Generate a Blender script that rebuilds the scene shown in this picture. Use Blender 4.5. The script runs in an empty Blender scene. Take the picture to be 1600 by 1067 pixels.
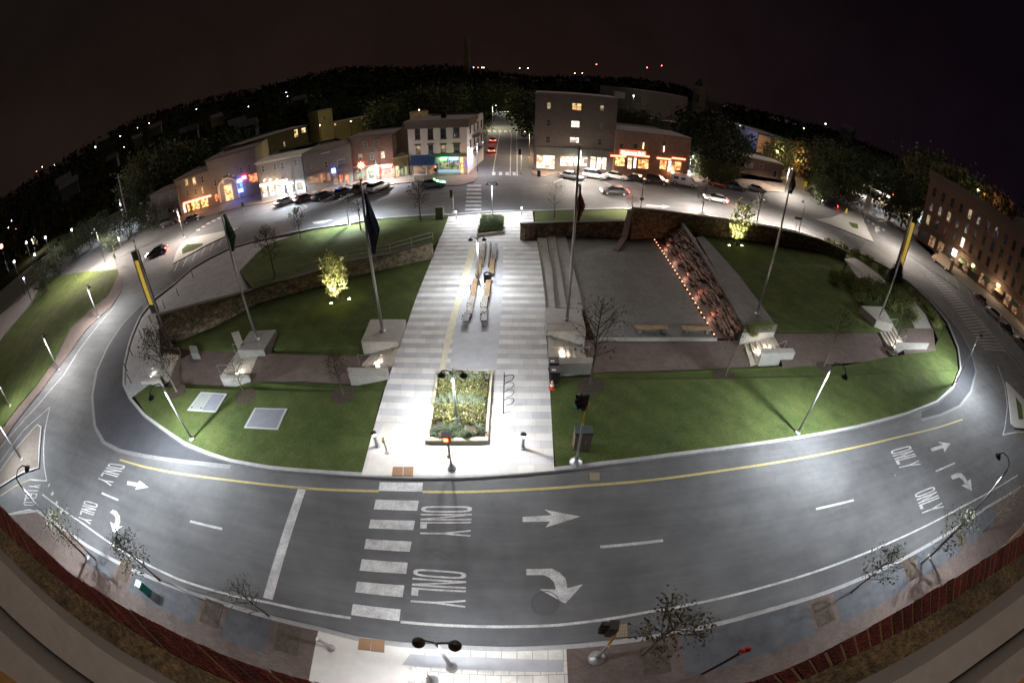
import bpy, bmesh, math, random
from mathutils import Vector, Matrix
from mathutils.geometry import tessellate_polygon
R = math.radians
random.seed(7)
S = bpy.context.scene
COL = S.collection
# ------------------------------------------------------------------ camera (fisheye) 
CAM_H = 18.3
F_PX, PITCH, ROLL = 680.0, R(35.25), R(-0.5)      # focal length in pixels of the 1600 px wide photo
DOWN = Vector((math.sin(ROLL)*math.cos(PITCH), -math.cos(PITCH)*math.cos(ROLL), -math.sin(PITCH))).normalized()
FWD = Vector((0, 0, -1)); FWD = (FWD - DOWN*FWD.dot(DOWN)).normalized()
RGT = FWD.cross(-DOWN).normalized()
cd = bpy.data.cameras.new('camera'); cam = bpy.data.objects.new('camera', cd); COL.objects.link(cam)
cd.type = 'PANO'; cd.sensor_width = 36.0; cd.sensor_height = 24.0; cd.sensor_fit = 'HORIZONTAL'
for tgt in (cd, getattr(cd, 'cycles', None)):
    try:
        tgt.panorama_type = 'FISHEYE_EQUISOLID'; tgt.fisheye_lens = F_PX/1600*36; tgt.fisheye_fov = R(240)
    except Exception: pass
cd.clip_start = 0.02; cd.clip_end = 6000
m = Matrix.Identity(4)
for i in range(3):
    m[0][i] = RGT[i]; m[1][i] = FWD[i]; m[2][i] = -DOWN[i]
m.translation = (0, 0, CAM_H); cam.matrix_world = m; S.camera = cam
# ------------------------------------------------------------------ night sky
W = bpy.data.worlds.new('World'); S.world = W; W.use_nodes = True
nt = W.node_tree; nt.nodes.clear()
wo = nt.nodes.new('ShaderNodeOutputWorld'); bg = nt.nodes.new('ShaderNodeBackground')
tc = nt.nodes.new('ShaderNodeTexCoord'); sp = nt.nodes.new('ShaderNodeSeparateXYZ')
nt.links.new(tc.outputs['Generated'], sp.inputs[0])
r1 = nt.nodes.new('ShaderNodeValToRGB'); r2 = nt.nodes.new('ShaderNodeValToRGB'); mx = nt.nodes.new('ShaderNodeMix'); mx.data_type = 'RGBA'; mx.blend_type = 'MULTIPLY'
nt.links.new(sp.outputs['Z'], r1.inputs[0])
e = r1.color_ramp.elements; e[0].position = 0.0; e[0].color = (.0056, .0034, .0027, 1); e[1].position = .9; e[1].color = (.0018, .0012, .0012, 1)
e = r1.color_ramp.elements.new(.3); e.color = (.0036, .0023, .0019, 1)
ma = nt.nodes.new('ShaderNodeMapRange'); ma.inputs[1].default_value = -.9; ma.inputs[2].default_value = .9
nt.links.new(sp.outputs['X'], ma.inputs[0]); nt.links.new(ma.outputs[0], r2.inputs[0])
e = r2.color_ramp.elements; e[0].position = 0; e[0].color = (1, 1, 1, 1); e[1].position = 1; e[1].color = (.35, .3, .75, 1)
e = r2.color_ramp.elements.new(.5); e.color = (1, .9, .9, 1)
mx.inputs[0].default_value = 1
nt.links.new(r1.outputs[0], mx.inputs[6]); nt.links.new(r2.outputs[0], mx.inputs[7])
sn = nt.nodes.new('ShaderNodeTexNoise'); sn.inputs['Scale'].default_value = 2.2; sn.inputs['Detail'].default_value = 7; sn.inputs['Roughness'].default_value = .65; nt.links.new(tc.outputs['Generated'], sn.inputs['Vector'])
sr = nt.nodes.new('ShaderNodeMapRange'); sr.inputs[1].default_value = .3; sr.inputs[2].default_value = .7; sr.inputs[3].default_value = .72; sr.inputs[4].default_value = 1.3; nt.links.new(sn.outputs['Fac'], sr.inputs[0])
sv = nt.nodes.new('ShaderNodeVectorMath'); sv.operation = 'SCALE'; nt.links.new(mx.outputs[2], sv.inputs[0]); nt.links.new(sr.outputs[0], sv.inputs[3]); nt.links.new(sv.outputs[0], bg.inputs[0]); bg.inputs[1].default_value = 1.0; nt.links.new(bg.outputs[0], wo.inputs[0])
sd = bpy.data.lights.new('ambient_fill', 'SUN'); so = bpy.data.objects.new('ambient_fill', sd); COL.objects.link(so)  # added soft fill light that lifts the ambient level everywhere, not a visible source
sd.energy = 0.38; sd.angle = R(60); sd.color = (1, .86, .76); so.rotation_euler = (R(-38), R(12), 0); so.location = (0, -10, 60)
S.view_settings.view_transform = 'Standard'; S.view_settings.look = 'None'; S.view_settings.exposure = 1.3; S.view_settings.gamma = 1
S.render.engine = 'CYCLES'; S.cycles.use_denoising = True; S.cycles.max_bounces = 4; S.cycles.diffuse_bounces = 2; S.cycles.transparent_max_bounces = 6
S.cycles.sample_clamp_indirect = 3.0; S.cycles.use_light_tree = True
try: S.cycles.denoiser = 'OPENIMAGEDENOISE'
except Exception: pass
# ------------------------------------------------------------------ surveying: a pixel of the photo to a point at height z
def ray(px, py):
    x = px-800; y = -(py-533.5); r = math.hypot(x, y) or 1e-9; th = 2*math.asin(min(1, r/2/F_PX)); s = math.sin(th)/r
    v = Vector((x*s, y*s, -math.cos(th))); return Vector((v.dot(RGT), v.dot(FWD), -v.dot(DOWN)))
def P(px, py, z=0.0):
    a = ray(px, py); t = (z-CAM_H)/a.z; return Vector((a.x*t, a.y*t, z))
def HT(px, py, b):            # height of what shows at this pixel above ground point b
    a = ray(px, py); return CAM_H + a.z*math.hypot(b[0], b[1])/math.hypot(a.x, a.y)
def AT(px, py, d):            # point seen at this pixel at horizontal distance d
    a = ray(px, py); t = d/math.hypot(a.x, a.y); return Vector((a.x*t, a.y*t, CAM_H+a.z*t))
# ------------------------------------------------------------------ objects
def tag(o, label=None, cat=None, group=None, kind=None):
    if label: o['label'] = label
    if cat: o['category'] = cat
    if group: o['group'] = group
    if kind: o['kind'] = kind
    return o
def empty(name, loc=(0, 0, 0), rz=0.0, label=None, cat=None, group=None):
    o = bpy.data.objects.new(name, None); COL.objects.link(o); o.location = loc; o.rotation_euler = (0, 0, rz)
    o.empty_display_size = .2
    return tag(o, label, cat, group)
def copy_tree(o, parent=None):
    c = o.copy(); COL.objects.link(c); c.parent = parent
    for ch in list(o.children): copy_tree(ch, c)
    return c
class MB:
    def __init__(s): s.v = []; s.f = []; s.m = []; s.mi = 0
    def add(s, vs, fs):
        b = len(s.v); s.v += [tuple(v) for v in vs]
        for f in fs: s.f.append([b+i for i in f]); s.m.append(s.mi)
        return s
    def poly(s, pts): return s.add(pts, [list(range(len(pts)))])
    def tess(s, *loops):
        vs = [Vector(p) for l in loops for p in l]
        tr = tessellate_polygon([[Vector((p[0], p[1], 0)) for p in l] for l in loops])
        fs = []
        for a, b, c in tr:
            n = (vs[b]-vs[a]).cross(vs[c]-vs[a]); fs.append([a, b, c] if n.z > 0 else [a, c, b])
        return s.add(vs, fs)
    def prism(s, pts, z0, z1=None):      # pts with z = top (or z1), walls down to z0
        n = len(pts); top = [Vector((p[0], p[1], p[2] if z1 is None else z1)) for p in pts]
        area = sum(top[i].x*top[(i+1) % n].y-top[(i+1) % n].x*top[i].y for i in range(n))
        if area < 0: top.reverse()
        s.tess(top); bot = [Vector((p.x, p.y, z0)) for p in top]
        return s.add(top+bot, [[i, n+i, n+(i+1) % n, (i+1) % n] for i in range(n)])
    def box(s, cx, cy, cz, sx, sy, sz, rz=0.0, tx=1.0, ty=1.0):
        c, n = math.cos(rz), math.sin(rz); vs = []
        for k in (-1, 1):
            for a, b in ((-1, -1), (1, -1), (1, 1), (-1, 1)):
                x = a*sx/2*(tx if k > 0 else 1); y = b*sy/2*(ty if k > 0 else 1)
                vs.append((cx+c*x-n*y, cy+n*x+c*y, cz+k*sz/2))
        return s.add(vs, [[3, 2, 1, 0], [4, 5, 6, 7], [0, 1, 5, 4], [1, 2, 6, 5], [2, 3, 7, 6], [3, 0, 4, 7]])
    def beam(s, a, b, w, h, up=(0, 0, 1)):
        a = Vector(a); b = Vector(b); d = (b-a).normalized(); u = Vector(up)
        sd_ = d.cross(u).normalized() if abs(d.dot(u)) < .999 else Vector((1, 0, 0)); u2 = sd_.cross(d)
        vs = [p+sd_*i*w/2+u2*j*h/2 for p in (a, b) for i, j in ((-1, -1), (1, -1), (1, 1), (-1, 1))]
        return s.add(vs, [[0, 1, 2, 3], [7, 6, 5, 4], [4, 5, 1, 0], [5, 6, 2, 1], [6, 7, 3, 2], [7, 4, 0, 3]])
    def tube(s, pts, r, n=8, cap=True):
        pts = [Vector(p) for p in pts]; k = len(pts); rr = r if isinstance(r, (list, tuple)) else [r]*k; vs = []
        prev = None
        for i, p in enumerate(pts):
            d = (pts[min(i+1, k-1)]-pts[max(i-1, 0)]).normalized()
            u = Vector((1, 0, 0)) if abs(d.x) < .9 else Vector((0, 1, 0))
            if prev is not None: u = prev
            a = (u-d*u.dot(d)).normalized(); prev = a; b = d.cross(a)
            vs += [p+(a*math.cos(2*math.pi*j/n)+b*math.sin(2*math.pi*j/n))*rr[i] for j in range(n)]
        fs = [[i*n+j, i*n+(j+1) % n, (i+1)*n+(j+1) % n, (i+1)*n+j] for i in range(k-1) for j in range(n)]
        if cap: fs += [list(range(n))[::-1], [(k-1)*n+j for j in range(n)]]
        return s.add(vs, fs)
    def lathe(s, prof, at=(0, 0, 0), n=16):
        vs = [(at[0]+r*math.cos(2*math.pi*j/n), at[1]+r*math.sin(2*math.pi*j/n), at[2]+z) for r, z in prof for j in range(n)]
        fs = [[i*n+j, i*n+(j+1) % n, (i+1)*n+(j+1) % n, (i+1)*n+j] for i in range(len(prof)-1) for j in range(n)]
        return s.add(vs, fs)
    def ribbon(s, pts, w):          # flat strip of width w centred on pts
        pts = [Vector(p) for p in pts]; k = len(pts); L = []; Rr = []
        for i, p in enumerate(pts):
            d = pts[min(i+1, k-1)]-pts[max(i-1, 0)]; d.z = 0; d.normalize(); nn = Vector((-d.y, d.x, 0))*w/2
            L.append(p+nn); Rr.append(p-nn)
        return s.add(L+Rr, [[i+1, i, k+i, k+i+1] for i in range(k-1)])
    def wall(s, pts, th, z0, tops):          # upright wall of thickness th along pts, behind them
        k = len(pts); A = []; B = []
        for i, p in enumerate(pts):
            d = Vector(pts[min(i+1, k-1)])-Vector(pts[max(i-1, 0)]); d.z = 0; d.normalize(); nn = Vector((-d.y, d.x, 0))*th
            A.append(Vector(p)); B.append(Vector(p)+nn)
        vs = []
        for i in range(k):
            z = z0[i] if isinstance(z0, (list, tuple)) else z0
            vs += [(A[i].x, A[i].y, z), (A[i].x, A[i].y, tops[i]), (B[i].x, B[i].y, tops[i]), (B[i].x, B[i].y, z)]
        fs = []
        for i in range(k-1):
            a = 4*i; b = a+4; fs += [[a, b, b+1, a+1], [a+1, b+1, b+2, a+2], [a+2, b+2, b+3, a+3]]
        e = 4*(k-1); fs += [[0, 1, 2, 3], [e+3, e+2, e+1, e]]
        return s.add(vs, fs)
    def build(s, name, mat, parent=None, smooth=False, bevel=0.0):
        me = bpy.data.meshes.new(name); off = parent.location if parent is not None else Vector((0, 0, 0))
        root = parent
        if parent is not None:
            off = Vector(parent.location)
            while root.parent is not None: root = root.parent; off += root.location
        me.from_pydata([(v[0]-off.x, v[1]-off.y, v[2]-off.z) for v in s.v], [], s.f)
        for mm in (mat if isinstance(mat, (list, tuple)) else [mat]): me.materials.append(mm)
        if any(s.m): me.polygons.foreach_set('material_index', s.m)
        if smooth: me.polygons.foreach_set('use_smooth', [True]*len(me.polygons))
        me.validate(); me.update()
        o = bpy.data.objects.new(name, me); COL.objects.link(o)
        if parent is not None: o.parent = parent
        if bevel:
            b = o.modifiers.new('bevel', 'BEVEL'); b.width = bevel; b.segments = 2; b.limit_method = 'ANGLE'
        return o
# ------------------------------------------------------------------ materials
MATS = {}
def M(name, col, rough=.85, var=.18, scale=3.0, bump=0.0, metal=0.0, emit=0.0, fine=0.0, coat=0.0, tint=None, bscale=40.0, spec=None):
    if name in MATS: return MATS[name]
    m = bpy.data.materials.new(name); m.use_nodes = True; t = m.node_tree; b = t.nodes['Principled BSDF']
    b.inputs['Roughness'].default_value = rough; b.inputs['Metallic'].default_value = metal
    if spec is not None: b.inputs['Specular IOR Level'].default_value = spec
    if coat: b.inputs['Coat Weight'].default_value = coat
    g = t.nodes.new('ShaderNodeNewGeometry')
    if var > 0:
        n = t.nodes.new('ShaderNodeTexNoise'); n.inputs['Scale'].default_value = scale; n.inputs['Detail'].default_value = 6; n.inputs['Roughness'].default_value = .65
        t.links.new(g.outputs['Position'], n.inputs['Vector'])
        mr = t.nodes.new('ShaderNodeMapRange'); mr.inputs[1].default_value = .3; mr.inputs[2].default_value = .7
        t.links.new(n.outputs['Fac'], mr.inputs[0])
        mix = t.nodes.new('ShaderNodeMix'); mix.data_type = 'RGBA'
        c2 = tint or [min(1, c*(1+var)) for c in col]
        mix.inputs[6].default_value = (*[c*(1-var) for c in col], 1); mix.inputs[7].default_value = (*c2, 1)
        t.links.new(mr.outputs[0], mix.inputs[0]); out = mix.outputs[2]
        if fine:
            n2 = t.nodes.new('ShaderNodeTexNoise'); n2.inputs['Scale'].default_value = scale*fine; n2.inputs['Detail'].default_value = 3
            t.links.new(g.outputs['Position'], n2.inputs['Vector'])
            m2 = t.nodes.new('ShaderNodeMapRange'); m2.inputs[1].default_value = .3; m2.inputs[2].default_value = .7; m2.inputs[3].default_value = 1-var; m2.inputs[4].default_value = 1+var
            t.links.new(n2.outputs['Fac'], m2.inputs[0])
            mm = t.nodes.new('ShaderNodeVectorMath'); mm.operation = 'SCALE'; t.links.new(out, mm.inputs[0]); t.links.new(m2.outputs[0], mm.inputs[3]); out = mm.outputs[0]
        t.links.new(out, b.inputs['Base Color'])
    else: b.inputs['Base Color'].default_value = (*col, 1)
    if bump:
        nb = t.nodes.new('ShaderNodeTexNoise'); nb.inputs['Scale'].default_value = bscale; nb.inputs['Detail'].default_value = 4
        t.links.new(g.outputs['Position'], nb.inputs['Vector'])
        bp = t.nodes.new('ShaderNodeBump'); bp.inputs['Strength'].default_value = bump; bp.inputs['Distance'].default_value = .05
        t.links.new(nb.outputs['Fac'], bp.inputs['Height']); t.links.new(bp.outputs[0], b.inputs['Normal'])
    if emit:
        b.inputs['Emission Color'].default_value = (*col, 1); b.inputs['Emission Strength'].default_value = emit
    MATS[name] = m; return m
def brickm(name, c1, c2, mortar, bw, bh, msize=.01, rot=None, rough=.85, bump=.3, bias=0.0, plane='XY', noise=.25, offset=.5):
    """brick / paver / coursed stone; plane XY for ground, XZ or auto for walls"""
    if name in MATS: return MATS[name]
    m = bpy.data.materials.new(name); m.use_nodes = True; t = m.node_tree; b = t.nodes['Principled BSDF']; b.inputs['Roughness'].default_value = rough
    g = t.nodes.new('ShaderNodeNewGeometry'); s = t.nodes.new('ShaderNodeSeparateXYZ'); t.links.new(g.outputs['Position'], s.inputs[0])
    cb = t.nodes.new('ShaderNodeCombineXYZ')
    if plane == 'XY': t.links.new(s.outputs[0], cb.inputs[0]); t.links.new(s.outputs[1], cb.inputs[1])
    else:
        ad = t.nodes.new('ShaderNodeMath'); t.links.new(s.outputs[0], ad.inputs[0]); t.links.new(s.outputs[1], ad.inputs[1]); t.links.new(ad.outputs[0], cb.inputs[0]); t.links.new(s.outputs[2], cb.inputs[1])
    k = t.nodes.new('ShaderNodeTexBrick'); k.inputs['Color1'].default_value = (*c1, 1); k.inputs['Color2'].default_value = (*c2, 1); k.inputs['Mortar'].default_value = (*mortar, 1)
    k.inputs['Scale'].default_value = 1; k.inputs['Brick Width'].default_value = bw; k.inputs['Row Height'].default_value = bh; k.inputs['Mortar Size'].default_value = msize; k.inputs['Bias'].default_value = bias; k.offset = offset
    t.links.new(cb.outputs[0], k.inputs['Vector'])
    n = t.nodes.new('ShaderNodeTexNoise'); n.inputs['Scale'].default_value = 1.3; n.inputs['Detail'].default_value = 8; n.inputs['Roughness'].default_value = .7; t.links.new(g.outputs['Position'], n.inputs['Vector'])
    mr = t.nodes.new('ShaderNodeMapRange'); mr.inputs[1].default_value = .3; mr.inputs[2].default_value = .7; mr.inputs[3].default_value = 1-noise; mr.inputs[4].default_value = 1+noise; t.links.new(n.outputs['Fac'], mr.inputs[0])
    v = t.nodes.new('ShaderNodeVectorMath'); v.operation = 'SCALE'; t.links.new(k.outputs['Color'], v.inputs[0]); t.links.new(mr.outputs[0], v.inputs[3]); t.links.new(v.outputs[0], b.inputs['Base Color'])
    if bump:
        bp = t.nodes.new('ShaderNodeBump'); bp.inputs['Strength'].default_value = bump; bp.inputs['Distance'].default_value = .02; bp.invert = True
        t.links.new(k.outputs['Fac'], bp.inputs['Height']); t.links.new(bp.outputs[0], b.inputs['Normal'])
    MATS[name] = m; return m
def stripem():
    """plaza paving: cross bands of pale and grey slabs, 1.15 m apart"""
    m = bpy.data.materials.new('banded_paving'); m.use_nodes = True; t = m.node_tree; b = t.nodes['Principled BSDF']; b.inputs['Roughness'].default_value = .8
    g = t.nodes.new('ShaderNodeNewGeometry'); s = t.nodes.new('ShaderNodeSeparateXYZ'); t.links.new(g.outputs['Position'], s.inputs[0])
    def mth(op, a, bb=None, c=None):
        n = t.nodes.new('ShaderNodeMath'); n.operation = op
        for i, x in enumerate((a, bb, c)):
            if x is None: continue
            if isinstance(x, (int, float)): n.inputs[i].default_value = x
            else: t.links.new(x, n.inputs[i])
        return n.outputs[0]
    y = s.outputs[1]
    ph = mth('FRACT', mth('DIVIDE', mth('SUBTRACT', y, 17.04-.2875), 1.15))      # dark band 0..0.5
    dark = mth('LESS_THAN', ph, .5)
    idx = mth('FLOOR', mth('DIVIDE', mth('SUBTRACT', y, 17.04-.2875), .575))
    wn = t.nodes.new('ShaderNodeTexWhiteNoise'); wn.noise_dimensions = '1D'; t.links.new(idx, wn.inputs['W'])
    # slab joints: every 0.575 along y, 0.9 along x, shifted per band
    jx = mth('FRACT', mth('ADD', mth('DIVIDE', s.outputs[0], .92), mth('MULTIPLY', wn.outputs['Value'], 3)))
    xid = mth('FLOOR', mth('ADD', mth('DIVIDE', s.outputs[0], .92), mth('MULTIPLY', wn.outputs['Value'], 3)))
    cw = t.nodes.new('ShaderNodeCombineXYZ'); t.links.new(idx, cw.inputs[0]); t.links.new(xid, cw.inputs[1])
    w2 = t.nodes.new('ShaderNodeTexWhiteNoise'); w2.noise_dimensions = '2D'; t.links.new(cw.outputs[0], w2.inputs['Vector'])
    jy = mth('FRACT', mth('DIVIDE', mth('SUBTRACT', y, 17.04-.2875), .575))
    joint = mth('MAXIMUM', mth('LESS_THAN', jx, .018), mth('LESS_THAN', jy, .025))
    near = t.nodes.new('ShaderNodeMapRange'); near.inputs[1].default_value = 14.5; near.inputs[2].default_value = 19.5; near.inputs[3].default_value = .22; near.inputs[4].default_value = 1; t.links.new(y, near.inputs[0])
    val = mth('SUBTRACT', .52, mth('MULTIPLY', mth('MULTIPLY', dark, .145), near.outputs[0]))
    val = mth('MULTIPLY', val, mth('ADD', .93, mth('MULTIPLY', w2.outputs['Value'], .20)))
    no = t.nodes.new('ShaderNodeTexNoise'); no.inputs['Scale'].default_value = .8; no.inputs['Detail'].default_value = 8; t.links.new(g.outputs['Position'], no.inputs['Vector'])
    val = mth('MULTIPLY', val, mth('ADD', .74, mth('MULTIPLY', no.outputs['Fac'], .56)))
    n3 = t.nodes.new('ShaderNodeTexNoise'); n3.inputs['Scale'].default_value = 3.5; n3.inputs['Detail'].default_value = 9; n3.inputs['Roughness'].default_value = .8; t.links.new(g.outputs['Position'], n3.inputs['Vector'])
    val = mth('MULTIPLY', val, mth('SUBTRACT', 1, mth('MULTIPLY', mth('MAXIMUM', mth('SUBTRACT', n3.outputs['Fac'], .58), 0), 1.6)))
    val = mth('MULTIPLY', val, mth('SUBTRACT', 1, mth('MULTIPLY', joint, .35)))
    cr = t.nodes.new('ShaderNodeCombineColor'); t.links.new(val, cr.inputs[0]); t.links.new(mth('MULTIPLY', val, mth('ADD', .985, mth('MULTIPLY', dark, .02))), cr.inputs[1])
    t.links.new(mth('MULTIPLY', val, mth('ADD', .94, mth('MULTIPLY', dark, .10))), cr.inputs[2])
    t.links.new(cr.outputs[0], b.inputs['Base Color']); return m
def lawnm():
    m = bpy.data.materials.new('mown_grass'); m.use_nodes = True; t = m.node_tree; b = t.nodes['Principled BSDF']; b.inputs['Roughness'].default_value = .95
    b.inputs['Specular IOR Level'].default_value = .15
    g = t.nodes.new('ShaderNodeNewGeometry')
    def nz(sc, det): 
        n = t.nodes.new('ShaderNodeTexNoise'); n.inputs['Scale'].default_value = sc; n.inputs['Detail'].default_value = det; n.inputs['Roughness'].default_value = .75; t.links.new(g.outputs['Position'], n.inputs['Vector']); return n.outputs['Fac']
    r = t.nodes.new('ShaderNodeValToRGB'); t.links.new(nz(.35, 8), r.inputs[0])
    e = r.color_ramp.elements; e[0].position = .32; e[0].color = (.036, .056, .018, 1); e[1].position = .68; e[1].color = (.082, .104, .032, 1)
    r2 = t.nodes.new('ShaderNodeMapRange'); r2.inputs[1].default_value = .3; r2.inputs[2].default_value = .7; r2.inputs[3].default_value = .45; r2.inputs[4].default_value = 1.65; t.links.new(nz(14, 8), r2.inputs[0])
    v = t.nodes.new('ShaderNodeVectorMath'); v.operation = 'SCALE'; t.links.new(r.outputs[0], v.inputs[0]); t.links.new(r2.outputs[0], v.inputs[3])
    wv = t.nodes.new('ShaderNodeTexWave'); wv.bands_direction = 'DIAGONAL'; wv.inputs['Scale'].default_value = .28; wv.inputs['Distortion'].default_value = 1.2; wv.inputs['Detail'].default_value = 2; t.links.new(g.outputs['Position'], wv.inputs['Vector'])
    wr = t.nodes.new('ShaderNodeMapRange'); wr.inputs[3].default_value = .95; wr.inputs[4].default_value = 1.05; t.links.new(wv.outputs['Fac'], wr.inputs[0])
    v2 = t.nodes.new('ShaderNodeVectorMath'); v2.operation = 'SCALE'; t.links.new(v.outputs[0], v2.inputs[0]); t.links.new(wr.outputs[0], v2.inputs[3])
    dr = t.nodes.new('ShaderNodeMapRange'); dr.inputs[1].default_value = .56; dr.inputs[2].default_value = .74; dr.inputs[3].default_value = 0; dr.inputs[4].default_value = .65; t.links.new(nz(1.4, 9), dr.inputs[0])
    dm = t.nodes.new('ShaderNodeMix'); dm.data_type = 'RGBA'; t.links.new(dr.outputs[0], dm.inputs[0]); t.links.new(v2.outputs[0], dm.inputs[6]); dm.inputs[7].default_value = (.105, .095, .035, 1); t.links.new(dm.outputs[2], b.inputs['Base Color'])
    bp = t.nodes.new('ShaderNodeBump'); bp.inputs['Strength'].default_value = .8; bp.inputs['Distance'].default_value = .06; t.links.new(nz(26, 3), bp.inputs['Height']); t.links.new(bp.outputs[0], b.inputs['Normal'])
    return m
def glowm(name, c1, c2, dark, strength, sx=1.5, sz=2.0):
    """the inside of a lit shop or room seen through its glass: patches of bright and dark things"""
    if name in MATS: return MATS[name]
    m = bpy.data.materials.new(name); m.use_nodes = True; t = m.node_tree; b = t.nodes['Principled BSDF']; b.inputs['Roughness'].default_value = .15
    b.inputs['Base Color'].default_value = (.05, .05, .05, 1)
    g = t.nodes.new('ShaderNodeNewGeometry'); mp = t.nodes.new('ShaderNodeMapping'); mp.inputs['Scale'].default_value = (sx, sx, sz); t.links.new(g.outputs['Position'], mp.inputs[0])
    v = t.nodes.new('ShaderNodeTexVoronoi'); v.inputs['Scale'].default_value = 1; v.distance = 'CHEBYCHEV'; t.links.new(mp.outputs[0], v.inputs['Vector'])
    r = t.nodes.new('ShaderNodeValToRGB'); s = t.nodes.new('ShaderNodeSeparateColor'); t.links.new(v.outputs['Color'], s.inputs[0]); t.links.new(s.outputs[0], r.inputs[0])
    e = r.color_ramp.elements; e[0].position = 0; e[0].color = (*dark, 1); e[1].position = 1; e[1].color = (*c1, 1)
    k = r.color_ramp.elements.new(.4); k.color = (*c2, 1); k = r.color_ramp.elements.new(.65); k.color = (*c1, 1)
    t.links.new(r.outputs[0], b.inputs['Emission Color']); b.inputs['Emission Strength'].default_value = strength*.5
    MATS[name] = m; return m
A_ = dict
def asphaltm():
    m = bpy.data.materials.new('asphalt'); m.use_nodes = True; t = m.node_tree; b = t.nodes['Principled BSDF']; b.inputs['Roughness'].default_value = .78
    g = t.nodes.new('ShaderNodeNewGeometry')
    def nz(sc, det, lo, hi, a, c, vec=None):
        n = t.nodes.new('ShaderNodeTexNoise'); n.inputs['Scale'].default_value = sc; n.inputs['Detail'].default_value = det; n.inputs['Roughness'].default_value = .7; t.links.new(vec or g.outputs['Position'], n.inputs['Vector'])
        r = t.nodes.new('ShaderNodeMapRange'); r.inputs[1].default_value = lo; r.inputs[2].default_value = hi; r.inputs[3].default_value = a; r.inputs[4].default_value = c; t.links.new(n.outputs['Fac'], r.inputs[0]); return r.outputs[0]
    mp = t.nodes.new('ShaderNodeMapping'); mp.inputs['Scale'].default_value = (.08, 1.1, 1); t.links.new(g.outputs['Position'], mp.inputs[0])
    v = t.nodes.new('ShaderNodeTexVoronoi'); v.feature = 'DISTANCE_TO_EDGE'; v.inputs['Scale'].default_value = .16
    wn = t.nodes.new('ShaderNodeTexNoise'); wn.inputs['Scale'].default_value = .9; wn.inputs['Detail'].default_value = 5; t.links.new(g.outputs['Position'], wn.inputs['Vector'])
    ad = t.nodes.new('ShaderNodeVectorMath'); ad.operation = 'MULTIPLY_ADD'; t.links.new(wn.outputs['Color'], ad.inputs[0]); ad.inputs[1].default_value = (1.6, 1.6, 0); t.links.new(g.outputs['Position'], ad.inputs[2]); t.links.new(ad.outputs[0], v.inputs['Vector'])
    cr = t.nodes.new('ShaderNodeMapRange'); cr.inputs[1].default_value = .0; cr.inputs[2].default_value = .004; cr.inputs[3].default_value = .84; cr.inputs[4].default_value = 1; t.links.new(v.outputs['Distance'], cr.inputs[0])
    out = None
    for x in (nz(.12, 4, .3, .7, .74, 1.22), nz(.5, 9, .3, .7, .80, 1.18), nz(55, 3, .3, .7, .72, 1.3), nz(1.0, 4, .35, .7, .84, 1.14, mp.outputs[0]), cr.outputs[0]):
        if out is None: out = x
        else: k = t.nodes.new('ShaderNodeMath'); k.operation = 'MULTIPLY'; t.links.new(out, k.inputs[0]); t.links.new(x, k.inputs[1]); out = k.outputs[0]
    s = t.nodes.new('ShaderNodeVectorMath'); s.operation = 'SCALE'; s.inputs[0].default_value = (.092, .094, .100); t.links.new(out, s.inputs[3]); t.links.new(s.outputs[0], b.inputs['Base Color'])
    bp = t.nodes.new('ShaderNodeBump'); bp.inputs['Strength'].default_value = .35; bp.inputs['Distance'].default_value = .02; t.links.new(nz(70, 3, 0, 1, 0, 1), bp.inputs['Height']); t.links.new(bp.outputs[0], b.inputs['Normal'])
    MATS['asphalt'] = m; return m
asph = asphaltm()
asph2 = M('apron_asphalt', (.040, .042, .050), .85, .2, .6, .4, fine=50)
conc = M('concrete', (.36, .35, .32), .85, .12, 1.5, .15, fine=8)
conc_d = M('stage_concrete', (.145, .145, .14), .8, .22, .45, .1, fine=10)
kerbm = M('granite_kerb', (.30, .30, .305), .7, .15, 4, .1)
white = M('road_paint', (.41, .41, .41), .75, .36, 1.3, .1, fine=22)
yellow = M('yellow_paint', (.36, .30, .12), .7, .2, 5, .1, fine=6)
grass = lawnm(); band = stripem(); MATS['banded_paving'] = band
redpave = brickm('brick_paving', (.105, .076, .068), (.135, .10, .088), (.075, .065, .06), .21, .105, .008)
bluepave = brickm('grey_paving', (.072, .078, .092), (.088, .094, .108), (.09, .09, .1), .6, .3, .008)
palepave = brickm('pale_slabs', (.50, .49, .46), (.56, .54, .50), (.26, .25, .22), .62, .62, .016)
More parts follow.
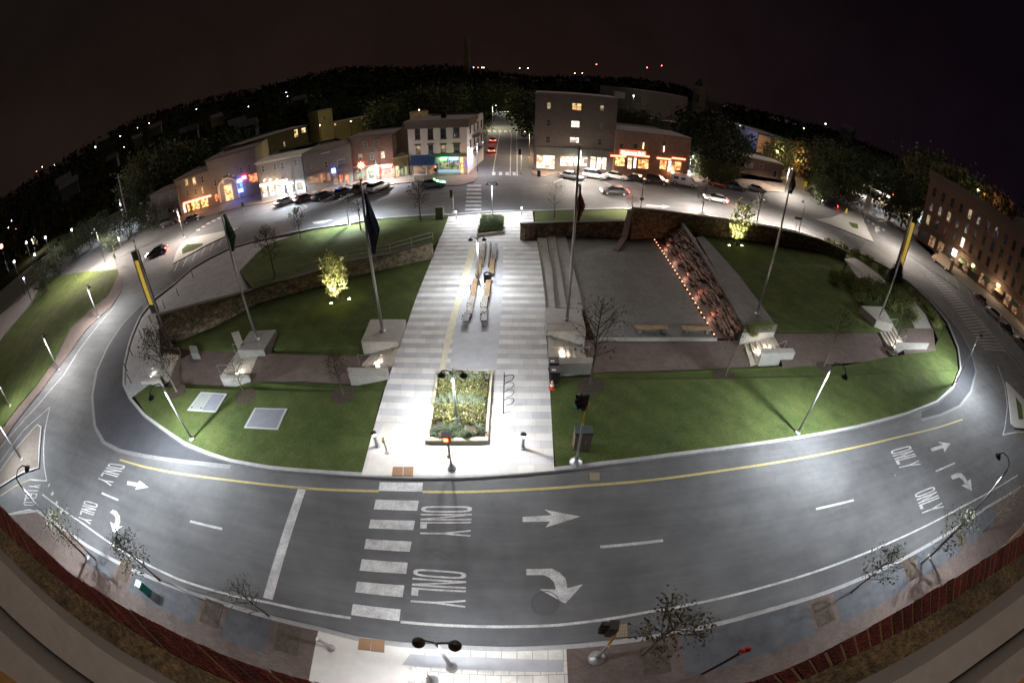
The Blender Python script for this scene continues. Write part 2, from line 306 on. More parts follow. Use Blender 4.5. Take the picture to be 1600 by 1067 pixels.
def rubblem():
    m = bpy.data.materials.new('rubble_stone'); m.use_nodes = True; t = m.node_tree; b = t.nodes['Principled BSDF']; b.inputs['Roughness'].default_value = .9
    g = t.nodes.new('ShaderNodeNewGeometry'); mp = t.nodes.new('ShaderNodeMapping'); mp.inputs['Scale'].default_value = (1.7, 1.7, 3.4); t.links.new(g.outputs['Position'], mp.inputs[0])
    n = t.nodes.new('ShaderNodeTexNoise'); n.inputs['Scale'].default_value = 2.2; n.inputs['Detail'].default_value = 6; t.links.new(g.outputs['Position'], n.inputs['Vector'])
    ad = t.nodes.new('ShaderNodeVectorMath'); ad.operation = 'MULTIPLY_ADD'; t.links.new(n.outputs['Color'], ad.inputs[0]); ad.inputs[1].default_value = (.7, .7, .7); t.links.new(mp.outputs[0], ad.inputs[2])
    v = t.nodes.new('ShaderNodeTexVoronoi'); v.inputs['Scale'].default_value = 1; t.links.new(ad.outputs[0], v.inputs['Vector']); e = t.nodes.new('ShaderNodeTexVoronoi'); e.feature = 'DISTANCE_TO_EDGE'; e.inputs['Scale'].default_value = 1; t.links.new(ad.outputs[0], e.inputs['Vector'])
    s = t.nodes.new('ShaderNodeSeparateColor'); t.links.new(v.outputs['Color'], s.inputs[0]); r = t.nodes.new('ShaderNodeValToRGB'); t.links.new(s.outputs[0], r.inputs[0])
    k = r.color_ramp.elements; k[0].color = (.15, .115, .07, 1); k[1].color = (.34, .28, .19, 1); k = r.color_ramp.elements.new(.5); k.color = (.24, .19, .12, 1)
    mr = t.nodes.new('ShaderNodeMapRange'); mr.inputs[1].default_value = .0; mr.inputs[2].default_value = .07; mr.inputs[3].default_value = .25; mr.inputs[4].default_value = 1; t.links.new(e.outputs['Distance'], mr.inputs[0])
    m2 = t.nodes.new('ShaderNodeMapRange'); m2.inputs[1].default_value = .3; m2.inputs[2].default_value = .7; m2.inputs[3].default_value = .6; m2.inputs[4].default_value = 1.4; t.links.new(n.outputs['Fac'], m2.inputs[0])
    q = t.nodes.new('ShaderNodeMath'); q.operation = 'MULTIPLY'; t.links.new(mr.outputs[0], q.inputs[0]); t.links.new(m2.outputs[0], q.inputs[1])
    sc = t.nodes.new('ShaderNodeVectorMath'); sc.operation = 'SCALE'; t.links.new(r.outputs[0], sc.inputs[0]); t.links.new(q.outputs[0], sc.inputs[3]); t.links.new(sc.outputs[0], b.inputs['Base Color'])
    bp = t.nodes.new('ShaderNodeBump'); bp.inputs['Strength'].default_value = .9; bp.inputs['Distance'].default_value = .06; t.links.new(mr.outputs[0], bp.inputs['Height']); t.links.new(bp.outputs[0], b.inputs['Normal'])
    return m
stone = rubblem()
stonecap = M('wall_cap', (.09, .085, .075), .9, .2, 2)
steel = M('galvanised', (.42, .43, .45), .38, .08, 6, metal=.7)
alu = M('brushed_aluminium', (.55, .56, .58), .32, .05, 6, metal=.85)
black = M('black_metal', (.012, .012, .014), .45, .1, 6, metal=.2)
brown = M('bronze_metal', (.035, .026, .020), .5, .15, 6, metal=.4)
ylw = M('yellow_enamel', (.50, .34, .03), .5, .1, 6)
glass = M('dark_glass', (.012, .014, .018), .06, .0, 1, coat=.5)
lampglass = M('lit_lamp_lens', (1, .97, .93), .3, 0, emit=9)
lampwarm = M('lit_warm_lens', (1, .78, .5), .3, 0, emit=9)
bark = M('bark', (.11, .09, .07), .95, .3, 8, .4)
mulch = M('mulch', (.055, .042, .030), 1, .35, 6, .6)
LAMP = 1.5
def spot(name, loc, watts, col=(1, .96, .9), size=150, blend=.6, rad=.12, rot=(0, 0, 0), parent=None):
    l = bpy.data.lights.new(name, 'SPOT'); l.energy = watts*(LAMP if name == 'lamp_light' else 1); l.color = col; l.spot_size = R(size); l.spot_blend = blend; l.shadow_soft_size = rad
    o = bpy.data.objects.new(name, l); COL.objects.link(o); o.location = loc; o.rotation_euler = rot
    if parent is not None:
        o.parent = parent; o.location = Vector(loc)-Vector(parent.location)
    return o
def point(name, loc, watts, col=(1, .96, .9), rad=.1, parent=None):
    l = bpy.data.lights.new(name, 'POINT'); l.energy = watts; l.color = col; l.shadow_soft_size = rad
    o = bpy.data.objects.new(name, l); COL.objects.link(o); o.location = loc
    if parent is not None:
        o.parent = parent; o.location = Vector(loc)-Vector(parent.location)
    return o
# ================================================================== the setting
def PP(l, z=0.0): return [P(p[0], p[1], p[2] if len(p) > 2 else z) for p in l]
ISL = [(192,603),(202,625),(225,652),(259,677),(288,697),(326,713),(360,724),(420,735),(500,742),(560,746),(640,749),(720,749),(800,744),(866,738),(950,728),(1050,715),(1150,702),(1246,688),(1340,670),(1420,648),(1465,630),(1490,607),(1502,578),(1498,545),(1482,505),(1455,472),(1425,445),(1390,420),(1350,399),(1300,379),(1240,360),(1160,345),(1080,334),(985,326),(900,328),(835,329),(760,331),(705,335),(660,337),(586,342),(545,350),(492,357),(455,364),(420,372),(387,380),(356,389),(322,406),(297,421),(269,446),(241,467),(218,495),(203,530),(193,570)]
isl = PP(ISL)
def inset(loop, d):       # loop is counter-clockwise seen from above
    n = len(loop); out = []
    for i in range(n):
        t = loop[(i+1) % n]-loop[i-1]; t.z = 0; t.normalize(); out.append(loop[i]+Vector((-t.y, t.x, 0))*d)
    return out
ar = sum(isl[i-1].x*isl[i].y-isl[i].x*isl[i-1].y for i in range(len(isl)))
if ar < 0: isl.reverse()
isl_in = inset(isl, .28)
def ground_hole(): return [Vector((p.x, p.y, 0)) for p in inset(isl, .05)]
def ring(name, z, outer, mat, kind='structure'):
    b = MB(); b.tess([Vector((x, y, z)) for x, y in outer], [Vector((p.x, p.y, z)) for p in ground_hole()])
    return tag(b.build(name, mat), kind=kind)
far_ground = M('dark_ground', (.030, .032, .018), .95, .35, .05, .3)
g = MB(); g.tess([(x, y, -.02) for x, y in ((-3500, -300), (3500, -300), (3500, 3500), (-3500, 3500))], [(x, y, -.02) for x, y in ((-119, -2), (-119, 129), (139, 129), (139, -2))])
tag(g.build('ground', far_ground), kind='structure')
ring('road', 0.0, [(-120, -3), (140, -3), (140, 130), (-120, 130)], asph)
def sheet(name, pts, z, mat, label=None, **k):
    b = MB(); b.tess(PP(pts, z)); return tag(b.build(name, mat), kind='structure')
def slab(name, pts, z, mat, z0=-.01):
    b = MB(); b.prism(PP(pts, z), z0); return tag(b.build(name, mat), kind='structure')
# streets running away from the circle, over the ground
def street(name, pts, w, z=.012, mat=asph):
    b = MB(); b.ribbon([Vector((x, y, z)) for x, y in pts], w); return tag(b.build(name, mat), kind='structure')
street('street', [(-3.2, 129), (-4.2, 200), (-6, 330), (-9, 600)], 9.5)
street('street', [(92, 100), (101, 134), (113, 182), (127, 256), (150, 400)], 10, .014)
# kerb of the central island
k = MB(); n = len(isl)
o_ = [Vector((p.x, p.y, 0)) for p in isl]; i_ = [Vector((p.x, p.y, 0)) for p in isl_in]
zt = .13
vs = [(p.x, p.y, -.02) for p in o_]+[(p.x, p.y, zt) for p in inset(o_, .03)]+[(p.x, p.y, zt) for p in i_]+[(p.x, p.y, -.05) for p in i_]
k.add(vs, [[j*n+i, j*n+(i+1) % n, (j+1)*n+(i+1) % n, (j+1)*n+i] for j in range(3) for i in range(n)])
tag(k.build('kerb', kerbm), kind='structure')
# mountable apron beside the island, with its pale edge
AP_L = [(360,729),(315,724),(270,719),(225,712),(187,704),(162,691),(148,666),(144,619),(151,580),(169,540),(190,508),(222,474)]
AP_R = [(1440,656),(1470,648),(1500,634),(1517,612),(1525,580),(1517,548),(1500,517),(1475,487),(1440,452)]
IN_L = [(224,488),(207,522),(198,550),(193,575),(192,603),(202,625),(225,652),(259,677),(288,697),(326,713),(360,724)]
IN_R = [(1428,448),(1455,474),(1482,507),(1498,547),(1502,580),(1490,609),(1465,632),(1440,643)]
b = MB(); b.tess(PP(AP_L+IN_L, .006)); tag(b.build('apron', asph2), kind='structure')
b = MB(); b.tess(PP(AP_R+IN_R, .006)); tag(b.build('apron', asph2), kind='structure')
b = MB(); b.ribbon(PP(AP_L, .018), .35); b.ribbon(PP(AP_R, .018), .3)
tag(b.build('apron_edge', M('worn_concrete', (.17, .17, .175), .85, .2, 3)), kind='structure')
# ---- central plaza
PL_L = [(565,742),(571,718),(583,672),(600,612),(624,542),(650,466),(676,402),(700,338)]
PL_R = [(832,330),(834,349),(818,351),(820,377),(839,377),(846,420),(852,470),(853,520),(857,570),(861,640),(866,735)]
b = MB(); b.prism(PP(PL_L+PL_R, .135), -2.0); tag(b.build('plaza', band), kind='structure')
b = MB(); b.tess(PP([(734,385),(744,385),(739,410),(728,445),(717,483),(708,520),(694,582),(686,582),(697,520),(707,483),(719,442),(730,402)], .142)); tag(b.build('plaza_border', M('cream_stone', (.60, .56, .42), .8, .12, 3)), kind='structure')
b = MB(); b.tess(PP([(745,384),(786,380),(786,420),(784,470),(780,530),(775,575),(703,575),(709,520),(718,483),(729,445),(740,410)], .142)); tag(b.build('plaza_inlay', M('smooth_grey_stone', (.42, .43, .46), .75, .1, 1.5, .1)), kind='structure')
sheet('plaza_ramp', [(600,660),(650,662),(668,688),(690,741),(570,741),(578,712)], .146, M('pale_concrete', (.56, .54, .51), .85, .08, 2))
# ---- lawns and brick walk (the walk lies lower than the plaza)
ZR, ZM, ZL, ZB = -.95, -.35, -.6, -1.2       # right walk and stage, right middle, left walk, far left bowl
lawnL = [(206,612,.11),(228,646,.11),(262,673,.11),(291,693,.11),(329,709,.11),(362,720,.11),(421,731,.11),(501,738,.11),(560,741,.11),(566,738,.12),(582,672,.12),(598,612,.12),(606,590,.05),(588,596,-.4),(550,600,ZL),(470,596,ZL),(392,597,ZL),(350,604,ZB),(300,600,ZB),(262,604,-.9),(246,604,-.1),(234,600,.11)]
TERR = []
def gz(x, y, d=0.0):
    best = d; hit = False
    for a, b_, c in TERR:
        den = (b_.y-c.y)*(a.x-c.x)+(c.x-b_.x)*(a.y-c.y)
        if abs(den) < 1e-9: continue
        l1 = ((b_.y-c.y)*(x-c.x)+(c.x-b_.x)*(y-c.y))/den; l2 = ((c.y-a.y)*(x-c.x)+(a.x-c.x)*(y-c.y))/den; l3 = 1-l1-l2
        if l1 >= -.001 and l2 >= -.001 and l3 >= -.001:
            z = l1*a.z+l2*b_.z+l3*c.z; best = z if not hit else max(best, z); hit = True
    return best
def PG(px, py, z=0.0):
    for _ in range(12): p = P(px, py, z); z = z*.4+gz(p.x, p.y, z)*.6
    return P(px, py, z)
def lawn(name, pts):
    b = MB(); b.tess(PP(pts)); vv = [Vector(v) for v in b.v]; TERR.extend([(vv[f[0]], vv[f[1]], vv[f[2]]) for f in b.f]); return tag(b.build(name, grass), kind='structure')
lawn('lawn', lawnL)
lawn('lawn', [(868,733,.12),(950,723,.11),(1050,711,.11),(1150,698,.11),(1246,684,.11),(1338,666,.11),(1417,644,.11),(1461,627,.11),(1486,605,.11),(1497,578,.11),(1494,547,.11),(1477,510,.11),(1461,540,.11),(1462,547,.11),(1398,556,.1),(1390,560,ZM),(1320,571,ZM),(1242,571,ZM),(1188,578,ZR),(1100,577,ZR),(940,581,ZR),(926,582,ZR),(892,588,-.5),(866,592,.05),(858,580,.12),(861,640,.12)])
b = MB(); b.tess(PP([(588,597,ZL),(550,601,ZL),(470,597,ZL),(390,598,ZL),(395,552,ZL),(437,553,ZL),(500,555,ZL),(562,556,ZL),(610,545,ZL)])); b.tess(PP([(390,600,ZB),(262,606,ZB),(275,566,ZB),(305,548,ZB),(372,551,ZB),(395,552,ZB)]))
b.tess(PP([(860,586,ZR),(940,583,ZR),(1100,579,ZR),(1190,580,ZR),(1168,532,ZR),(1117,532,ZR),(905,531,ZR),(870,540,ZR)])); b.tess(PP([(1224,576,ZM),(1242,573,ZM),(1392,562,ZM),(1370,519,ZM),(1206,520,ZM)])); b.tess(PP([(1414,553,.11),(1462,548,.11),(1458,513,.11),(1430,507,.11),(1397,509,.11)]))
tag(b.build('path', redpave), kind='structure')
lawn('lawn', [(677,404,.12),(650,468,.12),(634,509,.12),(625,538,-.3),(610,546,ZL),(562,557,ZL),(437,554,ZL),(395,553,ZL),(372,551,ZB),(303,548,ZB),(262,540,ZB),(330,512,ZB),(403,474,-.8),(470,455,-.5),(545,434,-.2)])
lawn('lawn', [(701,338,.12),(662,339,.11),(588,344,.11),(547,352,.11),(494,359,.11),(455,368,.11),(415,383,.11),(393,404,.11),(374,424,.2),(396,452,1.0),(470,430,1.1),(545,409,1.25),(678,384,1.3),(690,368,.9)])
# island pavement at the left end
sheet('pavement', [(391,381),(358,391),(324,408),(299,423),(271,448),(243,470),(221,497),(207,531),(197,570),(196,602),(205,622),(234,600),(246,604),(254,575),(250,545),(248,494),(316,477),(365,464),(400,453),(374,424),(393,404),(415,383),(455,369),(420,375)], .135, M('wet_concrete', (.30, .305, .31), .7, .15, .7, .1, fine=6))
tag(bpy.context.scene.objects[-1] if False else COL.objects['pavement'], kind='structure')
# ---- stage, seat steps
sheet('stage_floor', [(882,362,ZR),(900,430,ZR),(912,483,ZR),(930,531,ZR),(1118,531,ZR),(1070,450,ZR),(1020,372,ZR),(985,371,ZR)], ZR, conc_d)
for z, a, nm in ((-.10, [(839,372),(854,372),(862,420),(868,481),(853,481),(846,420)], 'seat_step'), (-.42, [(855,370),(868,369),(876,420),(886,481),(869,481),(862,420)], 'seat_step'), (-.70, [(868,366),(883,365),(898,425),(912,483),(887,481),(877,420)], 'seat_step')):
    b = MB(); b.prism(PP(a, z), -2.0); tag(b.build('plaza_steps', M('step_concrete', (.27, .265, .245), .8, .15, 1, .1, fine=8)), kind='structure')
for a, b_ in (((839, 372), (852, 481)), ((855, 370), (868, 481)), ((868, 367), (886, 481))):
    pass
# ---- right-hand bowl
lawn('lawn', [(1180,520,ZM),(1215,521,ZM),(1372,520,ZM),(1390,512,.0),(1345,476,.1),(1310,440,.1),(1322,409,.0),(1270,391,ZM),(1200,378,ZM),(1100,366,ZM),(1075,364,ZM),(1120,430,ZM)])
lawn('lawn', [(835,331,.12),(900,330,.12),(983,328,.12),(984,346,.9),(900,349,.9),(836,348,.9)])
lawn('lawn', [(1245,364,.12),(1300,381,.12),(1349,401,.12),(1388,422,.12),(1423,447,.12),(1452,474,.12),(1478,507,.12),(1466,530,.12),(1452,500,.12),(1424,468,.12),(1383,437,.12),(1340,409,.12),(1290,390,.12)])
lawn('lawn', [(1345,476,.12),(1310,440,.12),(1325,409,.12),(1400,450,.12),(1440,512,.12),(1400,514,.12)])
sheet('path', [(1318,404),(1337,403),(1372,428),(1385,441),(1360,447),(1340,433)], .13, M('pale_path', (.30, .29, .275), .8, .12, 2))
sheet('path', [(1405,454),(1421,462),(1446,492),(1456,513),(1430,513),(1412,478)], .13, MATS['pale_path'])
sheet('path', [(1088,371),(1098,368),(1150,425),(1215,512),(1168,512),(1128,440)], .05, conc_d)
# ---- near pavement with its paving fields
kb = MB(); NK = [(-60,790),(0,803),(59,796),(98,822),(137,850),(228,896),(325,931),(400,954),(499,978),(558,993),(632,1003),(721,1007),(800,1009),(879,1006),(938,1001),(1012,992),(1081,979),(1200,949),(1290,922),(1384,883),(1475,834),(1540,791),(1599,756),(1640,728)]
nk = PP(NK, .13); kb.ribbon([p-Vector((0, .12, 0)) for p in nk], .24); kb.wall([Vector((p.x, p.y, 0)) for p in reversed(nk)], .02, -.02, [.13]*len(nk))
tag(kb.build('kerb', kerbm), kind='structure')
def near_field(x0, x1, mat, z=.125, y1=None):
    b = MB(); ed = [p for p in nk if x0 < p.x < x1]
    def ky(x):
        for a, c in zip(nk, nk[1:]):
            if a.x <= x <= c.x: return a.y+(c.y-a.y)*(x-a.x)/(c.x-a.x)
        return nk[-1].y if x > 0 else nk[0].y
    top = [(x0, ky(x0)-.24, z)]+[(p.x, p.y-.24, z) for p in ed]+[(x1, ky(x1)-.24, z)]
    if y1 is not None: top = [(x0, y1, z), (x1, y1, z)][::1]; top = [(x0, ky(x0)-.24, z), (x1, ky(x1)-.24, z)]
    yb = y1 if y1 is not None else -.6
    b.tess([(x0, yb, z), (x1, yb, z)]+top[::-1]); return tag(b.build('pavement', mat), kind='structure')
near_field(-60, -8.2, redpave); near_field(-8.2, -4.0, MATS['pale_concrete']); near_field(-4.0, 2.3, palepave); near_field(2.3, 60, redpave)
for x0, x1 in ((-26, -22.4), (-20.6, -15), (-13.2, -10.6), (7.2, 14.3), (16.2, 22.5), (24.0, 30), (31.2, 38)): near_field(x0, x1, bluepave, .131, 2.2)
b = MB(); b.tess(PP([(641,1021),(760,1026),(881,1030),(881,1049),(760,1046),(628,1038)], .1295)); tag(b.build('pavement', M('grey_band', (.34, .345, .37), .8, .1, 2)), kind='structure')
pb = MB()
for x in (-21.5, -14.1, -9.6, 15.2, 23.2, 30.6, 6.0): pb.box(x, 3.3, .132, 1.2, 1.4, .02)
tag(pb.build('tree_pits', M('pit_soil', (.085, .068, .055), 1, .3, 5, .5)), kind='structure')
b = MB(); b.prism(PP([(495,985),(499,980),(640,1005),(600,1075),(470,1067)], .128+.006), .0)
# ---- far pavements
def farslab(pts, mat, z=.13): 
    b = MB(); b.prism(PP(pts, z), -.01); tag(b.build('pavement', mat), kind='structure')
dullpave = M('dull_pavement', (.17, .13, .105), .85, .18, .8, fine=10)
farslab([(540,288),(580,297),(618,287),(640,285),(652,284),(668,287),(688,291),(722,289),(741,284),(746,277),(744,262),(741,235),(735,200),(728,200),(735,272),(640,274),(550,284)], dullpave)
farslab([(833,266),(833,235),(828,200),(824,200),(826,240),(828,262),(832,272),(850,276),(870,270),(900,273),(1000,281),(1068,290),(1150,296),(1225,301),(1232,285),(1218,281),(1160,272),(1071,276),(960,274)], dullpave)
farslab([(240,346),(262,350),(330,336),(380,322),(420,316),(478,305),(540,295),(540,286),(480,298),(410,312),(330,328),(285,336)], dullpave)
farslab([(1431,376),(1440,372),(1489,429),(1536,470),(1600,526),(1640,560),(1640,535),(1588,496),(1523,440),(1450,370)], M('grey_pavement', (.16, .15, .145), .85, .15, .8))
farslab([(1090,262),(1165,268),(1225,280),(1222,286),(1165,280),(1085,276)], grass)
farslab([(187,424),(192,432),(189,455),(174,478),(134,515),(109,550),(64,610),(0,694),(-40,740),(-40,715),(0,674),(58,602),(88,560),(112,511),(169,462),(184,431)], redpave)
slab('lawn', [(69,434),(131,425),(184,421),(185,431),(167,462),(110,511),(86,560),(56,602),(0,672),(-60,740),(-200,650),(-60,590),(0,534),(49,477)], .12, grass)
slab('path', [(69,432),(60,452),(42,482),(0,531),(-40,570),(-40,500),(0,492),(30,470),(58,440)], .10, M('pale_gravel', (.24, .23, .22), .9, .35, 2, .6))
# refuges
def refuge(outline, z=.14, mat=None, hole=None):
    b = MB(); b.prism(PP(outline, z), -.01); tag(b.build('traffic_island', mat or M('refuge_concrete', (.33, .33, .32), .85, .12, 2)), kind='structure')
    if hole: b = MB(); b.prism(PP(hole, z+.06), z-.05); tag(b.build('grass_patch', grass), kind='structure')
refuge([(64,665),(58,663),(24,702),(0,736),(-30,780),(-20,775),(0,759),(34,738),(60,730),(61,702)], .14, M('brown_refuge', (.12, .10, .085), .9, .2, 2))
b = MB(); b.ribbon(PP([(-20,775),(0,759),(34,738),(60,730),(61,702),(64,667),(58,663),(24,702),(0,736)], .15), .22); tag(b.build('kerb', kerbm), kind='structure')
refuge([(1572,596),(1578,639),(1580,661),(1586,668),(1640,672),(1640,645),(1600,624)], .14, None, [(1587,620),(1596,632),(1599,654),(1592,654)])
refuge([(1272,343),(1300,340),(1322,330),(1345,328),(1349,343),(1357,361),(1366,379),(1330,364),(1295,350)], .14, None, [(1326,347),(1340,350),(1341,357),(1332,355)])
refuge([(270,412),(275,394),(285,380),(305,370),(345,362),(375,355),(350,370),(322,383),(296,398)], .14, None, [(285,396),(284,390),(292,382),(317,380),(316,383),(300,391)])
# ---- repairs in the asphalt
for q in ([(262,428),(283,405),(298,421),(276,443)], [(1320,368),(1352,378),(1342,392),(1308,381)]):
    b = MB(); b.tess(PP(q, .004)); tag(b.build('road_patch', M('patch_asphalt', (.062, .063, .068), .85, .25, 1.5, .4, fine=30)), kind='structure')
# ---- road markings
wm = MB(); ym = MB()
def line(b, pts, w, z=.016): b.ribbon(PP(pts, z), w)
def zp(z0, pts, sc, ox, oy, z=.016): wm.tess([P(ox+x/sc, oy+y/sc, z) for x, y in pts])
line(ym, [(187,718),(225,729),(270,738),(360,750),(440,759),(500,764),(592,767)], .16); line(ym, [(660,768),(740,768),(815,765),(920,758),(997,752),(1100,739),(1155,731),(1260,714),(1301,706),(1402,683),(1468,667),(1504,655)], .16)
line(wm, [(66,772),(130,818),(200,866),(280,905),(340,924),(420,941),(548,965)], .13); line(wm, [(626,971),(740,978),(872,976),(940,968),(1010,956),(1078,944),(1200,915),(1310,880),(1400,843),(1500,793),(1590,742)], .13)
for q in ([(593.5,753),(661,753.6),(659.5,767.8),(591.5,766.3)], [(587,780),(654.5,782),(651.8,797.5),(584,795.4)], [(579,811),(648.5,813),(645.8,827.8),(576,824.8)], [(572,841.5),(643.4,845.6),(640,861.7),(569,857)], [(565.6,873),(637,878.6),(634.8,896),(561.5,890.8)], [(558,908),(631.9,914),(629,932.4),(555,924.6)], [(551.4,943),(626,951.4),(624,969.8),(548.4,960)], [(466,762),(479,762),(426,937),(411,933)]): wm.tess(PP(q, .016))
zp(0, [(190,193),(345,183),(307,154),(494,190),(312,248),(335,216),(190,219)], 3.366, 760, 750)
zp(0, [(210,466),(345,464),(385,485),(415,515),(424,548),(424,568),(507,546),(415,648),(281,573),(365,573),(355,535),(330,510),(300,498),(210,498)], 3.366, 760, 750)
zp(0, [(1145,470),(1175,440),(1215,455),(1250,510),(1252,560),(1240,605),(1280,608),(1180,690),(1148,565),(1190,590),(1205,555),(1200,515),(1180,490)], 6.667, 0, 730)
zp(0, [(668,215),(800,175),(750,143),(888,160),(825,255),(808,210),(685,250)], 7.11, 1360, 670)
zp(0, [(890,522),(960,490),(1010,492),(1050,530),(1075,580),(1115,555),(1128,685),(1010,628),(1048,612),(1030,570),(990,535),(910,562)], 7.11, 1360, 670)
wm.tess(PP([(199,751),(215,754),(218,750),(232,761),(211,765),(213,760),(198,757)], .016))
for a, c in (((938,854),(1036,844)), ((1275,795),(1334,781)), ((1462,736),(1492,723)), ((297,814),(347,826)), ((159,770),(185,781)), ((1398,742),(1399,742.5))): line(wm, [a, c], .16)
for a, c in (((76,757),(77,758.5)), ((81,769),(82.5,773)), ((87,784),(89,787)), ((94,797),(97,800))): line(wm, [a, c], .35)
LET = {'O': ([[(.5-.5*math.cos(t)*1, .5-.5*math.sin(t)) for t in [i*math.pi/12 for i in range(24)]]], 1)}
def glyph(ch):          # strokes in a unit box, as polygons
    w = .24
    if ch == 'O':
        out = []
        f = lambda t, r: ((.5+(.5-r)*math.copysign(abs(math.cos(t))**.6, math.cos(t))), (.5+(.5-r*.35)*math.copysign(abs(math.sin(t))**.55, math.sin(t))))
        N = 20
        for i in range(N):
            t0, t1 = 2*math.pi*i/N, 2*math.pi*(i+1)/N
            out.append([f(t0, 0), f(t1, 0), f(t1, w), f(t0, w)])
        return out
    if ch == 'D':
        return [[(0, 0), (w, 0), (w, 1), (0, 1)], [(w, 0), (.6, 0), (.6, .09), (w, .09)], [(w, .91), (.6, .91), (.6, 1), (w, 1)], [(.6, 0), (1, .2), (.76, .26), (.6, .09)], [(1, .2), (1, .8), (.76, .74), (.76, .26)], [(1, .8), (.6, 1), (.6, .91), (.76, .74)]]
    if ch == 'N': return [[(0, 0), (w, 0), (w, 1), (0, 1)], [(1-w, 0), (1, 0), (1, 1), (1-w, 1)], [(w, 1), (w, .72), (1-w, 0), (1-w, .28)]]
    if ch == 'L': return [[(0, 0), (w, 0), (w, 1), (0, 1)], [(w, 0), (1, 0), (1, .13), (w, .13)]]
    if ch == 'I': return [[(.38, 0), (.62, 0), (.62, 1), (.38, 1)]]
    if ch == 'E': return [[(0, 0), (w, 0), (w, 1), (0, 1)], [(w, 0), (1, 0), (1, .11), (w, .11)], [(w, .45), (.85, .45), (.85, .56), (w, .56)], [(w, .89), (1, .89), (1, 1), (w, 1)]]
    if ch == 'Y': return [[(.38, 0), (.62, 0), (.62, .45), (.38, .45)], [(.38, .45), (.62, .45), (.24, 1), (0, 1)], [(.38, .45), (.62, .45), (1, 1), (.76, 1)]]
def word(txt, BL, BR, TL, TR, gap=.22, z=.016):
    bl, br, tl, tr = [P(*q, z) for q in (BL, BR, TL, TR)]
    n = len(txt); tot = n+gap*(n-1)
    for i, ch in enumerate(txt):
        for pl in glyph(ch):
            pts = []
            for x, y in pl:
                u = (i*(1+gap)+x)/tot; pts.append(bl.lerp(br, u).lerp(tl.lerp(tr, u), y))
            wm.tess([Vector(p) for p in pts])
word('ONLY', (658,790), (656,838), (738,790), (735,838)); word('ONLY', (646,887), (641,945), (729,893), (727,949))
word('ONLY', (132,781), (122,811), (154,787), (141,819)); word('YIELD', (45,757), (36,789), (63,757), (53,790))
word('ONLY', (171,723), (152,750), (197,727), (173,759)); word('ONLY', (1390.5,704), (1406.4,733.6), (1422,695.3), (1439,725.6)); word('ONLY', (1428.2,771.3), (1442.3,804.7), (1459.2,758.6), (1474.6,792))
line(wm, [(0,723),(37,672),(78,636),(70,672),(68,700),(69,729),(73,751)], .14); line(wm, [(73,751),(47,749)], .14); line(ym, [(47,749),(24,759),(0,775)], .14)
line(wm, [(20,801),(45,796),(66,800)], .12)
line(wm, [(1559,572),(1570,603),(1574,635),(1570,669),(1567,679)], .16); line(wm, [(1567,679),(1588,675)], .16); line(ym, [(1588,675),(1620,676)], .14)
line(wm, [(0,700),(60,632),(100,585),(125,545),(160,500),(180,478)], .14)
# hatched area on the right and edge lines
for i in range(30):
    t = i/29; a = [(1432,412),(1462,447),(1488,478),(1512,512),(1538,545)]; c = [(1447,420),(1480,448),(1510,476),(1540,508),(1572,548)]
    def at(l):
        u = t*(len(l)-1); j = min(int(u), len(l)-2); return (l[j][0]+(l[j+1][0]-l[j][0])*(u-j), l[j][1]+(l[j+1][1]-l[j][1])*(u-j))
    p, q = at(a), at(c); line(wm, [(p[0], p[1]), (q[0], q[1])], .14)
line(wm, [(1527,500),(1560,530),(1600,572)], .14); line(wm, [(1535,508),(1570,548),(1600,582)], .14)
for a, c in (((1478,432),(1481,440)), ((1490,432),(1500,456)), ((1513,455),(1522,478)), ((1535,480),(1545,502)), ((1556,498),(1567,524))): line(wm, [a, c], .12)
# far crossings and parking lines
for i in range(7):
    y = 289+i*6.2; wm.tess(PP([(727+ (331-y)*.08, y), (752, y), (752, y+2.6), (726+(331-y)*.08, y+2.6)], .016))
for x in (769, 779.5, 790, 801): wm.tess(PP([(x, 269), (x+5, 269), (x+5, 274), (x, 274)], .016))
for i in range(6): x = 762+i*8.5; wm.tess(PP([(x, 204.5+abs(i-5)*-.4), (x+5, 204.8), (x+5, 207), (x, 207)], .024))
line(wm, [(797,275),(798,240),(799,208)], .2, .024); line(wm, [(808,275),(808,240),(807,208)], .2, .024); line(wm, [(770,272),(776,235),(781,208)], .2, .024)
for a, c in (((575,297),(593,304)), ((519,306),(533,312)), ((492,308),(505,317)), ((466,314),(480,324)), ((1085,289),(1102,295)), ((1108,289),(1140,297)), ((935,280),(955,290)), ((880,279),(865,286)), ((990,284),(1008,293)), ((1040,288),(1060,297))): line(wm, [a, c], .14)
for q in ([(488,347),(521,343),(505,349),(490,350)], [(1010,320),(1036,322),(1034,320),(1047,323),(1034,326),(1036,324),(1010,322)], [(878,345),(880,344),(881,344),(880,345)]): wm.tess(PP(q, .016))
for x, y in ((317,354),(325,349),(309,359),(333,345),(342,341)): wm.tess(PP([(x-3, y), (x+3, y-1.5), (x+4, y+.5), (x-2, y+2)], .016))
for x, y in ((1354,343),(1362,348),(1370,353),(1378,357)): wm.tess(PP([(x, y), (x+4, y+1), (x+5, y+4), (x+1, y+3)], .016))
wm.tess(PP([(1368,352),(1372,358),(1376,361),(1370,362),(1371,366),(1367,360)], .016))
line(wm, [(1272,342),(1310,353),(1368,381)], .16); line(wm, [(980,345-16),(1060,320+20)], .01)
for i in range(6): line(wm, [(272+i*14, 424-i*8), (279+i*14, 409-i*8)], .12)
line(wm, [(800,345-17),(801,327)], .01)
tag(wm.build('road_markings', white), kind='structure'); tag(ym.build('centre_line', yellow), kind='structure')
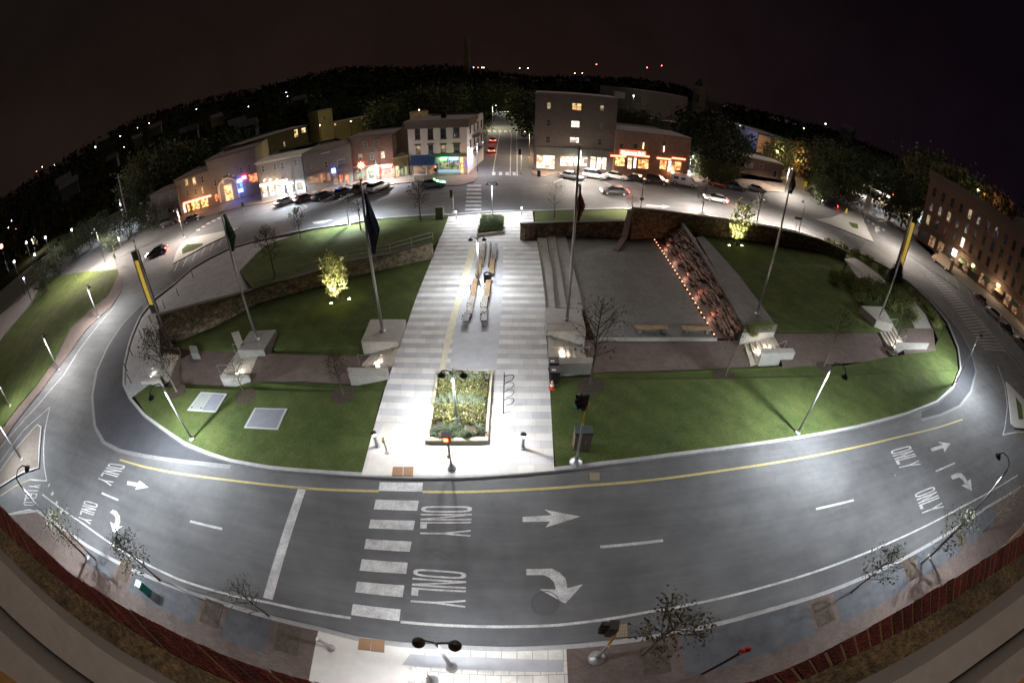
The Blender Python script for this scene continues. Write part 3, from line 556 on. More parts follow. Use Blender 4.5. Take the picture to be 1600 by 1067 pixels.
# inset covers: manholes, drains, tactile plates
iron = M('rusty_iron', (.075, .05, .035), .7, .3, 20, .3)
def cover(name, pts, mat, z, label, cat, parts=None):
    b = MB(); b.prism(PP(pts, z), 0.0 if z > .1 else -.005); t = empty(name, P(*pts[0], z), 0, label, cat); o = b.build('plate', mat, t); return t
def drain(pts, label):
    t = empty('storm_drain', P(*pts[0], .02), 0, label, 'storm drain'); b = MB(); b.tess(PP(pts, .02)); b.build('pit', black, t)
    b = MB(); q = PP(pts, .03)
    for i in range(7):
        u = (i+.5)/7; b.beam(q[0].lerp(q[1], u), q[3].lerp(q[2], u), .05, .02)
    for u in (0.02, .35, .68, .98): b.beam(q[0].lerp(q[3], u), q[1].lerp(q[2], u), .04, .022)
    b.build('grating', M('grate_iron', (.26, .20, .13), .6, .2, 20), t)
drain([(921,739),(937,739),(937,750),(922,750)], 'rusty storm drain grating in the gutter beside the island lawn')
drain([(961,977),(980,974),(981,993),(963,995)], 'storm drain grating by the near kerb beside the dark signal head')
tact = M('tactile_brown', (.26, .15, .085), .85, .12, 10, .4, bscale=160)
def tactile(a, c, label):
    t = empty('tactile_paving', P(*a[0], .15), 0, label, 'tactile paving')
    for q in (a, c): b = MB(); b.prism(PP(q, .165), .12); b.build('plate', tact, t)
tactile([(614,729),(629.5,729),(629,743),(612,743)], [(630.5,729),(646,729),(645,743),(630,743)], 'brown tactile paving plate at the plaza end of the zebra crossing')
tactile([(561,996),(579.5,998),(578,1016),(559,1014)], [(580.5,998),(601,1000),(600,1019),(579,1016.5)], 'brown tactile paving plate on the near pavement ramp')
t = empty('manhole_cover', P(852, 942, .01), 0, 'round dark manhole cover below the curved arrow', 'manhole cover'); b = MB(); c = P(852, 942, 0)
b.lathe([(.62, .005), (.62, .02), (.55, .012), (.54, .004), (.52, .004), (.51, .012), (0, .012)], c, 28); b.build('lid', M('asphalt_iron', (.075, .075, .08), .8, .15, 20), t)
for pts, lab, two in (([(314,612),(355,615),(337,644),(292,641)], 'double concrete access hatch in the left lawn, half pale half grey', 1), ([(398,637),(449,638),(434,671),(381,668)], 'square grey utility hatch with a pale rim in the left lawn', 0)):
    q = PP(pts, .14); ctr = sum(q, Vector())/4; t = empty('access_hatch', ctr, 0, lab, 'access hatch'); b = MB(); b.prism(q, -.1); b.build('rim', M('hatch_rim', (.36, .37, .38), .7, .1, 5), t)
    ins = [ctr+(p-ctr)*.88 for p in q]
    if two:
        b = MB(); b.prism([ins[0], ins[0].lerp(ins[1], .49), ins[3].lerp(ins[2], .49), ins[3]], .1, .155); b.build('lid', M('hatch_pale', (.25, .28, .26), .8, .12, 4), t)
        b = MB(); b.prism([ins[0].lerp(ins[1], .51), ins[1], ins[2], ins[3].lerp(ins[2], .51)], .1, .155); b.build('lid', M('hatch_grey', (.17, .18, .21), .7, .12, 4), t)
        for u in (.06, .44): p = ins[3].lerp(ins[2], u); b = MB(); b.box(p.x, p.y+.2, .17, .16, .1, .03); b.build('handle', black, t)
    else: b = MB(); b.prism(ins, .1, .155); b.build('lid', MATS['hatch_grey'], t)
# ---- hills
hl = [(-100,3.2),(-85,3.2),(-69.3,3.3),(-63.2,3.3),(-57.4,3.4),(-49.9,4.0),(-41.2,3.5),(-32.7,2.8),(-21.2,3.2),(-13.1,2.1),(-8.3,2.0),(-1.9,.8),(2.9,.3),(15.8,1.1),(20.7,1.1),(25.7,.0),(32.4,0),(41,.5),(49.9,.6),(54.6,.7),(68.9,1.5),(100,1.5)]
def elev(az):
    for a, c in zip(hl, hl[1:]):
        if a[0] <= az <= c[0]: return a[1]+(c[1]-a[1])*(az-a[0])/(c[0]-a[0])
    return 2
from mathutils import noise as mn
def hill_z(az, r, bump=True):
    el = R(elev(az)); rp = 520.0; top = CAM_H+rp*math.tan(el)-6
    f = max(0, min(1, (r-170)/(rp-170))); f = f*f*(3-2*f)
    z = top*f*(1 if r <= rp else max(.2, 1-(r-rp)/500))
    return z
b = MB(); nr = [150, 170, 200, 235, 270, 310, 350, 400, 450, 500, 540, 620, 750, 950]; na = 221
vs = []
for r in nr:
    for i in range(na):
        az = -100+200*i/(na-1); x, y = r*math.sin(R(az)), r*math.cos(R(az)); z = hill_z(az, r)
        if -2.5 < x+10 < 8 and r < 420: z *= .2
        z += (mn.noise(Vector((x*.02, y*.02, 0)))*2.5 if r > 200 else 0)
        vs.append((x, y, max(z-.1, -.1) if r > 160 else -.4))
b.add(vs, [[j*na+i, j*na+i+1, (j+1)*na+i+1, (j+1)*na+i] for j in range(len(nr)-1) for i in range(na-1)])
tag(b.build('hills', M('wooded_hill', (.008, .009, .005), 1, .4, .05, spec=0), smooth=True), kind='structure')
# ================================================================== things on the island
def thing(name, at, label, cat, group=None, rz=0.0): return empty(name, at, rz, label, cat, group)
# ---- rubble walls
def stonewall(label, base, tops, th=.55, cap=True, z0=None):
    bp = PP(base); tp = [HT(t[0], t[1], p) if isinstance(t, tuple) else t for t, p in zip(tops, bp)]
    t = thing('stone_wall', bp[0], label, 'wall'); b = MB()
    b.wall(bp, th, [p.z-.6 for p in bp] if z0 is None else z0, tp); b.build('wall', stone, t)
    if cap:
        c = MB(); c.wall([p+Vector((0, -.04, 0)) for p in bp], th+.08, [z+.003 for z in tp], [z+.10 for z in tp]); c.build('coping', stonecap, t)
    return t, bp, tp
w1, w1b, w1t = stonewall('long tan rubble retaining wall crossing the left lawns up to the plaza', [(403,474,-.8),(470,456,-.55),(545,434,-.2),(612,418,.0),(678,402,.12)], [(401,452),(470,433),(545,410),(612,398),(680,379)])
w2, w2b, w2t = stonewall('brown rubble wall curving along the pale pavement at the left end of the island', [(262,540,ZB),(330,513,ZB),(372,492,-1.0),(403,474,-.8)], [(249,493),(316,476),(365,463),(401,452)])
w3, w3b, w3t = stonewall('low rubble wall beside the top right corner of the plaza', [(820,377,.12),(839,377,ZR),(882,370,ZR),(940,371,ZR),(984,372,ZR)], [(818,351),(836,350),(880,348),(935,347),(984,346)], .6)
w4, w4b, w4t = stonewall('tall rubble wall behind the fountain and the right lawn', [(985,374,ZR),(1040,372,ZR),(1075,366,ZM),(1130,371,ZM),(1190,379,ZM),(1240,387,ZM),(1285,396,ZM),(1319,409,-.1)], [(988,326),(1040,331),(1075,336),(1130,344),(1190,353),(1240,363),(1290,378),(1322,394)], .6)
t = thing('stone_wall', w4b[0], 'pale ramped stone parapet dropping from the tall wall onto the stage', 'wall'); b = MB()
p0, p1 = P(972, 384, ZR), P(984, 346, ZR)
b.beam(P(985,329,2.4), P(975,372,.0), .7, .3); b.beam(P(975,372,.0), P(962,392,ZR), .7, .2); b.build('wall', M('pinkish_stone', (.20, .15, .125), .85, .2, 3, .3), t)
# railing along wall 1
def railing(label, pts, h=.95, step=1.6, rails=(.95, .5), mat=None, r=.022, cat='railing'):
    t = thing('railing', pts[0], label, cat); mat = mat or steel; b = MB(); pb = MB(); tot = 0
    for a, c in zip(pts, pts[1:]):
        L = (c-a).length; k = max(1, round(L/step))
        for i in range(k+1):
            p = a.lerp(c, i/k)
            q = MB(); q.tube([p, p+Vector((0, 0, h))], r, 6); q.build('post', mat, t) if (i < k or c is pts[-1]) else None
        for z in rails: b.tube([a+Vector((0, 0, z)), c+Vector((0, 0, z))], r, 6)
    b.build('rail', mat, t); return t
railing('thin steel railing on top of the long left rubble wall', [Vector((p.x, p.y+.3, z+.1)) for p, z in zip(w1b, w1t)], .9, 2.4)
# ---- concrete blocks
def block(label, top, z, z0, name='concrete_block', mat=conc, cat='concrete block', bev=.03):
    q = PP(top, z); t = q[0].copy(); o = MB(); o.prism([p-Vector((0, 0, 0)) for p in q], z0); ob = o.build(name, mat, None, bevel=bev); tag(ob, label, cat); return ob, q
blkB = block('concrete block under the flagpole beside the left edge of the plaza', [(579,499),(634,499),(622,534),(564,534)], .5, -.9, cat='plinth')
blkA = block('dark topped concrete block under the flagpole flying the green flag', [(391,517),(432,515),(412,547),(371,547)], .0, -1.4, mat=M('concrete_dark', (.20, .195, .185), .85, .15, 2), cat='plinth')
blkC = block('concrete block under the flagpole at the top of the stairs right of the plaza', [(852,481),(908,483),(916,517),(854,518)], .5, -1.2, cat='plinth')
blkD = block('pale concrete block beside the middle right stairs, foot of a flagpole', [(1166,507),(1213,509),(1211,519),(1160,521)], .2, -1.2, cat='plinth')
blkE = block('wedge shaped concrete block in the planting at the far right stairs', [(1345,478),(1379,479),(1396,507),(1370,500)], .9, -.6, cat='plinth')
blkF = block('low white concrete pier left of the green flagpole block', [(361,520),(373,517),(381,538),(371,543)], .0, -1.3, cat='pier')
blkG = block('small grey utility cabinet in the dark left lawn', [(295,540),(307,540),(310,551),(298,552)], -.5, -1.3, name='utility_cabinet', cat='cabinet', mat=M('cabinet_grey', (.22, .23, .22), .7, .1, 3))
block('concrete cheek wall below the stairs at the left edge of the plaza', [(542,574),(606,575),(608,588),(545,588)], .35, -.9, cat='wall')
block('concrete cheek wall below the stairs at the right edge of the plaza', [(857,559),(927,558),(929,567),(857,569)], .35, -1.2, cat='wall')
block('concrete cheek wall of the second left stairs, by the bare tree', [(343,586),(389,585),(390,590),(345,592)], -.2, -1.5, cat='wall')
block('concrete cheek wall of the leftmost stairs beside the pale pavement', [(216,591),(249,591),(252,595),(219,596)], .45, -1.2, cat='wall')
block('grey concrete cheek wall of the middle right stairs', [(1193,544),(1239,544),(1243,551),(1191,552)], .35, -1.2, cat='wall')
block('grey concrete cheek wall of the far right stairs by the thin tree', [(1402,535),(1452,536),(1450,541),(1400,541)], .55, -.6, cat='wall')
block('long concrete lip along the stage edge above the brick walk', [(928,527),(1120,527),(1121,530),(930,530)], -.75, -1.2, cat='wall')
# ---- stairs
def stairs(label, hn, hf, ln, lf, zh, zl, n, lights=0):
    a, b_, c, d = P(*hn, zh), P(*hf, zh), P(*ln, zl), P(*lf, zl)
    t = thing('stairs', Vector(((a.x+c.x)/2, (a.y+c.y)/2, zl)), label, 'stairs'); mb = MB()
    for i in range(n):
        u0, u1 = i/n, (i+1)/n; z = zh+(zl-zh)*(i/n)
        q = [Vector((*(a.lerp(c, u0)).xy, z)), Vector((*(a.lerp(c, u1)).xy, z)), Vector((*(b_.lerp(d, u1)).xy, z)), Vector((*(b_.lerp(d, u0)).xy, z))]
        mb.prism(q, zl-.3)
    mb.build('steps', M('stair_concrete', (.40, .37, .32), .85, .1, 3), t)
    for s, (h, l) in enumerate(((a, c), (b_, d))):
        hr = MB(); off = Vector((0, .12 if s == 0 else -.12, 0)); up = Vector((0, 0, .9))
        d1 = (l-h).normalized()*.3; d1.z = 0
        hr.tube([h+off-d1, h+off-d1+up, h+off+up, l+off+up, l+off+d1+up, l+off+d1], .022, 6); hr.build('handrail', steel, t)
    return t, (a, b_, c, d)
stairs('pale stairs going down from the left edge of the plaza to the brick walk', (612,572), (626,545), (566,572), (590,546), .13, ZL, 5)
stairs('pale stairs going down from the right edge of the plaza to the brick walk', (857,560), (855,520), (915,560), (905,520), .13, ZR, 7)
st3 = stairs('bright concrete stairs in the middle right of the island, treads lit from below', (1222,548), (1206,519), (1172,573), (1160,530), ZM+.05, ZR, 6)
st4 = stairs('bright concrete stairs at the far right end of the brick walk', (1412,536), (1396,508), (1392,551), (1368,510), .13, ZM, 5)
stairs('dim stairs by the tree below the green flag', (391,584), (406,549), (347,586), (372,550), ZL+.02, ZB, 5)
stairs('dim stairs at the left end of the brick walk beside the pavement', (232,588), (256,553), (262,592), (282,556), .13, ZB, 8)
def steplight(q, z, w, label):
    p = P(*q, z); t = thing('wall_light', p, label, 'wall light'); b = MB(); b.box(p.x, p.y+.03, p.z, .22, .06, .07); b.build('lens', M('step_lens', (1, .9, .75), .3, 0, emit=6), t); point('step_glow', p+Vector((0, .5, .15)), w*.13, (1, .88, .74), .06, t)
steplight((1204,545), -.25, 130, 'light in the cheek wall of the middle right stairs'); steplight((1186,552), -.6, 110, 'lower light in the cheek wall of the middle right stairs')
steplight((1407,536), .15, 110, 'light in the cheek wall of the far right stairs'); steplight((1399,544), -.15, 80, 'lower light in the cheek wall of the far right stairs')
steplight((880,557), -.15, 130, 'light in the cheek wall right of the plaza'); steplight((590,573), -.15, 120, 'light in the cheek wall left of the plaza')
steplight((370,584), -.5, 110, 'light in the cheek wall below the green flag'); steplight((236,589), .1, 50, 'light in the leftmost cheek wall')
# ---- fountain cascade
lo0, lo1 = P(1022, 374, ZR), P(1119, 529, ZR); hi0, hi1 = P(1068, 349, 1.3), P(1168, 512, .1)
t = thing('cascade_fountain', (lo0+lo1)/2, 'long cascade fountain of dark red rock slabs lit from its lower edge', 'fountain')
b = MB(); mid = [lo0.lerp(hi0, .25), lo1.lerp(hi1, .25)]; mid = [Vector((p.x, p.y, ZR+.02)) for p in mid]
b.poly([lo0, lo1, mid[1], mid[0]]); b.poly([mid[0], mid[1], hi1, hi0]); b.poly([lo1, Vector((hi1.x, hi1.y, ZR-.2)), hi1, mid[1]])
b.build('basin', M('dark_red_stone', (.055, .018, .012), .35, .4, 3, .4), t)
rk = M('red_rock', (.20, .115, .085), .45, .95, 2.2, .9, fine=6, bscale=18)
rnd = random.Random(3); axis = (lo1-lo0).normalized(); fine_ = MB()
for i in range(330):
    u = rnd.random(); v = .28+.70*rnd.random(); p = lo0.lerp(lo1, u).lerp(hi0.lerp(hi1, u), v); zz = ZR+(hi0.z+(hi1.z-hi0.z)*u-ZR)*max(0, (v-.25)/.75)
    p = Vector((p.x, p.y, zz+.12)); L = rnd.uniform(.7, 2.4); wd = rnd.uniform(.08, .24); hh = rnd.uniform(.10, .30)
    rz = math.atan2(axis.y, axis.x)+rnd.uniform(-.16, .16); (L, wd, hh) = (L, wd, hh) if i < 96 else (L*.55, wd*.6, hh*.8); q = MB(); c, s_ = math.cos(rz), math.sin(rz); vs = []
    K = 5
    for k in range(K):
        x = (k/(K-1)-.5)*L; sc = (.55 if k in (0, K-1) else 1)*rnd.uniform(.8, 1.15)
        for a, e_ in ((-1, -1), (1, -1), (1, 1), (-1, 1)):
            y = a*wd*sc*rnd.uniform(.8, 1.1); z = e_*hh*.5*sc*rnd.uniform(.8, 1.2); vs.append((p.x+c*x-s_*y, p.y+s_*x+c*y, p.z+z))
    fs = [[k*4+j, k*4+(j+1) % 4, k*4+4+(j+1) % 4, k*4+4+j] for k in range(K-1) for j in range(4)]+[[3, 2, 1, 0], [K*4-4, K*4-3, K*4-2, K*4-1]]
    (q if i < 96 else fine_).add(vs, fs); q.build('rock_slab', rk, t) if i < 96 else None
tag(fine_.build('rock_layers', rk, t), kind='stuff')
red_l = M('red_step_light', (1, .30, .14), .4, 0, emit=3.5)
for i in range(25):
    u = (i+.3)/25; p = lo0.lerp(lo1, u); q = MB(); q.box(p.x, p.y, ZR+.04, .085, .085, .05, .3); q.build('step_light', red_l, t)
for u in (.12, .3, .48, .66, .84):
    p = lo0.lerp(lo1, u); q = mid[0].lerp(mid[1], u); point('cascade_glow', p.lerp(q, .9)+Vector((0, 0, .4)), 9, (1, .5, .34), .15, t)
b = MB(); e0, e1 = P(1077, 352, .9), P(1176, 508, .25); b.wall([Vector((*hi0.xy, -1)), Vector((*hi1.xy, -1))], -.5, -1.2, [1.42, .28]); b.build('coping', conc_d, t)
# ---- benches on the stage
wood = M('oak_slats', (.32, .20, .10), .6, .3, 3, .2, fine=10)
def slab_bench(at, L, wd, h, rz, label, group=None, top=wood, base=None, cat='bench'):
    t = thing('bench', at, label, cat, group, rz); n = 5
    b = MB()
    for i in range(n): b.box((i-(n-1)/2)*wd/n, 0, h-.04, wd/n*.86, L, .08)
    o = b.build('seat', top, None); o.parent = t
    for s in (-1, 1):
        b = MB(); b.box(0, s*L*.36, (h-.08)/2, wd*.8, .3, h-.08); o = b.build('leg', base or alu, None); o.parent = t
    return t
slab_bench(P(1017, 518, ZR), 2.9, .55, .45, R(90), 'dim wooden bench on the stage edge, left one of two')
slab_bench(P(1087, 519, ZR), 2.9, .55, .45, R(90), 'dim wooden bench on the stage edge, right one of two')
ghost = thing('bench', P(875+60, 367, ZR), 'bright metal bench against the rubble wall at the back of the stage', 'bench'); b = MB(); c = P(933, 366, ZR)
b.box(c.x, c.y+.2, ZR+.5, 2.4, .5, .06); b.build('seat', alu, ghost); b = MB(); b.box(c.x, c.y+.45, ZR+.85, 2.4, .05, .4); b.build('backrest', alu, ghost)
for sx in (-1, 1): b = MB(); b.box(c.x+sx*1.0, c.y+.2, ZR+.25, .08, .45, .46); b.build('leg', alu, ghost)
# ---- long seats in the middle of the plaza
zp_ = .145
grs = M('veined_granite', (.26, .23, .19), .6, .75, 2.5, .2, fine=4); grd = M('dark_granite', (.16, .16, .165), .6, .3, 4)
warm_w = M('honey_timber', (.27, .18, .095), .55, .3, 2.5, .2, fine=8)
for (x, y), L, mt, lab in (((729, 503), 1.3, grd, 'short dark granite seat at the near end of the left seat row'), ((757, 502), 1.3, grd, 'short dark granite seat at the near end of the right seat row'),
    ((736, 483), 2.9, grs, 'veined stone seat near the front of the left seat row'), ((757, 483), 2.9, grs, 'veined stone seat near the front of the right seat row'),
    ((741, 456), 3.2, warm_w, 'honey timber seat in the middle of the left seat row'), ((762, 456), 3.2, warm_w, 'honey timber seat in the middle of the right seat row'),
    ((749, 421), 4.2, warm_w, 'timber seat behind the lamp post in the left seat row'), ((769, 419), 4.2, warm_w, 'timber seat behind the litter bin in the right seat row'),
    ((754, 399), 4.0, grs, 'far stone seat of the left seat row'), ((773, 398), 4.0, grd, 'far dark stone seat of the right seat row')):
    p = P(x, y, zp_); wd = .46; t = thing('granite_bench' if mt is not warm_w else 'timber_bench', p, lab, 'seat')
    b = MB(); n = 4 if mt is warm_w else 1
    for i in range(n): b.box(p.x+(i-(n-1)/2)*wd/n, p.y, p.z+.43, wd/n*.9 if n > 1 else wd, L, .1)
    b.build('seat', mt, t, bevel=.02); b = MB(); b.box(p.x, p.y, p.z+.19, wd*.72, L*.92, .38); b.build('base', grd if mt is warm_w else conc, t)
    for s in (-1, 1): b = MB(); b.tube([(p.x+.27*s, p.y-.5, p.z+.45), (p.x+.29*s, p.y-.5, p.z+.62), (p.x+.29*s, p.y+.1, p.z+.62), (p.x+.27*s, p.y+.1, p.z+.45)], .02, 6); b.build('armrest', black, t)
for x, y, lab in ((757, 404, 'slim leaning stone blade left of the gap in the seat rows'), (765, 404, 'slim leaning stone blade right of the gap in the seat rows')):
    p = P(x, y, zp_); b = MB(); b.beam(p+Vector((0, -2.2, .3)), p+Vector((0, 2.4, .55)), .16, .55); o = b.build('sculpture', M('slate_blade', (.15, .13, .10), .6, .4, 3), None); tag(o, lab, 'sculpture')
p = P(762, 442, zp_); t = thing('litter_bin', p, 'black slatted litter bin between the seat rows on the plaza', 'litter bin'); b = MB(); b.lathe([(.26, .05), (.30, .1), (.33, .85), (.36, .9), (.36, .96), (.27, .96), (.25, .9)], p, 20)
for i in range(24): a = i*math.pi/12; b.tube([(p.x+.32*math.cos(a), p.y+.32*math.sin(a), p.z+.06), (p.x+.36*math.cos(a), p.y+.36*math.sin(a), p.z+.95)], .014, 4)
b.build('body', black, t); b = MB(); b.lathe([(0, .82), (.26, .82)], p, 20); b.build('liner', M('grey_liner', (.3, .3, .3), .5, 0), t)
# ---- planters
def tuft(b, x, y, z, r, h, n, rnd, spread=1.0):
    for i in range(n):
        a = rnd.random()*6.28; l = rnd.uniform(.5, 1); tx, ty = math.cos(a), math.sin(a); bx, by = x+rnd.gauss(0, r*.3), y+rnd.gauss(0, r*.3)
        w = .018+.02*rnd.random(); top = (bx+tx*r*l*spread, by+ty*r*l*spread, z+h*l)
        b.add([(bx-ty*w, by+tx*w, z), (bx+ty*w, by-tx*w, z), ((bx+top[0])/2+ty*w*.7, (by+top[1])/2-tx*w*.7, z+h*l*.75), top], [[0, 1, 2, 3]])
g_tuft = M('sedge_grass', (.17, .21, .13), .9, .35, 5, fine=6); g_flow = M('flower_leaf', (.16, .17, .055), .9, .35, 5, fine=6); yfl = M('yellow_petals', (.60, .55, .22), .7, .3, 8)
def planter(label, outer, z, rows):
    t = thing('planter', P(*outer[0], zp_), label, 'planter'); q = PP(outer, z); c = sum(q, Vector())/len(q); b = MB(); b.prism(q, .1); b.build('kerb', M('planter_stone', (.50, .46, .33), .8, .12, 4), t, bevel=.02)
    ins = [c+(p-c)*.91 for p in q]; ins = [Vector((p.x, p.y, z+.02)) for p in ins]; b = MB(); b.tess(ins); b.build('soil', mulch, t)
    rnd = random.Random(5); tb = MB(); fb = MB(); pb = MB()
    for (v0, v1, kind) in rows:
        for i in range(int(150*(v1-v0)*2.2)):
            u = rnd.uniform(.03, .97); v = rnd.uniform(v0, v1); p = ins[0].lerp(ins[1], u).lerp(ins[3].lerp(ins[2], u), v)
            if kind: 
                tuft(fb, p.x, p.y, p.z, .2, .38, 12, rnd)
                for k in range(2):
                    x, y, zz = p.x+rnd.gauss(0, .15), p.y+rnd.gauss(0, .15), p.z+.36+rnd.random()*.12; s = .028+.015*rnd.random(); pb.add([(x-s, y, zz), (x, y-s, zz+.01), (x+s, y, zz), (x, y+s, zz-.01)], [[0, 1, 2, 3]])
            else: tuft(tb, p.x, p.y, p.z, .26, .34, 18, rnd)
    tag(tb.build('sedge', g_tuft, t), kind='stuff')
    if pb.v: tag(fb.build('flower_foliage', g_flow, t), kind='stuff'); tag(pb.build('flowers', yfl, t), kind='stuff')
    return t
planter('long planter near the road with two bands of yellow flowers', [(683,580),(770,580),(762,688),(666,688)], .42, [(.0, .13, 0), (.14, .40, 1), (.41, .54, 0), (.56, .84, 1), (.86, 1, 0)])
planter('planter of grey green sedge at the far end of the plaza', [(751,336),(789,336),(788,362),(745,366)], .42, [(0, .98, 0)])
# ---- bike rack
t = thing('bike_rack', P(789, 620, zp_), 'wavy black steel bike rack on the banded paving', 'bike rack'); b = MB(); a, c = P(788, 597, zp_), P(787, 646, zp_); b.tube([a+Vector((0, 0, .75)), c+Vector((0, 0, .75))], .03, 6); b.build('rail', black, t)
for s in (a, c): b = MB(); b.tube([s, s+Vector((0, 0, .75))], .03, 6); b.build('post', black, t)
for i in range(4): p = a.lerp(c, (i+.5)/4); b = MB(); b.tube([p+Vector((0, 0, .75)), p+Vector((.25, .05, .86)), p+Vector((.55, .12, .8)), p+Vector((.62, .15, .6)), p+Vector((.45, .1, .35)), p+Vector((.1, 0, .3))], .02, 6); b.build('loop', black, t)
# ---- flagpoles
def flagpole(px, z, top, label, flag=None, bolt=True):
    p = P(px[0], px[1], z); h = HT(top[0], top[1], p)-z; t = thing('flagpole', p, label, 'flagpole'); b = MB()
    b.tube([p, p+Vector((0, 0, h*.5)), p+Vector((0, 0, h))], [.13, .105, .06], 12); b.build('pole', alu, t, smooth=True)
    b = MB(); b.lathe([(.26, 0), (.26, .05), (.17, .1), (.15, .35), (.13, .38)], p, 14); b.build('base', alu, t)
    b = MB(); b.lathe([(0, -.1), (.08, -.07), (.11, 0), (.08, .08), (0, .11)], p+Vector((0, 0, h+.08)), 10); b.build('finial', M('gilt', (.6, .45, .15), .3, 0, metal=1), t)
    if flag:
        col, fl, fw, fz, lab = flag; f = thing('flag', p+Vector((0, 0, h-fz)), lab, 'flag'); b = MB(); nz_, nx = 26, 18; vs = []
        for side in (0, 1):
            for i in range(nz_+1):
                for j in range(nx+1):
                    u = i/nz_; v = j/nx; wd = fw*(.25+.75*min(1, u*1.8))*(1-.55*max(0, u-.55)/.45)
                    x = .11+v*wd; y = (.15*math.sin(v*13+u*4)+.05*math.sin(v*27-u*6))*min(1, v*4)+side*.02; x += .05*math.sin(u*9+v*3)
                    vs.append((p.x+x, p.y+y, p.z+h-fz-u*fl-.25*v*wd))
        k = (nz_+1)*(nx+1)
        for side in (0, 1):
            b.add(vs[side*k:(side+1)*k], [[i*(nx+1)+j, i*(nx+1)+j+1, (i+1)*(nx+1)+j+1, (i+1)*(nx+1)+j] for i in range(nz_) for j in range(nx)])
        b.build('cloth', M(lab[:12], col, .9, .25, 3), f, smooth=True)
    return t, p, h
flagpole((402,530), .0, (345,334), 'flagpole with a green flag rising from a dark concrete block', ((.03, .07, .048), 3.0, .72, .1, 'limp dark green flag hanging from the left flagpole'))
flagpole((598,517), .5, (567,283), 'flagpole with a navy flag beside the left edge of the plaza', ((.026, .03, .07), 4.4, .8, .8, 'long limp navy flag hanging over the upper left lawn'))
flagpole((886,499), .5, (905,230), 'flagpole on the block at the right edge of the plaza', ((.16, .035, .028), 2.6, .5, 2.6, 'limp red flag in front of the lit shops'))
flagpole((1183,490), .2, (1236,262), 'flagpole leaning over the right lawn behind the fountain', ((.06, .05, .05), 2.0, .5, .2, 'small limp grey flag on the pole above the right lawn'))
flagpole((1374,496), .9, (1424,340), 'flagpole on the wedge block at the far right')
flagpole((268,541), -.9, (207,380), 'flagpole standing at the corner of the left rubble wall')
# ---- yellow light pylons
def pylon(base, top, label, fr=(.14, .86), w=1.0):
    p = P(*base, .13); h = HT(*top, p)-.13; t = thing('light_pylon', p, label, 'pylon')
    b = MB(); 
    for sx in (-1, 1): b.box(p.x+sx*w*.5, p.y, p.z+h/2, .09, .5, h)
    b.box(p.x, p.y, p.z+h*fr[0]/2, w, .46, h*fr[0]); b.box(p.x, p.y, p.z+h*(1+fr[1])/2, w, .46, h*(1-fr[1])); b.build('frame', M('dark_bronze', (.05, .038, .028), .5, .2, 3, metal=.3), t)
    b = MB(); b.box(p.x, p.y, p.z+h*(fr[0]+fr[1])/2, w*.9, .3, h*(fr[1]-fr[0])); b.build('lit_panel', M('amber_panel', (.50, .33, .05), .5, .3, 1.5, emit=.32), t); return t
pylon((243,488), (203,396), 'tall amber light pylon with a dark cap by the left bend of the road')
pylon((1400,430), (1436,332), 'tall amber light pylon beside the dark conifer on the right', (.08, .82), 1.8)
# ---- young trees and others
def leafset(b, c, r, n, rnd, sz):
    for i in range(n):
        p = c+Vector((rnd.gauss(0, r*.5), rnd.gauss(0, r*.5), rnd.gauss(0, r*.5))); s = sz*rnd.uniform(.6, 1.4)
        a = Vector((rnd.gauss(0, 1), rnd.gauss(0, 1), rnd.gauss(0, .6))).normalized(); u = a.orthogonal().normalized(); v = a.cross(u)
        b.add([p-u*s, p-v*s*.6, p+u*s, p+v*s*.6], [[0, 1, 2, 3]])
LEAF = {}
for nm, c in (('green_leaves', (.055, .08, .025)), ('olive_leaves', (.10, .10, .04)), ('grey_leaves', (.065, .075, .045)), ('gold_leaves', (.28, .31, .10)), ('dark_leaves', (.022, .036, .012)), ('shrub_leaves', (.15, .17, .05)), ('rust_leaves', (.30, .15, .03)), ('needle_leaves', (.014, .024, .010))): LEAF[nm] = M(nm, c, .85, .45, 2.5, fine=4)
TREEM = {}
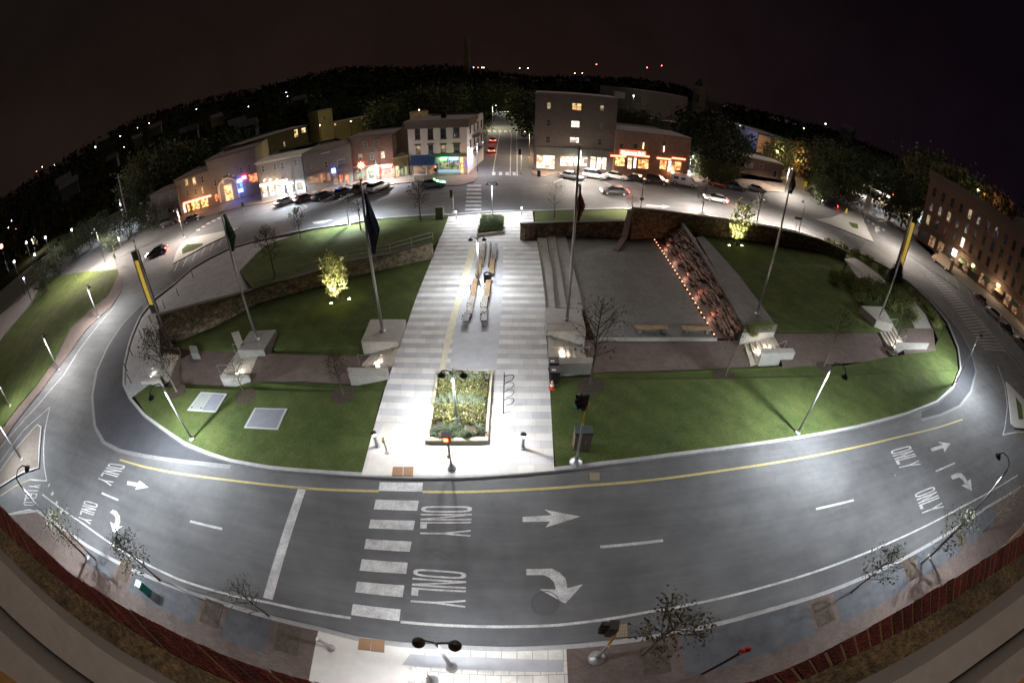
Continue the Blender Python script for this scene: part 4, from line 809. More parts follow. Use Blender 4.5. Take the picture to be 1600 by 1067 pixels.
def tree_mesh(kind, h, cw, nleaf, seed, leaf_sz=.07, trunk_frac=.28, shape='vase', leaf='green_leaves', tr=.05, nl=14):
    rnd = random.Random(seed); tb = MB(); lb = MB(); k = 5
    pts = [Vector((rnd.gauss(0, .012)*h*i/k, rnd.gauss(0, .012)*h*i/k, h*.92*i/k)) for i in range(k+1)]; rr = [tr*(1-.85*i/k) for i in range(k+1)]; rr[0] *= 1.25
    tb.tube(pts, rr, 7); tips = []
    for i in range(nl):
        f = trunk_frac+(.92-trunk_frac)*(i+.5)/nl; z = h*f; a = i*2.4+rnd.random(); prof = {'vase': math.sin(math.pi*min(1, (f-trunk_frac)/(1-trunk_frac)*.85+.22)), 'cone': 1.05*(1-(f-trunk_frac)/(1-trunk_frac))+.06, 'round': math.sqrt(max(.05, 1-((f-(1+trunk_frac)/2)/((1-trunk_frac)/2))**2))}[shape]
        L = cw/2*prof*rnd.uniform(.75, 1.1); rise = {'vase': 1.0, 'cone': .05, 'round': .45}[shape]*L
        s = Vector((0, 0, z*.92)); e = s+Vector((math.cos(a)*L, math.sin(a)*L, rise)); mid = s.lerp(e, .5)+Vector((0, 0, -.06*L)); tb.tube([s, mid, e], [tr*.4, tr*.25, tr*.1], 5)
        tips += [mid.lerp(e, .2), e, s.lerp(e, .8)]
        for q in range(2):
            a2 = a+rnd.uniform(-.9, .9); e2 = mid+Vector((math.cos(a2), math.sin(a2), .5))*L*.45; tb.tube([mid, e2], [tr*.2, tr*.07], 4); tips.append(e2)
    per = max(1, nleaf//len(tips))
    for p in tips: leafset(lb, p, cw*(.16 if shape != 'round' else .24), int(per*rnd.uniform(.3, 1.7)), rnd, leaf_sz)
    tm, lm = bpy.data.meshes.new('trunk'), bpy.data.meshes.new('crown')
    tm.from_pydata(tb.v, [], tb.f); tm.materials.append(bark); lm.from_pydata(lb.v, [], lb.f); lm.materials.append(LEAF[leaf])
    return tm, lm
def tree(px=None, label='', at=None, rz=0, sc=1.0, mesh=None, group=None, name='young_tree', z=.12):
    p = at if at is not None else (PG(px[0], px[1], z) if name in ('shrub', 'conifer') and z == .12 else P(px[0], px[1], z)); t = thing(name, p, label, 'tree', group, rz); t.scale = (sc,)*3
    for nm, me in zip(('trunk', 'crown'), mesh): o = bpy.data.objects.new(nm, me); COL.objects.link(o); o.parent = t
    return t
def pit(p, r=.95):
    b = MB(); rnd = random.Random(int(p.x*10)); b.tess([Vector((p.x+r*math.cos(a*math.pi/8)*rnd.uniform(.85, 1.1), p.y+r*.9*math.sin(a*math.pi/8)*rnd.uniform(.85, 1.1), max(p.z, gz(p.x+r*math.cos(a*math.pi/8), p.y+r*.9*math.sin(a*math.pi/8), p.z))+.03)) for a in range(16)]); tag(b.build('mulch_ring', mulch), kind='structure')
YT = [tree_mesh('y', 1, .46, 800, 10+i, .012, .3, 'vase', lf, .014, 20) for i, lf in enumerate(('grey_leaves', 'green_leaves', 'olive_leaves'))]
SP = [tree_mesh('s', 1, .48, 380, 30+i, .010, .3, 'vase', lf, .012, 22) for i, lf in enumerate(('grey_leaves', 'olive_leaves'))]
for base, z, top, ms, lab in (((537,617), -.1, (513,543), YT[2], 'young dark leaved tree in a mulch ring in the left lawn by the plaza'), ((384,620), -.5, (362,548), SP[1], 'sparse young tree in front of the green flag block'), ((276,612), -.2, (232,497), YT[0], 'grey green tree beside the leftmost stairs'),
    ((922,603), -.3, (947,452), SP[1], 'tall sparse tree in a mulch ring in front of the stage'), ((1132,589), -.3, (1128,488), SP[1], 'thin leafless tree in a mulch ring below the middle right stairs'), ((1287,573), -.1, (1312,468), SP[1], 'thin tree in a mulch ring near the right lamp post'), ((1393,548), -.05, (1424,472), SP[0], 'bare tree at the far right stairs'),
    ((657,345), .12, (655,270), YT[0], 'young tree near the cabinet on the upper left lawn'), ((564,360), .12, (556,283), SP[1], 'thin tree left of the navy flag'), ((470,374), .12, (464,318), YT[0], 'small grey tree on the outer edge of the upper left lawn'), ((430,432), .7, (415,345), YT[2], 'olive leaved tree in the dark corner of the upper left lawn'),
    ((866,341), .3, (873,276), SP[0], 'thin bare tree behind the red flag near the dark brick building'), ((985,345), .3, (985,300), SP[0], 'thin tree at the end of the rubble wall by the parked cars'), ((1096,335), .12, (1098,288), SP[0], 'thin tree on the verge in front of the white van'), ((1182,346), .12, (1190,296), SP[0], 'thin tree at the road edge behind the lit golden tree')):
    p = PG(base[0], base[1], z); z = p.z; h = HT(top[0], top[1], p)-z; t = tree(None, lab, p, random.random()*6, h, ms)
    if base[1] > 540: pit(p)
    elif base[1] < 440: pit(p, .6)
GT = tree_mesh('g', 1, .42, 1300, 50, .020, .2, 'round', 'gold_leaves', .014, 18)
for base, z, top, lab, lts in (((530,473), -.6, (514,393), 'golden leaved tree lit from the grass in the left lawn', ((518,476), (546,469))), ((1151,384), ZM, (1160,310), 'golden leaved tree lit from the grass in front of the tall rubble wall', ((1139,385), (1159,385)))):
    p = PG(base[0], base[1], z); h = HT(top[0], top[1], p)-p.z; tree(None, lab, p, 1.0, h, GT)
    for i, l in enumerate(lts):
        q = PG(l[0], l[1], z); q.z += .12; f = thing('ground_spotlight', q, ('left' if i == 0 else 'right')+' ground spotlight at the foot of the '+('golden tree in the left lawn' if z == -.6 else 'golden tree by the rubble wall'), 'spotlight')
        b = MB(); b.lathe([(.13, -.2), (.15, 0), (.12, .02)], q, 12); b.build('housing', black, f); b = MB(); b.lathe([(.0, .05), (.08, .045), (.125, .01)], q, 12); b.build('lens', M('hot_lens', (1, .88, .68), .3, 0, emit=30), f)
        d = (p+Vector((0, 0, h*.62))-q); s = spot('uplight', q+Vector((0, 0, .12)), 2400, (1, .86, .55), 75, .5, .05, d.to_track_quat('-Z', 'Y').to_euler(), f)
# conifer and planting
CF = tree_mesh('c', 5.2, 4.2, 3600, 60, .16, .04, 'cone', 'needle_leaves', .12, 34)
tree((1396,442), 'dense dark conifer beside the right amber pylon', rz=0, sc=.72, mesh=CF, name='conifer')
shrub_m = tree_mesh('b', 1, 1.9, 1100, 61, .085, .05, 'round', 'shrub_leaves', .03, 12)
SHR = [((1330,452), .9), ((1352,456), 1.0), ((1338,466), .8), ((1362,468), .9), ((1400,470), 1.0), ((1417,478), .9), ((1388,482), .8), ((1410,490), .8), ((1425,500), .7), ((1375,460), .9), ((1320,440), .7), ((1302,441), .7)]
for i, (q, s) in enumerate(SHR): tree(q, 'low green shrub in the planting round the wedge shaped block', rz=i, sc=s*1.5, mesh=shrub_m, group='shrubs planted round the wedge block', name='shrub')
for i, q in enumerate([(1296,384),(1316,391),(1336,400),(1356,411),(1376,425),(1396,437),(1414,451),(1430,464),(1444,480),(1454,495),(1462,512)]): tree(q, 'small shrub in the verge hedge along the right curve of the island', rz=i*2, sc=.9, mesh=shrub_m, group='verge shrubs on the right curve', name='shrub')
for i, (x, y) in enumerate([(1170,516),(1180,513),(1190,515),(1200,513),(1176,525)]): tree((x, y), 'trailing plant on the pale block of the middle right stairs', rz=i*2, sc=.45, mesh=shrub_m, group='plants on the middle right stair block', name='shrub', z=.1)
# near pavement trees
for base, top, ms, lab, sc in (((150,874), (66,790), YT[0], 'grey leaved street tree at the bottom left near the lamp post', 1), ((250,906), (158,846), YT[1], 'leafy street tree by the teal waste bin', 1), ((420,962), (350,912), SP[0], 'nearly bare street tree left of the zebra crossing', 1), ((1005,1020), (1048,925), YT[2], 'olive leaved street tree beside the near drain', 1), ((1330,925), (1394,826), YT[1], 'street tree with one leafy side on the lower right pavement', 1), ((1440,880), (1517,768), YT[0], 'dark twiggy street tree at the lower right', 1), ((1535,830), (1600,730), SP[0], 'bare street tree at the right edge', 1)):
    p = P(base[0], base[1], .13); p.y = max(p.y, 1.6) if False else p.y; h = HT(top[0], top[1], p)-.13; h = max(2.8, min(7.5, h)); tree(None, lab, p, 2.0, h, ms)
# ---- small furniture
def tubepole(p, h, r0=.07, r1=.05, n=10): b = MB(); b.tube([p, p+Vector((0, 0, h))], [r0, r1], n); return b
def hd_(s): return [(r*s, z*s) for r, z in hood]
hood = [(0, .34), (.05, .33), (.08, .26), (.2, .2), (.31, .08), (.34, 0), (.31, 0), (.28, .06)]
def double_lamp(px, z, top, label, w=520, rz=0.0, col=(.94, .97, 1)):
    p = P(*px, z); h = HT(*top, p)-z; t = thing('double_arm_lamp', p, label, 'street lamp'); tubepole(p, h, .085, .06).build('pole', steel, t, smooth=True)
    b = MB(); b.lathe([(.26, 0), (.26, .06), (.17, .12), (.14, .5), (.10, .55)], p, 16); b.build('base', steel, t, smooth=False)
    tp = p+Vector((0, 0, h)); c, s = math.cos(rz), math.sin(rz)
    for sd_ in (-1, 1):
        d = Vector((c*sd_, s*sd_, 0)); b = MB(); pts = [tp+d*x+Vector((0, 0, z_)) for x, z_ in ((0, -.2), (.1, .0), (.27, .13), (.45, .14), (.57, .06), (.58, .0))]; b.tube(pts, .032, 8); b.build('arm', brown, t, smooth=True)
        hp = tp+d*.58+Vector((0, 0, -.22)); b = MB(); b.lathe(hd_(.65), hp, 20); o = b.build('lamp_shade', brown, t, smooth=True)
        b = MB(); b.lathe([(0, -.04), (.09, -.03), (.16, .02)], hp, 16); o2 = b.build('lens', lampglass, o)
        spot('lamp_light', hp+Vector((0, 0, -.08)), w, col, 158, .35, .1, parent=t)
    return t
double_lamp((715,661), .3, (707,582), 'double arm lamp rising from the flower planter on the plaza', 420)
double_lamp((748,447), .145, (739,372), 'double arm lamp among the stone seats', 300)
double_lamp((769,337), .4, (768,286), 'double arm lamp at the far end of the plaza', 620)
double_lamp((706,1042), .13, (682,1003), 'double arm lamp on the near pavement seen from above', 210)
def gooseneck(px, z, h, label, w=900, adir=(0, -1), col=(1, .97, .93), head=True, rl=1.1, top=None, pmat=None, glob=None):
    p = P(*px, z) if not isinstance(px, Vector) else px
    if top: h = max(3.5, min(11, HT(*top, p)-z))
    t = thing('street_lamp', p, label, 'street lamp'); tubepole(p, h, .08, .055).build('pole', pmat or steel, t, smooth=True)
    b = MB(); b.lathe([(.24, 0), (.24, .05), (.2, .1), (.12, .14), (.1, .3)], p, 14); b.build('base', steel, t)
    d = Vector((adir[0], adir[1], 0)).normalized(); tp = p+Vector((0, 0, h)); b = MB(); b.tube([tp+Vector((0, 0, -.02)), tp+d*.1+Vector((0, 0, .3)), tp+d*rl*.45+Vector((0, 0, .48)), tp+d*rl*.85+Vector((0, 0, .4)), tp+d*rl+Vector((0, 0, .2))], .035, 8); b.build('arm', black, t, smooth=True)
    hp = tp+d*rl+Vector((0, 0, -.06)); b = MB(); b.lathe(hd_(.8), hp, 18); o = b.build('lamp_shade', black, t, smooth=True); b = MB(); b.lathe([(0, -.055), (.12, -.03), (.2, .02)], hp, 14); b.build('lens', lampglass, o)
    if w and p.y > 50: spot('lamp_light', hp+Vector((0, 0, -.15)), w*1.0, col, 152, .35, .12, parent=t); point('lamp_spill', hp+Vector((0, 0, -.2)), w*.07, col, .12, t)
    elif w: spot('lamp_light', hp+Vector((0, 0, -.1)), w, col, 160, .3, .12, parent=t)
    return t
cool = (.90, .96, 1.0); warm = (1, .86, .72)
gooseneck((300,686), .12, 4.6, 'street lamp on the near left lawn, pole lit brightly at the top', 1500, (-.3, -1), cool)
gooseneck((1246,676), .12, 5.6, 'street lamp on the near right lawn casting a long shadow', 1900, (.4, -1), cool)
gooseneck((1493,598), .12, 6.1, 'street lamp at the right curve of the island', 3000, (1, .1), cool)
gooseneck((34,718), .14, 5.0, 'street lamp on the left traffic island', 1100, (1, -.2), cool)
gooseneck((154,496), .12, 4.6, 'street lamp beside the left triangular lawn, the farther one', 1400, (1, -.2))
gooseneck((92,578), .12, 4.8, 'street lamp beside the left triangular lawn, the nearer one', 1400, (1, -.2))
gooseneck((137,872), .13, 7.2, 'tall black street lamp at the bottom left corner of the pavement', 1700, (.1, 1), cool, top=(24,762), pmat=black)
gooseneck((1452,870), .13, 8.0, 'tall black street lamp on the lower right pavement', 1500, (-.1, 1), cool, pmat=black)
gooseneck((16,634), .12, 4.2, 'lamp post on the grass slope at the left edge', 500, (1, 0))
gooseneck((545,352), .12, 5.2, 'street lamp on the outer edge of the upper left lawn', 2800, (0, 1), cool, top=(541,312))
gooseneck((1000,333), .12, 4.5, 'slim lamp post behind the tall rubble wall', 2200, (0, 1), warm, pmat=brown)
gooseneck((1097,330), .12, 4.6, 'slim lamp post on the verge in front of the campervan', 2200, (0, 1), warm, pmat=brown)
gooseneck((1183,345), .12, 4.6, 'slim lamp post at the road edge right of the golden tree', 2400, (.2, 1), warm, pmat=brown)
gooseneck((1248,362), .12, 5.0, 'slim lamp post at the end of the far verge', 2600, (.2, 1), warm, pmat=brown)
gooseneck((288,372), .13, 7.0, 'slim street lamp in front of the cream building', 2600, (0, -1), warm, top=(281,324))
gooseneck((452,312), .13, 6.0, 'slim street lamp in front of the grey house', 2400, (0, -1), cool, top=(450,275))
gooseneck((590,284), .13, 6.5, 'slim street lamp in front of the brown brick house', 2600, (0, -1), cool, top=(585,252))
gooseneck((165,412), .13, 8.5, 'tall dark street lamp over the left road mouth', 7000, (-.4, -.3), warm, top=(150,360), pmat=black)
gooseneck((57,400), .13, 7.5, 'street lamp beside the left road, nearer one of the bright row', 5200, (.4, .5), warm)
gooseneck((196,352), .13, 7.5, 'street lamp at the left road edge below the wooded hill', 4600, (.2, -1), cool)
gooseneck((1077,268), .13, 6.0, 'slim street lamp at the corner of the brick shop row', 2600, (0, -1), warm, top=(1081,242))
gooseneck((905,280), .13, 6.5, 'slim street lamp in front of the dark brick building', 2600, (0, -1), warm, top=(904,232))
gooseneck((1226,300), .13, 7.0, 'street lamp at the corner of the right road mouth', 3400, (.2, -1), warm, top=(1235,262))
gooseneck((1347,303), .13, 8.0, 'street lamp in front of the dark trees on the right', 4200, (-.3, -1), warm, top=(1357,282))
gooseneck((1378,330), .13, 7.0, 'street lamp beside the filling station', 3000, (0, -1), warm, top=(1392,296))
gooseneck((1537,450), .13, 6.5, 'street lamp on the pavement of the big brick block', 6500, (-1, -.2), warm, top=(1543,424))
gooseneck((746,270), .13, 6.0, 'lamp at the corner of the white building', 900, (1, -.2), (1, .9, .95))
gooseneck((1412,393), .13, 9.0, 'tall dark street lamp left of the right amber pylon', 4500, (-.3, .6), warm, top=(1425,338), pmat=brown)
gooseneck((827,246), .05, 6.0, 'lamp at the right hand pavement of the central street', 900, (-1, 0), (1, .75, .5))
gooseneck((770,200), .05, 7.0, 'bright lamp far up the central street', 2200, (1, -.2), (1, .9, .6), top=(758,165))
gooseneck((745,178), .05, 7.0, 'greenish lamp beyond the white building', 2200, (1, -.2), (.9, 1, .7), top=(736,152))
# bollard lights
for px, top, lab, w in (((590,697), (585,676), 'glowing bollard light at the near left corner of the plaza', 150), ((817,700), (818,675), 'glowing bollard light at the near right corner of the plaza', 150), ((713,342), (713,326), 'glowing bollard light at the far left corner of the plaza', 250), ((815,336), (815,322), 'glowing bollard light at the far right corner of the plaza', 250)):
    p = P(*px, .145); t = thing('bollard_light', p, lab, 'bollard light'); h = 1.15; b = MB(); b.lathe([(.16, 0), (.16, .04), (.09, .07), (.085, h-.25), (.10, h-.24)], p, 14); b.build('post', steel, t, smooth=False)
    b = MB(); b.lathe([(.075, h-.24), (.075, h-.05)], p, 14); b.build('lens', M('bollard_lens', (1, .93, .86), .3, 0, emit=14), t); b = MB(); b.lathe([(.16, h-.05), (.17, h), (.1, h+.06), (0, h+.07)], p, 14); b.build('cap', brown, t)
    point('bollard_glow', p+Vector((0, 0, h-.14)), w, (1, .93, .88), .09, t)
# thin bollards along left pavement
for i, q in enumerate([(432-130,434),(279,462),(258,482),(237,505),(222,528),(207,555),(199,580),(205,598)]):
    p = P(*q, .135); t = thing('bollard', p, 'slim dark bollard along the kerb of the left pavement', 'bollard', 'slim bollards along the left pavement'); b = MB(); b.lathe([(.08, 0), (.08, .03), (.05, .06), (.045, .95), (.055, .97), (0, 1.02)], p, 10); b.build('post', black, t)
# push button post
p = P(605,706,.15); t = thing('push_button_post', p, 'thin white push button post beside the left bollard light', 'post'); b = MB(); b.lathe([(.17, 0), (.17, .05), (.06, .12), (.045, 1.1)], p, 14); b.build('post', M('white_enamel', (.7, .7, .7), .5, .05), t); b = MB(); b.box(p.x, p.y-.06, p.z+1.0, .13, .1, .26); b.build('button_box', ylw, t); b = MB(); b.lathe([(.05, 1.1), (.06, 1.14), (0, 1.2)], p, 10); b.build('cap', black, t)
# signals
redl = M('red_signal', (1, .08, .03), .3, 0, emit=8); grl = M('green_signal', (.1, 1, .7), .3, 0, emit=8); offl = M('signal_off', (.02, .02, .02), .3, 0)
def ped_signal(px, top, label, hand=True, rz=0.0, hcol=None):
    p = P(*px, .14); h = HT(*top, p)-.14; h = max(2.4, min(3.3, h)); t = thing('pedestrian_signal', p, label, 'pedestrian signal'); tubepole(p, h, .06, .055).build('pole', steel, t); b = MB(); b.lathe([(.24, 0), (.24, .06), (.13, .16), (.08, .42)], p, 14); b.build('base', steel, t)
    b = MB(); b.box(p.x, p.y-.16, p.z+h-.05, .42, .3, .42, rz); o = b.build('signal_head', ylw, t, bevel=.02); b = MB(); b.box(p.x, p.y-.2, p.z+h+.18, .46, .34, .05, rz); b.build('visor', M('blue_grey_enamel', (.25, .3, .42), .4, 0), t)
    b = MB(); b.box(p.x-.02, p.y-.325, p.z+h-.08, .2, .02, .2, rz); b.build('hand_symbol', redl, t); b = MB(); b.box(p.x-.08, p.y-.06, p.z+1.1, .1, .1, .2); b.build('button_box', ylw, t); return t
ped_signal((706,732), (699,678), 'pedestrian signal showing a red hand in front of the flower planter')
ped_signal((676,1062), (657,1046), 'yellow pedestrian signal at the bottom edge below the double lamp')
def traffic_signal(px, z, h, label, arm=(0, 0), lit='g', col=ylw, hd=(0, -1), top=None):
    p = P(*px, z)
    if top: h = max(3, min(6, HT(*top, p)-z))
    t = thing('traffic_signal', p, label, 'traffic signal'); b = MB(); b.lathe([(.36, 0), (.36, .05), (.30, .14), (.12, .3), (.09, .6)], p, 18); b.build('base', steel, t); tubepole(p, h-.9, .07, .065).build('pole', alu, t)
    b = MB(); q = p+Vector((arm[0], arm[1], h-.4)); b.tube([p+Vector((0, 0, h-.95)), p+Vector((arm[0]*.6, arm[1]*.6, h-.55)), q], .06, 8); b.build('bracket', ylw, t)
    d = Vector((hd[0], hd[1], 0)).normalized(); c = q+Vector((-.25, 0, .1)); b = MB(); rz = math.atan2(d.y, d.x)+math.pi/2; b.box(c.x, c.y, c.z, .36, .32, 1.1, rz)
    for k in (-1, 0, 1):
        a = c+d*.16+Vector((0, 0, k*.34)); b.tube([a+Vector((0, 0, .02)), a+d*.26+Vector((0, 0, .02))], [.15, .15], 10, cap=False)
    o = b.build('signal_head', black, t)
    for k, mm in ((1, redl if lit == 'r' else offl), (0, offl), (-1, grl if lit == 'g' else offl)):
        a = c+d*.17+Vector((0, 0, k*.34)); b = MB(); b.tube([a, a+d*.03], .12, 12); b.build('lens', mm, o)
    return t
traffic_signal((900,722), .12, 3.9, 'traffic signal with a yellow bracket and green light on the right lawn', (.35, 1.0), 'g', hd=(-1, -.3))
traffic_signal((932,1028), .13, 3.3, 'dark traffic signal seen from above on the near brick pavement', (.3, .5), 'g', hd=(-1, .2))
p = P(517,1012,.13); t = thing('push_button_post', p, 'stubby silver push button post on the near ramp left of the zebra crossing', 'post'); b = MB(); b.lathe([(.2, 0), (.2, .05), (.09, .16), (.07, .3), (.06, 1.35), (.0, 1.38)], p, 14); b.build('post', alu, t); b = MB(); b.box(p.x-.1, p.y+.02, p.z+1.2, .12, .16, .3); b.build('button_box', M('white_enamel2', (.7, .7, .7), .4, 0), t); b = MB(); b.box(p.x-.17, p.y+.02, p.z+1.22, .02, .1, .12); b.build('button', black, t)
traffic_signal((684,287), .13, 4.0, 'traffic signal with a red light at the kerb before the white building', (0, .1), 'r', hd=(0, -1), top=(684,262))
traffic_signal((709,333), .13, 3.0, 'slim yellow signal at the far zebra crossing', (0, .1), 'x', hd=(0, 1), top=(753,299))
traffic_signal((814,270), .13, 4.5, 'signal pole at the mouth of the central street', (0, .1), 'x', hd=(0, -1), top=(813,235))
# cabinets, bins, cone
p = P(905,708,.12); t = thing('signal_cabinet', p, 'brown signal control cabinet with a dark green top behind the traffic signal', 'cabinet'); b = MB(); b.box(p.x+.15, p.y+.5, p.z+.65, .95, .6, 1.3); b.build('body', M('tan_enamel', (.16, .12, .10), .6, .1, 3), t, bevel=.02); b = MB(); b.box(p.x+.15, p.y+.5, p.z+1.34, 1.0, .66, .08, 0, .95, .9); b.build('top', M('green_lid', (.03, .06, .065), .5, .1), t); b = MB(); b.box(p.x+.3, p.y+.19, p.z+.7, .03, .03, .2); b.build('handle', steel, t)
p = P(687,345,.12); t = thing('signal_cabinet', p, 'olive utility cabinet at the far left corner of the plaza lawn', 'cabinet'); h = 1.75; b = MB(); b.box(p.x, p.y+.3, p.z+h/2, 1.0, .6, h); b.build('body', M('olive_enamel', (.13, .13, .085), .6, .1, 3), t, bevel=.02); b = MB(); b.box(p.x, p.y+.3, p.z+h+.03, 1.06, .66, .05); b.build('top', M('olive_top', (.16, .16, .11), .6, 0), t); b = MB(); b.box(p.x, p.y+.3, p.z+.04, 1.2, .8, .09); b.build('plinth', conc, t)
for q, lab in (((864,582), 'black wheeled bin beside the right cheek wall, the far one'), ((866,596), 'black wheeled bin beside the right cheek wall, the near one')):
    p = P(*q, .12); t = thing('wheeled_bin', p, lab, 'bin'); b = MB(); b.box(p.x, p.y, p.z+.5, .52, .55, .92, 0, 1.15, 1.15); b.build('body', black, t); b = MB(); b.box(p.x, p.y, p.z+1.0, .64, .68, .07); b.build('lid', M('bin_lid', (.025, .028, .032), .4, .1), t)
    b = MB(); b.box(p.x-.1, p.y-.1, p.z+1.045, .26, .16, .012); b.build('sticker', M('white_sticker', (.7, .72, .78), .6, 0), t)
    for s in (-1, 1): b = MB(); b.tube([(p.x+s*.24, p.y+.24, p.z+.1), (p.x+s*.3, p.y+.24, p.z+.1)], .1, 10); b.build('wheel', black, t)
p = P(862,607,.12); t = thing('traffic_cone', p, 'orange and white traffic cone at the edge of the right lawn', 'traffic cone'); orm = M('cone_orange', (.72, .09, .02), .5, .05); b = MB(); b.box(p.x, p.y, p.z+.02, .38, .38, .04); b.build('base', orm, t); b = MB(); b.lathe([(.15, .04), (.03, .7), (0, .7)], p, 16); b.build('body', orm, t)
for r0, z0_, r1_, z1_ in ((.122, .25, .095, .40), (.077, .5, .053, .62)): b = MB(); b.lathe([(r0, z0_), (r1_, z1_)], p, 16); b.build('band', M('cone_white', (.75, .75, .75), .5, 0), t)
p = P(232,925,.13); t = thing('waste_bin', p, 'teal metal waste bin under the leafy street tree', 'bin'); teal = M('teal_enamel', (.03, .30, .25), .4, .2, 6); b = MB(); b.box(p.x, p.y, p.z+.45, .5, .45, .9); b.build('body', teal, t, bevel=.03); b = MB(); b.box(p.x, p.y, p.z+.95, .56, .5, .09, 0, .8, .8); b.build('lid', M('teal_lid', (.05, .38, .33), .4, .1), t); b = MB(); b.box(p.x, p.y-.24, p.z+.74, .3, .02, .12); b.build('slot', black, t)
p = P(845-3,276,.13); t = thing('litter_bin', p, 'dark litter bin on the pavement before the lit flower shop', 'litter bin'); b = MB(); b.lathe([(.3, 0), (.34, 1.0), (.36, 1.05), (.2, 1.2), (0, 1.22)], p, 14); b.build('body', black, t)
q = P(1098, 1052, .13); hq = HT(1143, 981, q)-.13; t = thing('parking_meter', q, 'dark post with a small red double head on the lower right pavement', 'parking meter'); b = MB(); b.tube([q, q+Vector((0, 0, hq-.2))], .06, 8); b.build('post', black, t)
for k in (-1, 1): b = MB(); b.lathe([(0, -.2), (.1, -.16), (.12, .05), (.08, .16), (0, .19)], q+Vector((k*.13, 0, hq)), 10); b.build('meter_head', M('sign_red', (.4, .03, .025), .5, 0), t)
def post_sign(px, h, label, col, w=.6, hh=.6, name='sign', z=.12, rz=0.0, diamond=False, emit=0, pm=None):
    p = P(*px, z); t = thing('road_sign', p, label, 'sign'); b = MB(); b.tube([p, p+Vector((0, 0, h))], .035, 6); b.build('post', pm or steel, t); b = MB()
    c, s = math.cos(rz), math.sin(rz); mm = M('sign_'+str(col), col, .5, 0, emit=emit)
    o = p+Vector((0, -.06, h-hh/2))
    pts = [(-w/2, -hh/2), (w/2, -hh/2), (w/2, hh/2), (-w/2, hh/2)] if not diamond else [(0, -hh/2), (w/2, 0), (0, hh/2), (-w/2, 0)]
    b.add([(o.x+x*c, o.y+x*s, o.z+y) for x, y in pts]+[(o.x+x*c, o.y+x*s+.03, o.z+y) for x, y in pts], [[0, 1, 2, 3], [7, 6, 5, 4]]+[[i, i+4, (i+1) % 4+4, (i+1) % 4] for i in range(4)]); b.build('panel', mm, t); return t
post_sign((1256,300), 3.0, 'yellow warning sign at the right road mouth', (.75, .65, .03), 1.1, 1.5, diamond=False)
post_sign((1319,344), 2.8, 'yellow sign on the pale refuge at the right junction', (.75, .6, .03), .7, 1.0)
post_sign((1348,350), 7.0, 'tall dark route sign on the right refuge', (.10, .09, .085), 2.2, 4.2)
post_sign((1242,362), 2.6, 'small brown street name sign on the far verge', (.08, .05, .02), 1.5, .4)
post_sign((190,388), 2.6, 'small white sign beside the left road', (.6, .6, .62), .6, .9)
post_sign((184,416), 2.4, 'white square sign at the corner of the left triangular lawn', (.65, .65, .7), .8, .8)
post_sign((1000,333.5), 2.4, 'small sign on the verge above the tall wall', (.08, .05, .02), .6, .4, pm=brown)
post_sign((264,352), 1.6, 'small pale sign board in front of the low dark building', (.45, .43, .40), 1.0, 1.6)
post_sign((383,338), 2.6, 'green sign hanging before the bar with blue lights', (.05, .12, .06), .6, .8)
post_sign((122,440), 2.2, 'thin pedestrian sign on the left pavement corner', (.4, .4, .42), .4, .6)
# ================================================================== buildings
def GD(px, py, d):
    a = ray(px, py); k = math.hypot(a.x, a.y); return Vector((a.x/k*d, a.y/k*d, 0))
dim = M('dim_pane', (.030, .034, .042), .08, .3, 1.5)
curtain = M('curtain_pane', (.10, .10, .10), .3, .4, 3)
warmp = glowm('warm_lit_pane', (1, .74, .40), (.75, .45, .18), (.12, .06, .02), 1.1, 1.2, 1.2)
dimwarm = glowm('faint_lit_pane', (.45, .34, .20), (.22, .16, .09), (.04, .03, .02), .8, 1.5, 1.5)
brightp = glowm('bright_room_pane', (1, .95, .80), (.9, .8, .6), (.15, .1, .08), 1.6, 1.1, 1.3)
shopw = glowm('bright_shop_pane', (1, .88, .74), (1, .55, .30), (.35, .08, .03), 1.9, 1.6, 2.2)
shopo = glowm('orange_shop_pane', (1, .62, .22), (.9, .28, .08), (.12, .03, .01), 1.7, 2.2, 2.6)
shopg = glowm('green_bar_pane', (.42, .42, .25), (.15, .20, .10), (.03, .04, .02), .9, 1.4, 1.6)
shopd = glowm('dim_shop_pane', (.30, .17, .09), (.14, .07, .04), (.015, .012, .01), 1.0, 1.6, 2.2)
redp = glowm('red_shop_pane', (1, .30, .12), (.6, .12, .05), (.08, .01, .01), 1.4, 2, 2)
bluep = glowm('blue_shop_pane', (.10, .18, .9), (.05, .07, .5), (.01, .01, .06), 1.4, 2, 2)
KIND = dict(d=dim, c=curtain, w=warmp, f=dimwarm, b=brightp, s=shopw, o=shopo, g=shopg, x=shopd, r=redp, u=bluep)
def brk(n, a, b_, m_): return brickm(n, a, b_, m_, .24, .08, .012, plane='W', bump=.25, noise=.2)
cream = M('cream_render', (.23, .195, .14), .9, .12, .5, fine=8); whitew = M('white_render', (.72, .68, .64), .9, .08, .5, fine=8)
brownb = brk('brown_brick', (.16, .085, .06), (.21, .12, .085), (.12, .09, .07)); darkb = brk('dark_brick', (.075, .058, .052), (.10, .078, .07), (.06, .052, .048)); redb = brk('red_brick', (.17, .085, .06), (.22, .115, .08), (.12, .09, .07))
greyw = M('grey_clapboard', (.20, .20, .21), .9, .1, .6, fine=8); greybr = M('grey_brown_render', (.145, .125, .115), .9, .15, .6, fine=8); trimw = M('white_trim', (.50, .48, .45), .7, .08, 4); trimb = M('brown_trim', (.12, .09, .075), .8, .15, 4); roofm = M('dark_roof', (.022, .020, .020), .95, .3, .6, fine=8); olive = M('olive_render', (.15, .14, .075), .9, .15, .4, fine=8); bluep_ = M('blue_paint', (.035, .085, .22), .6, .12, 4)
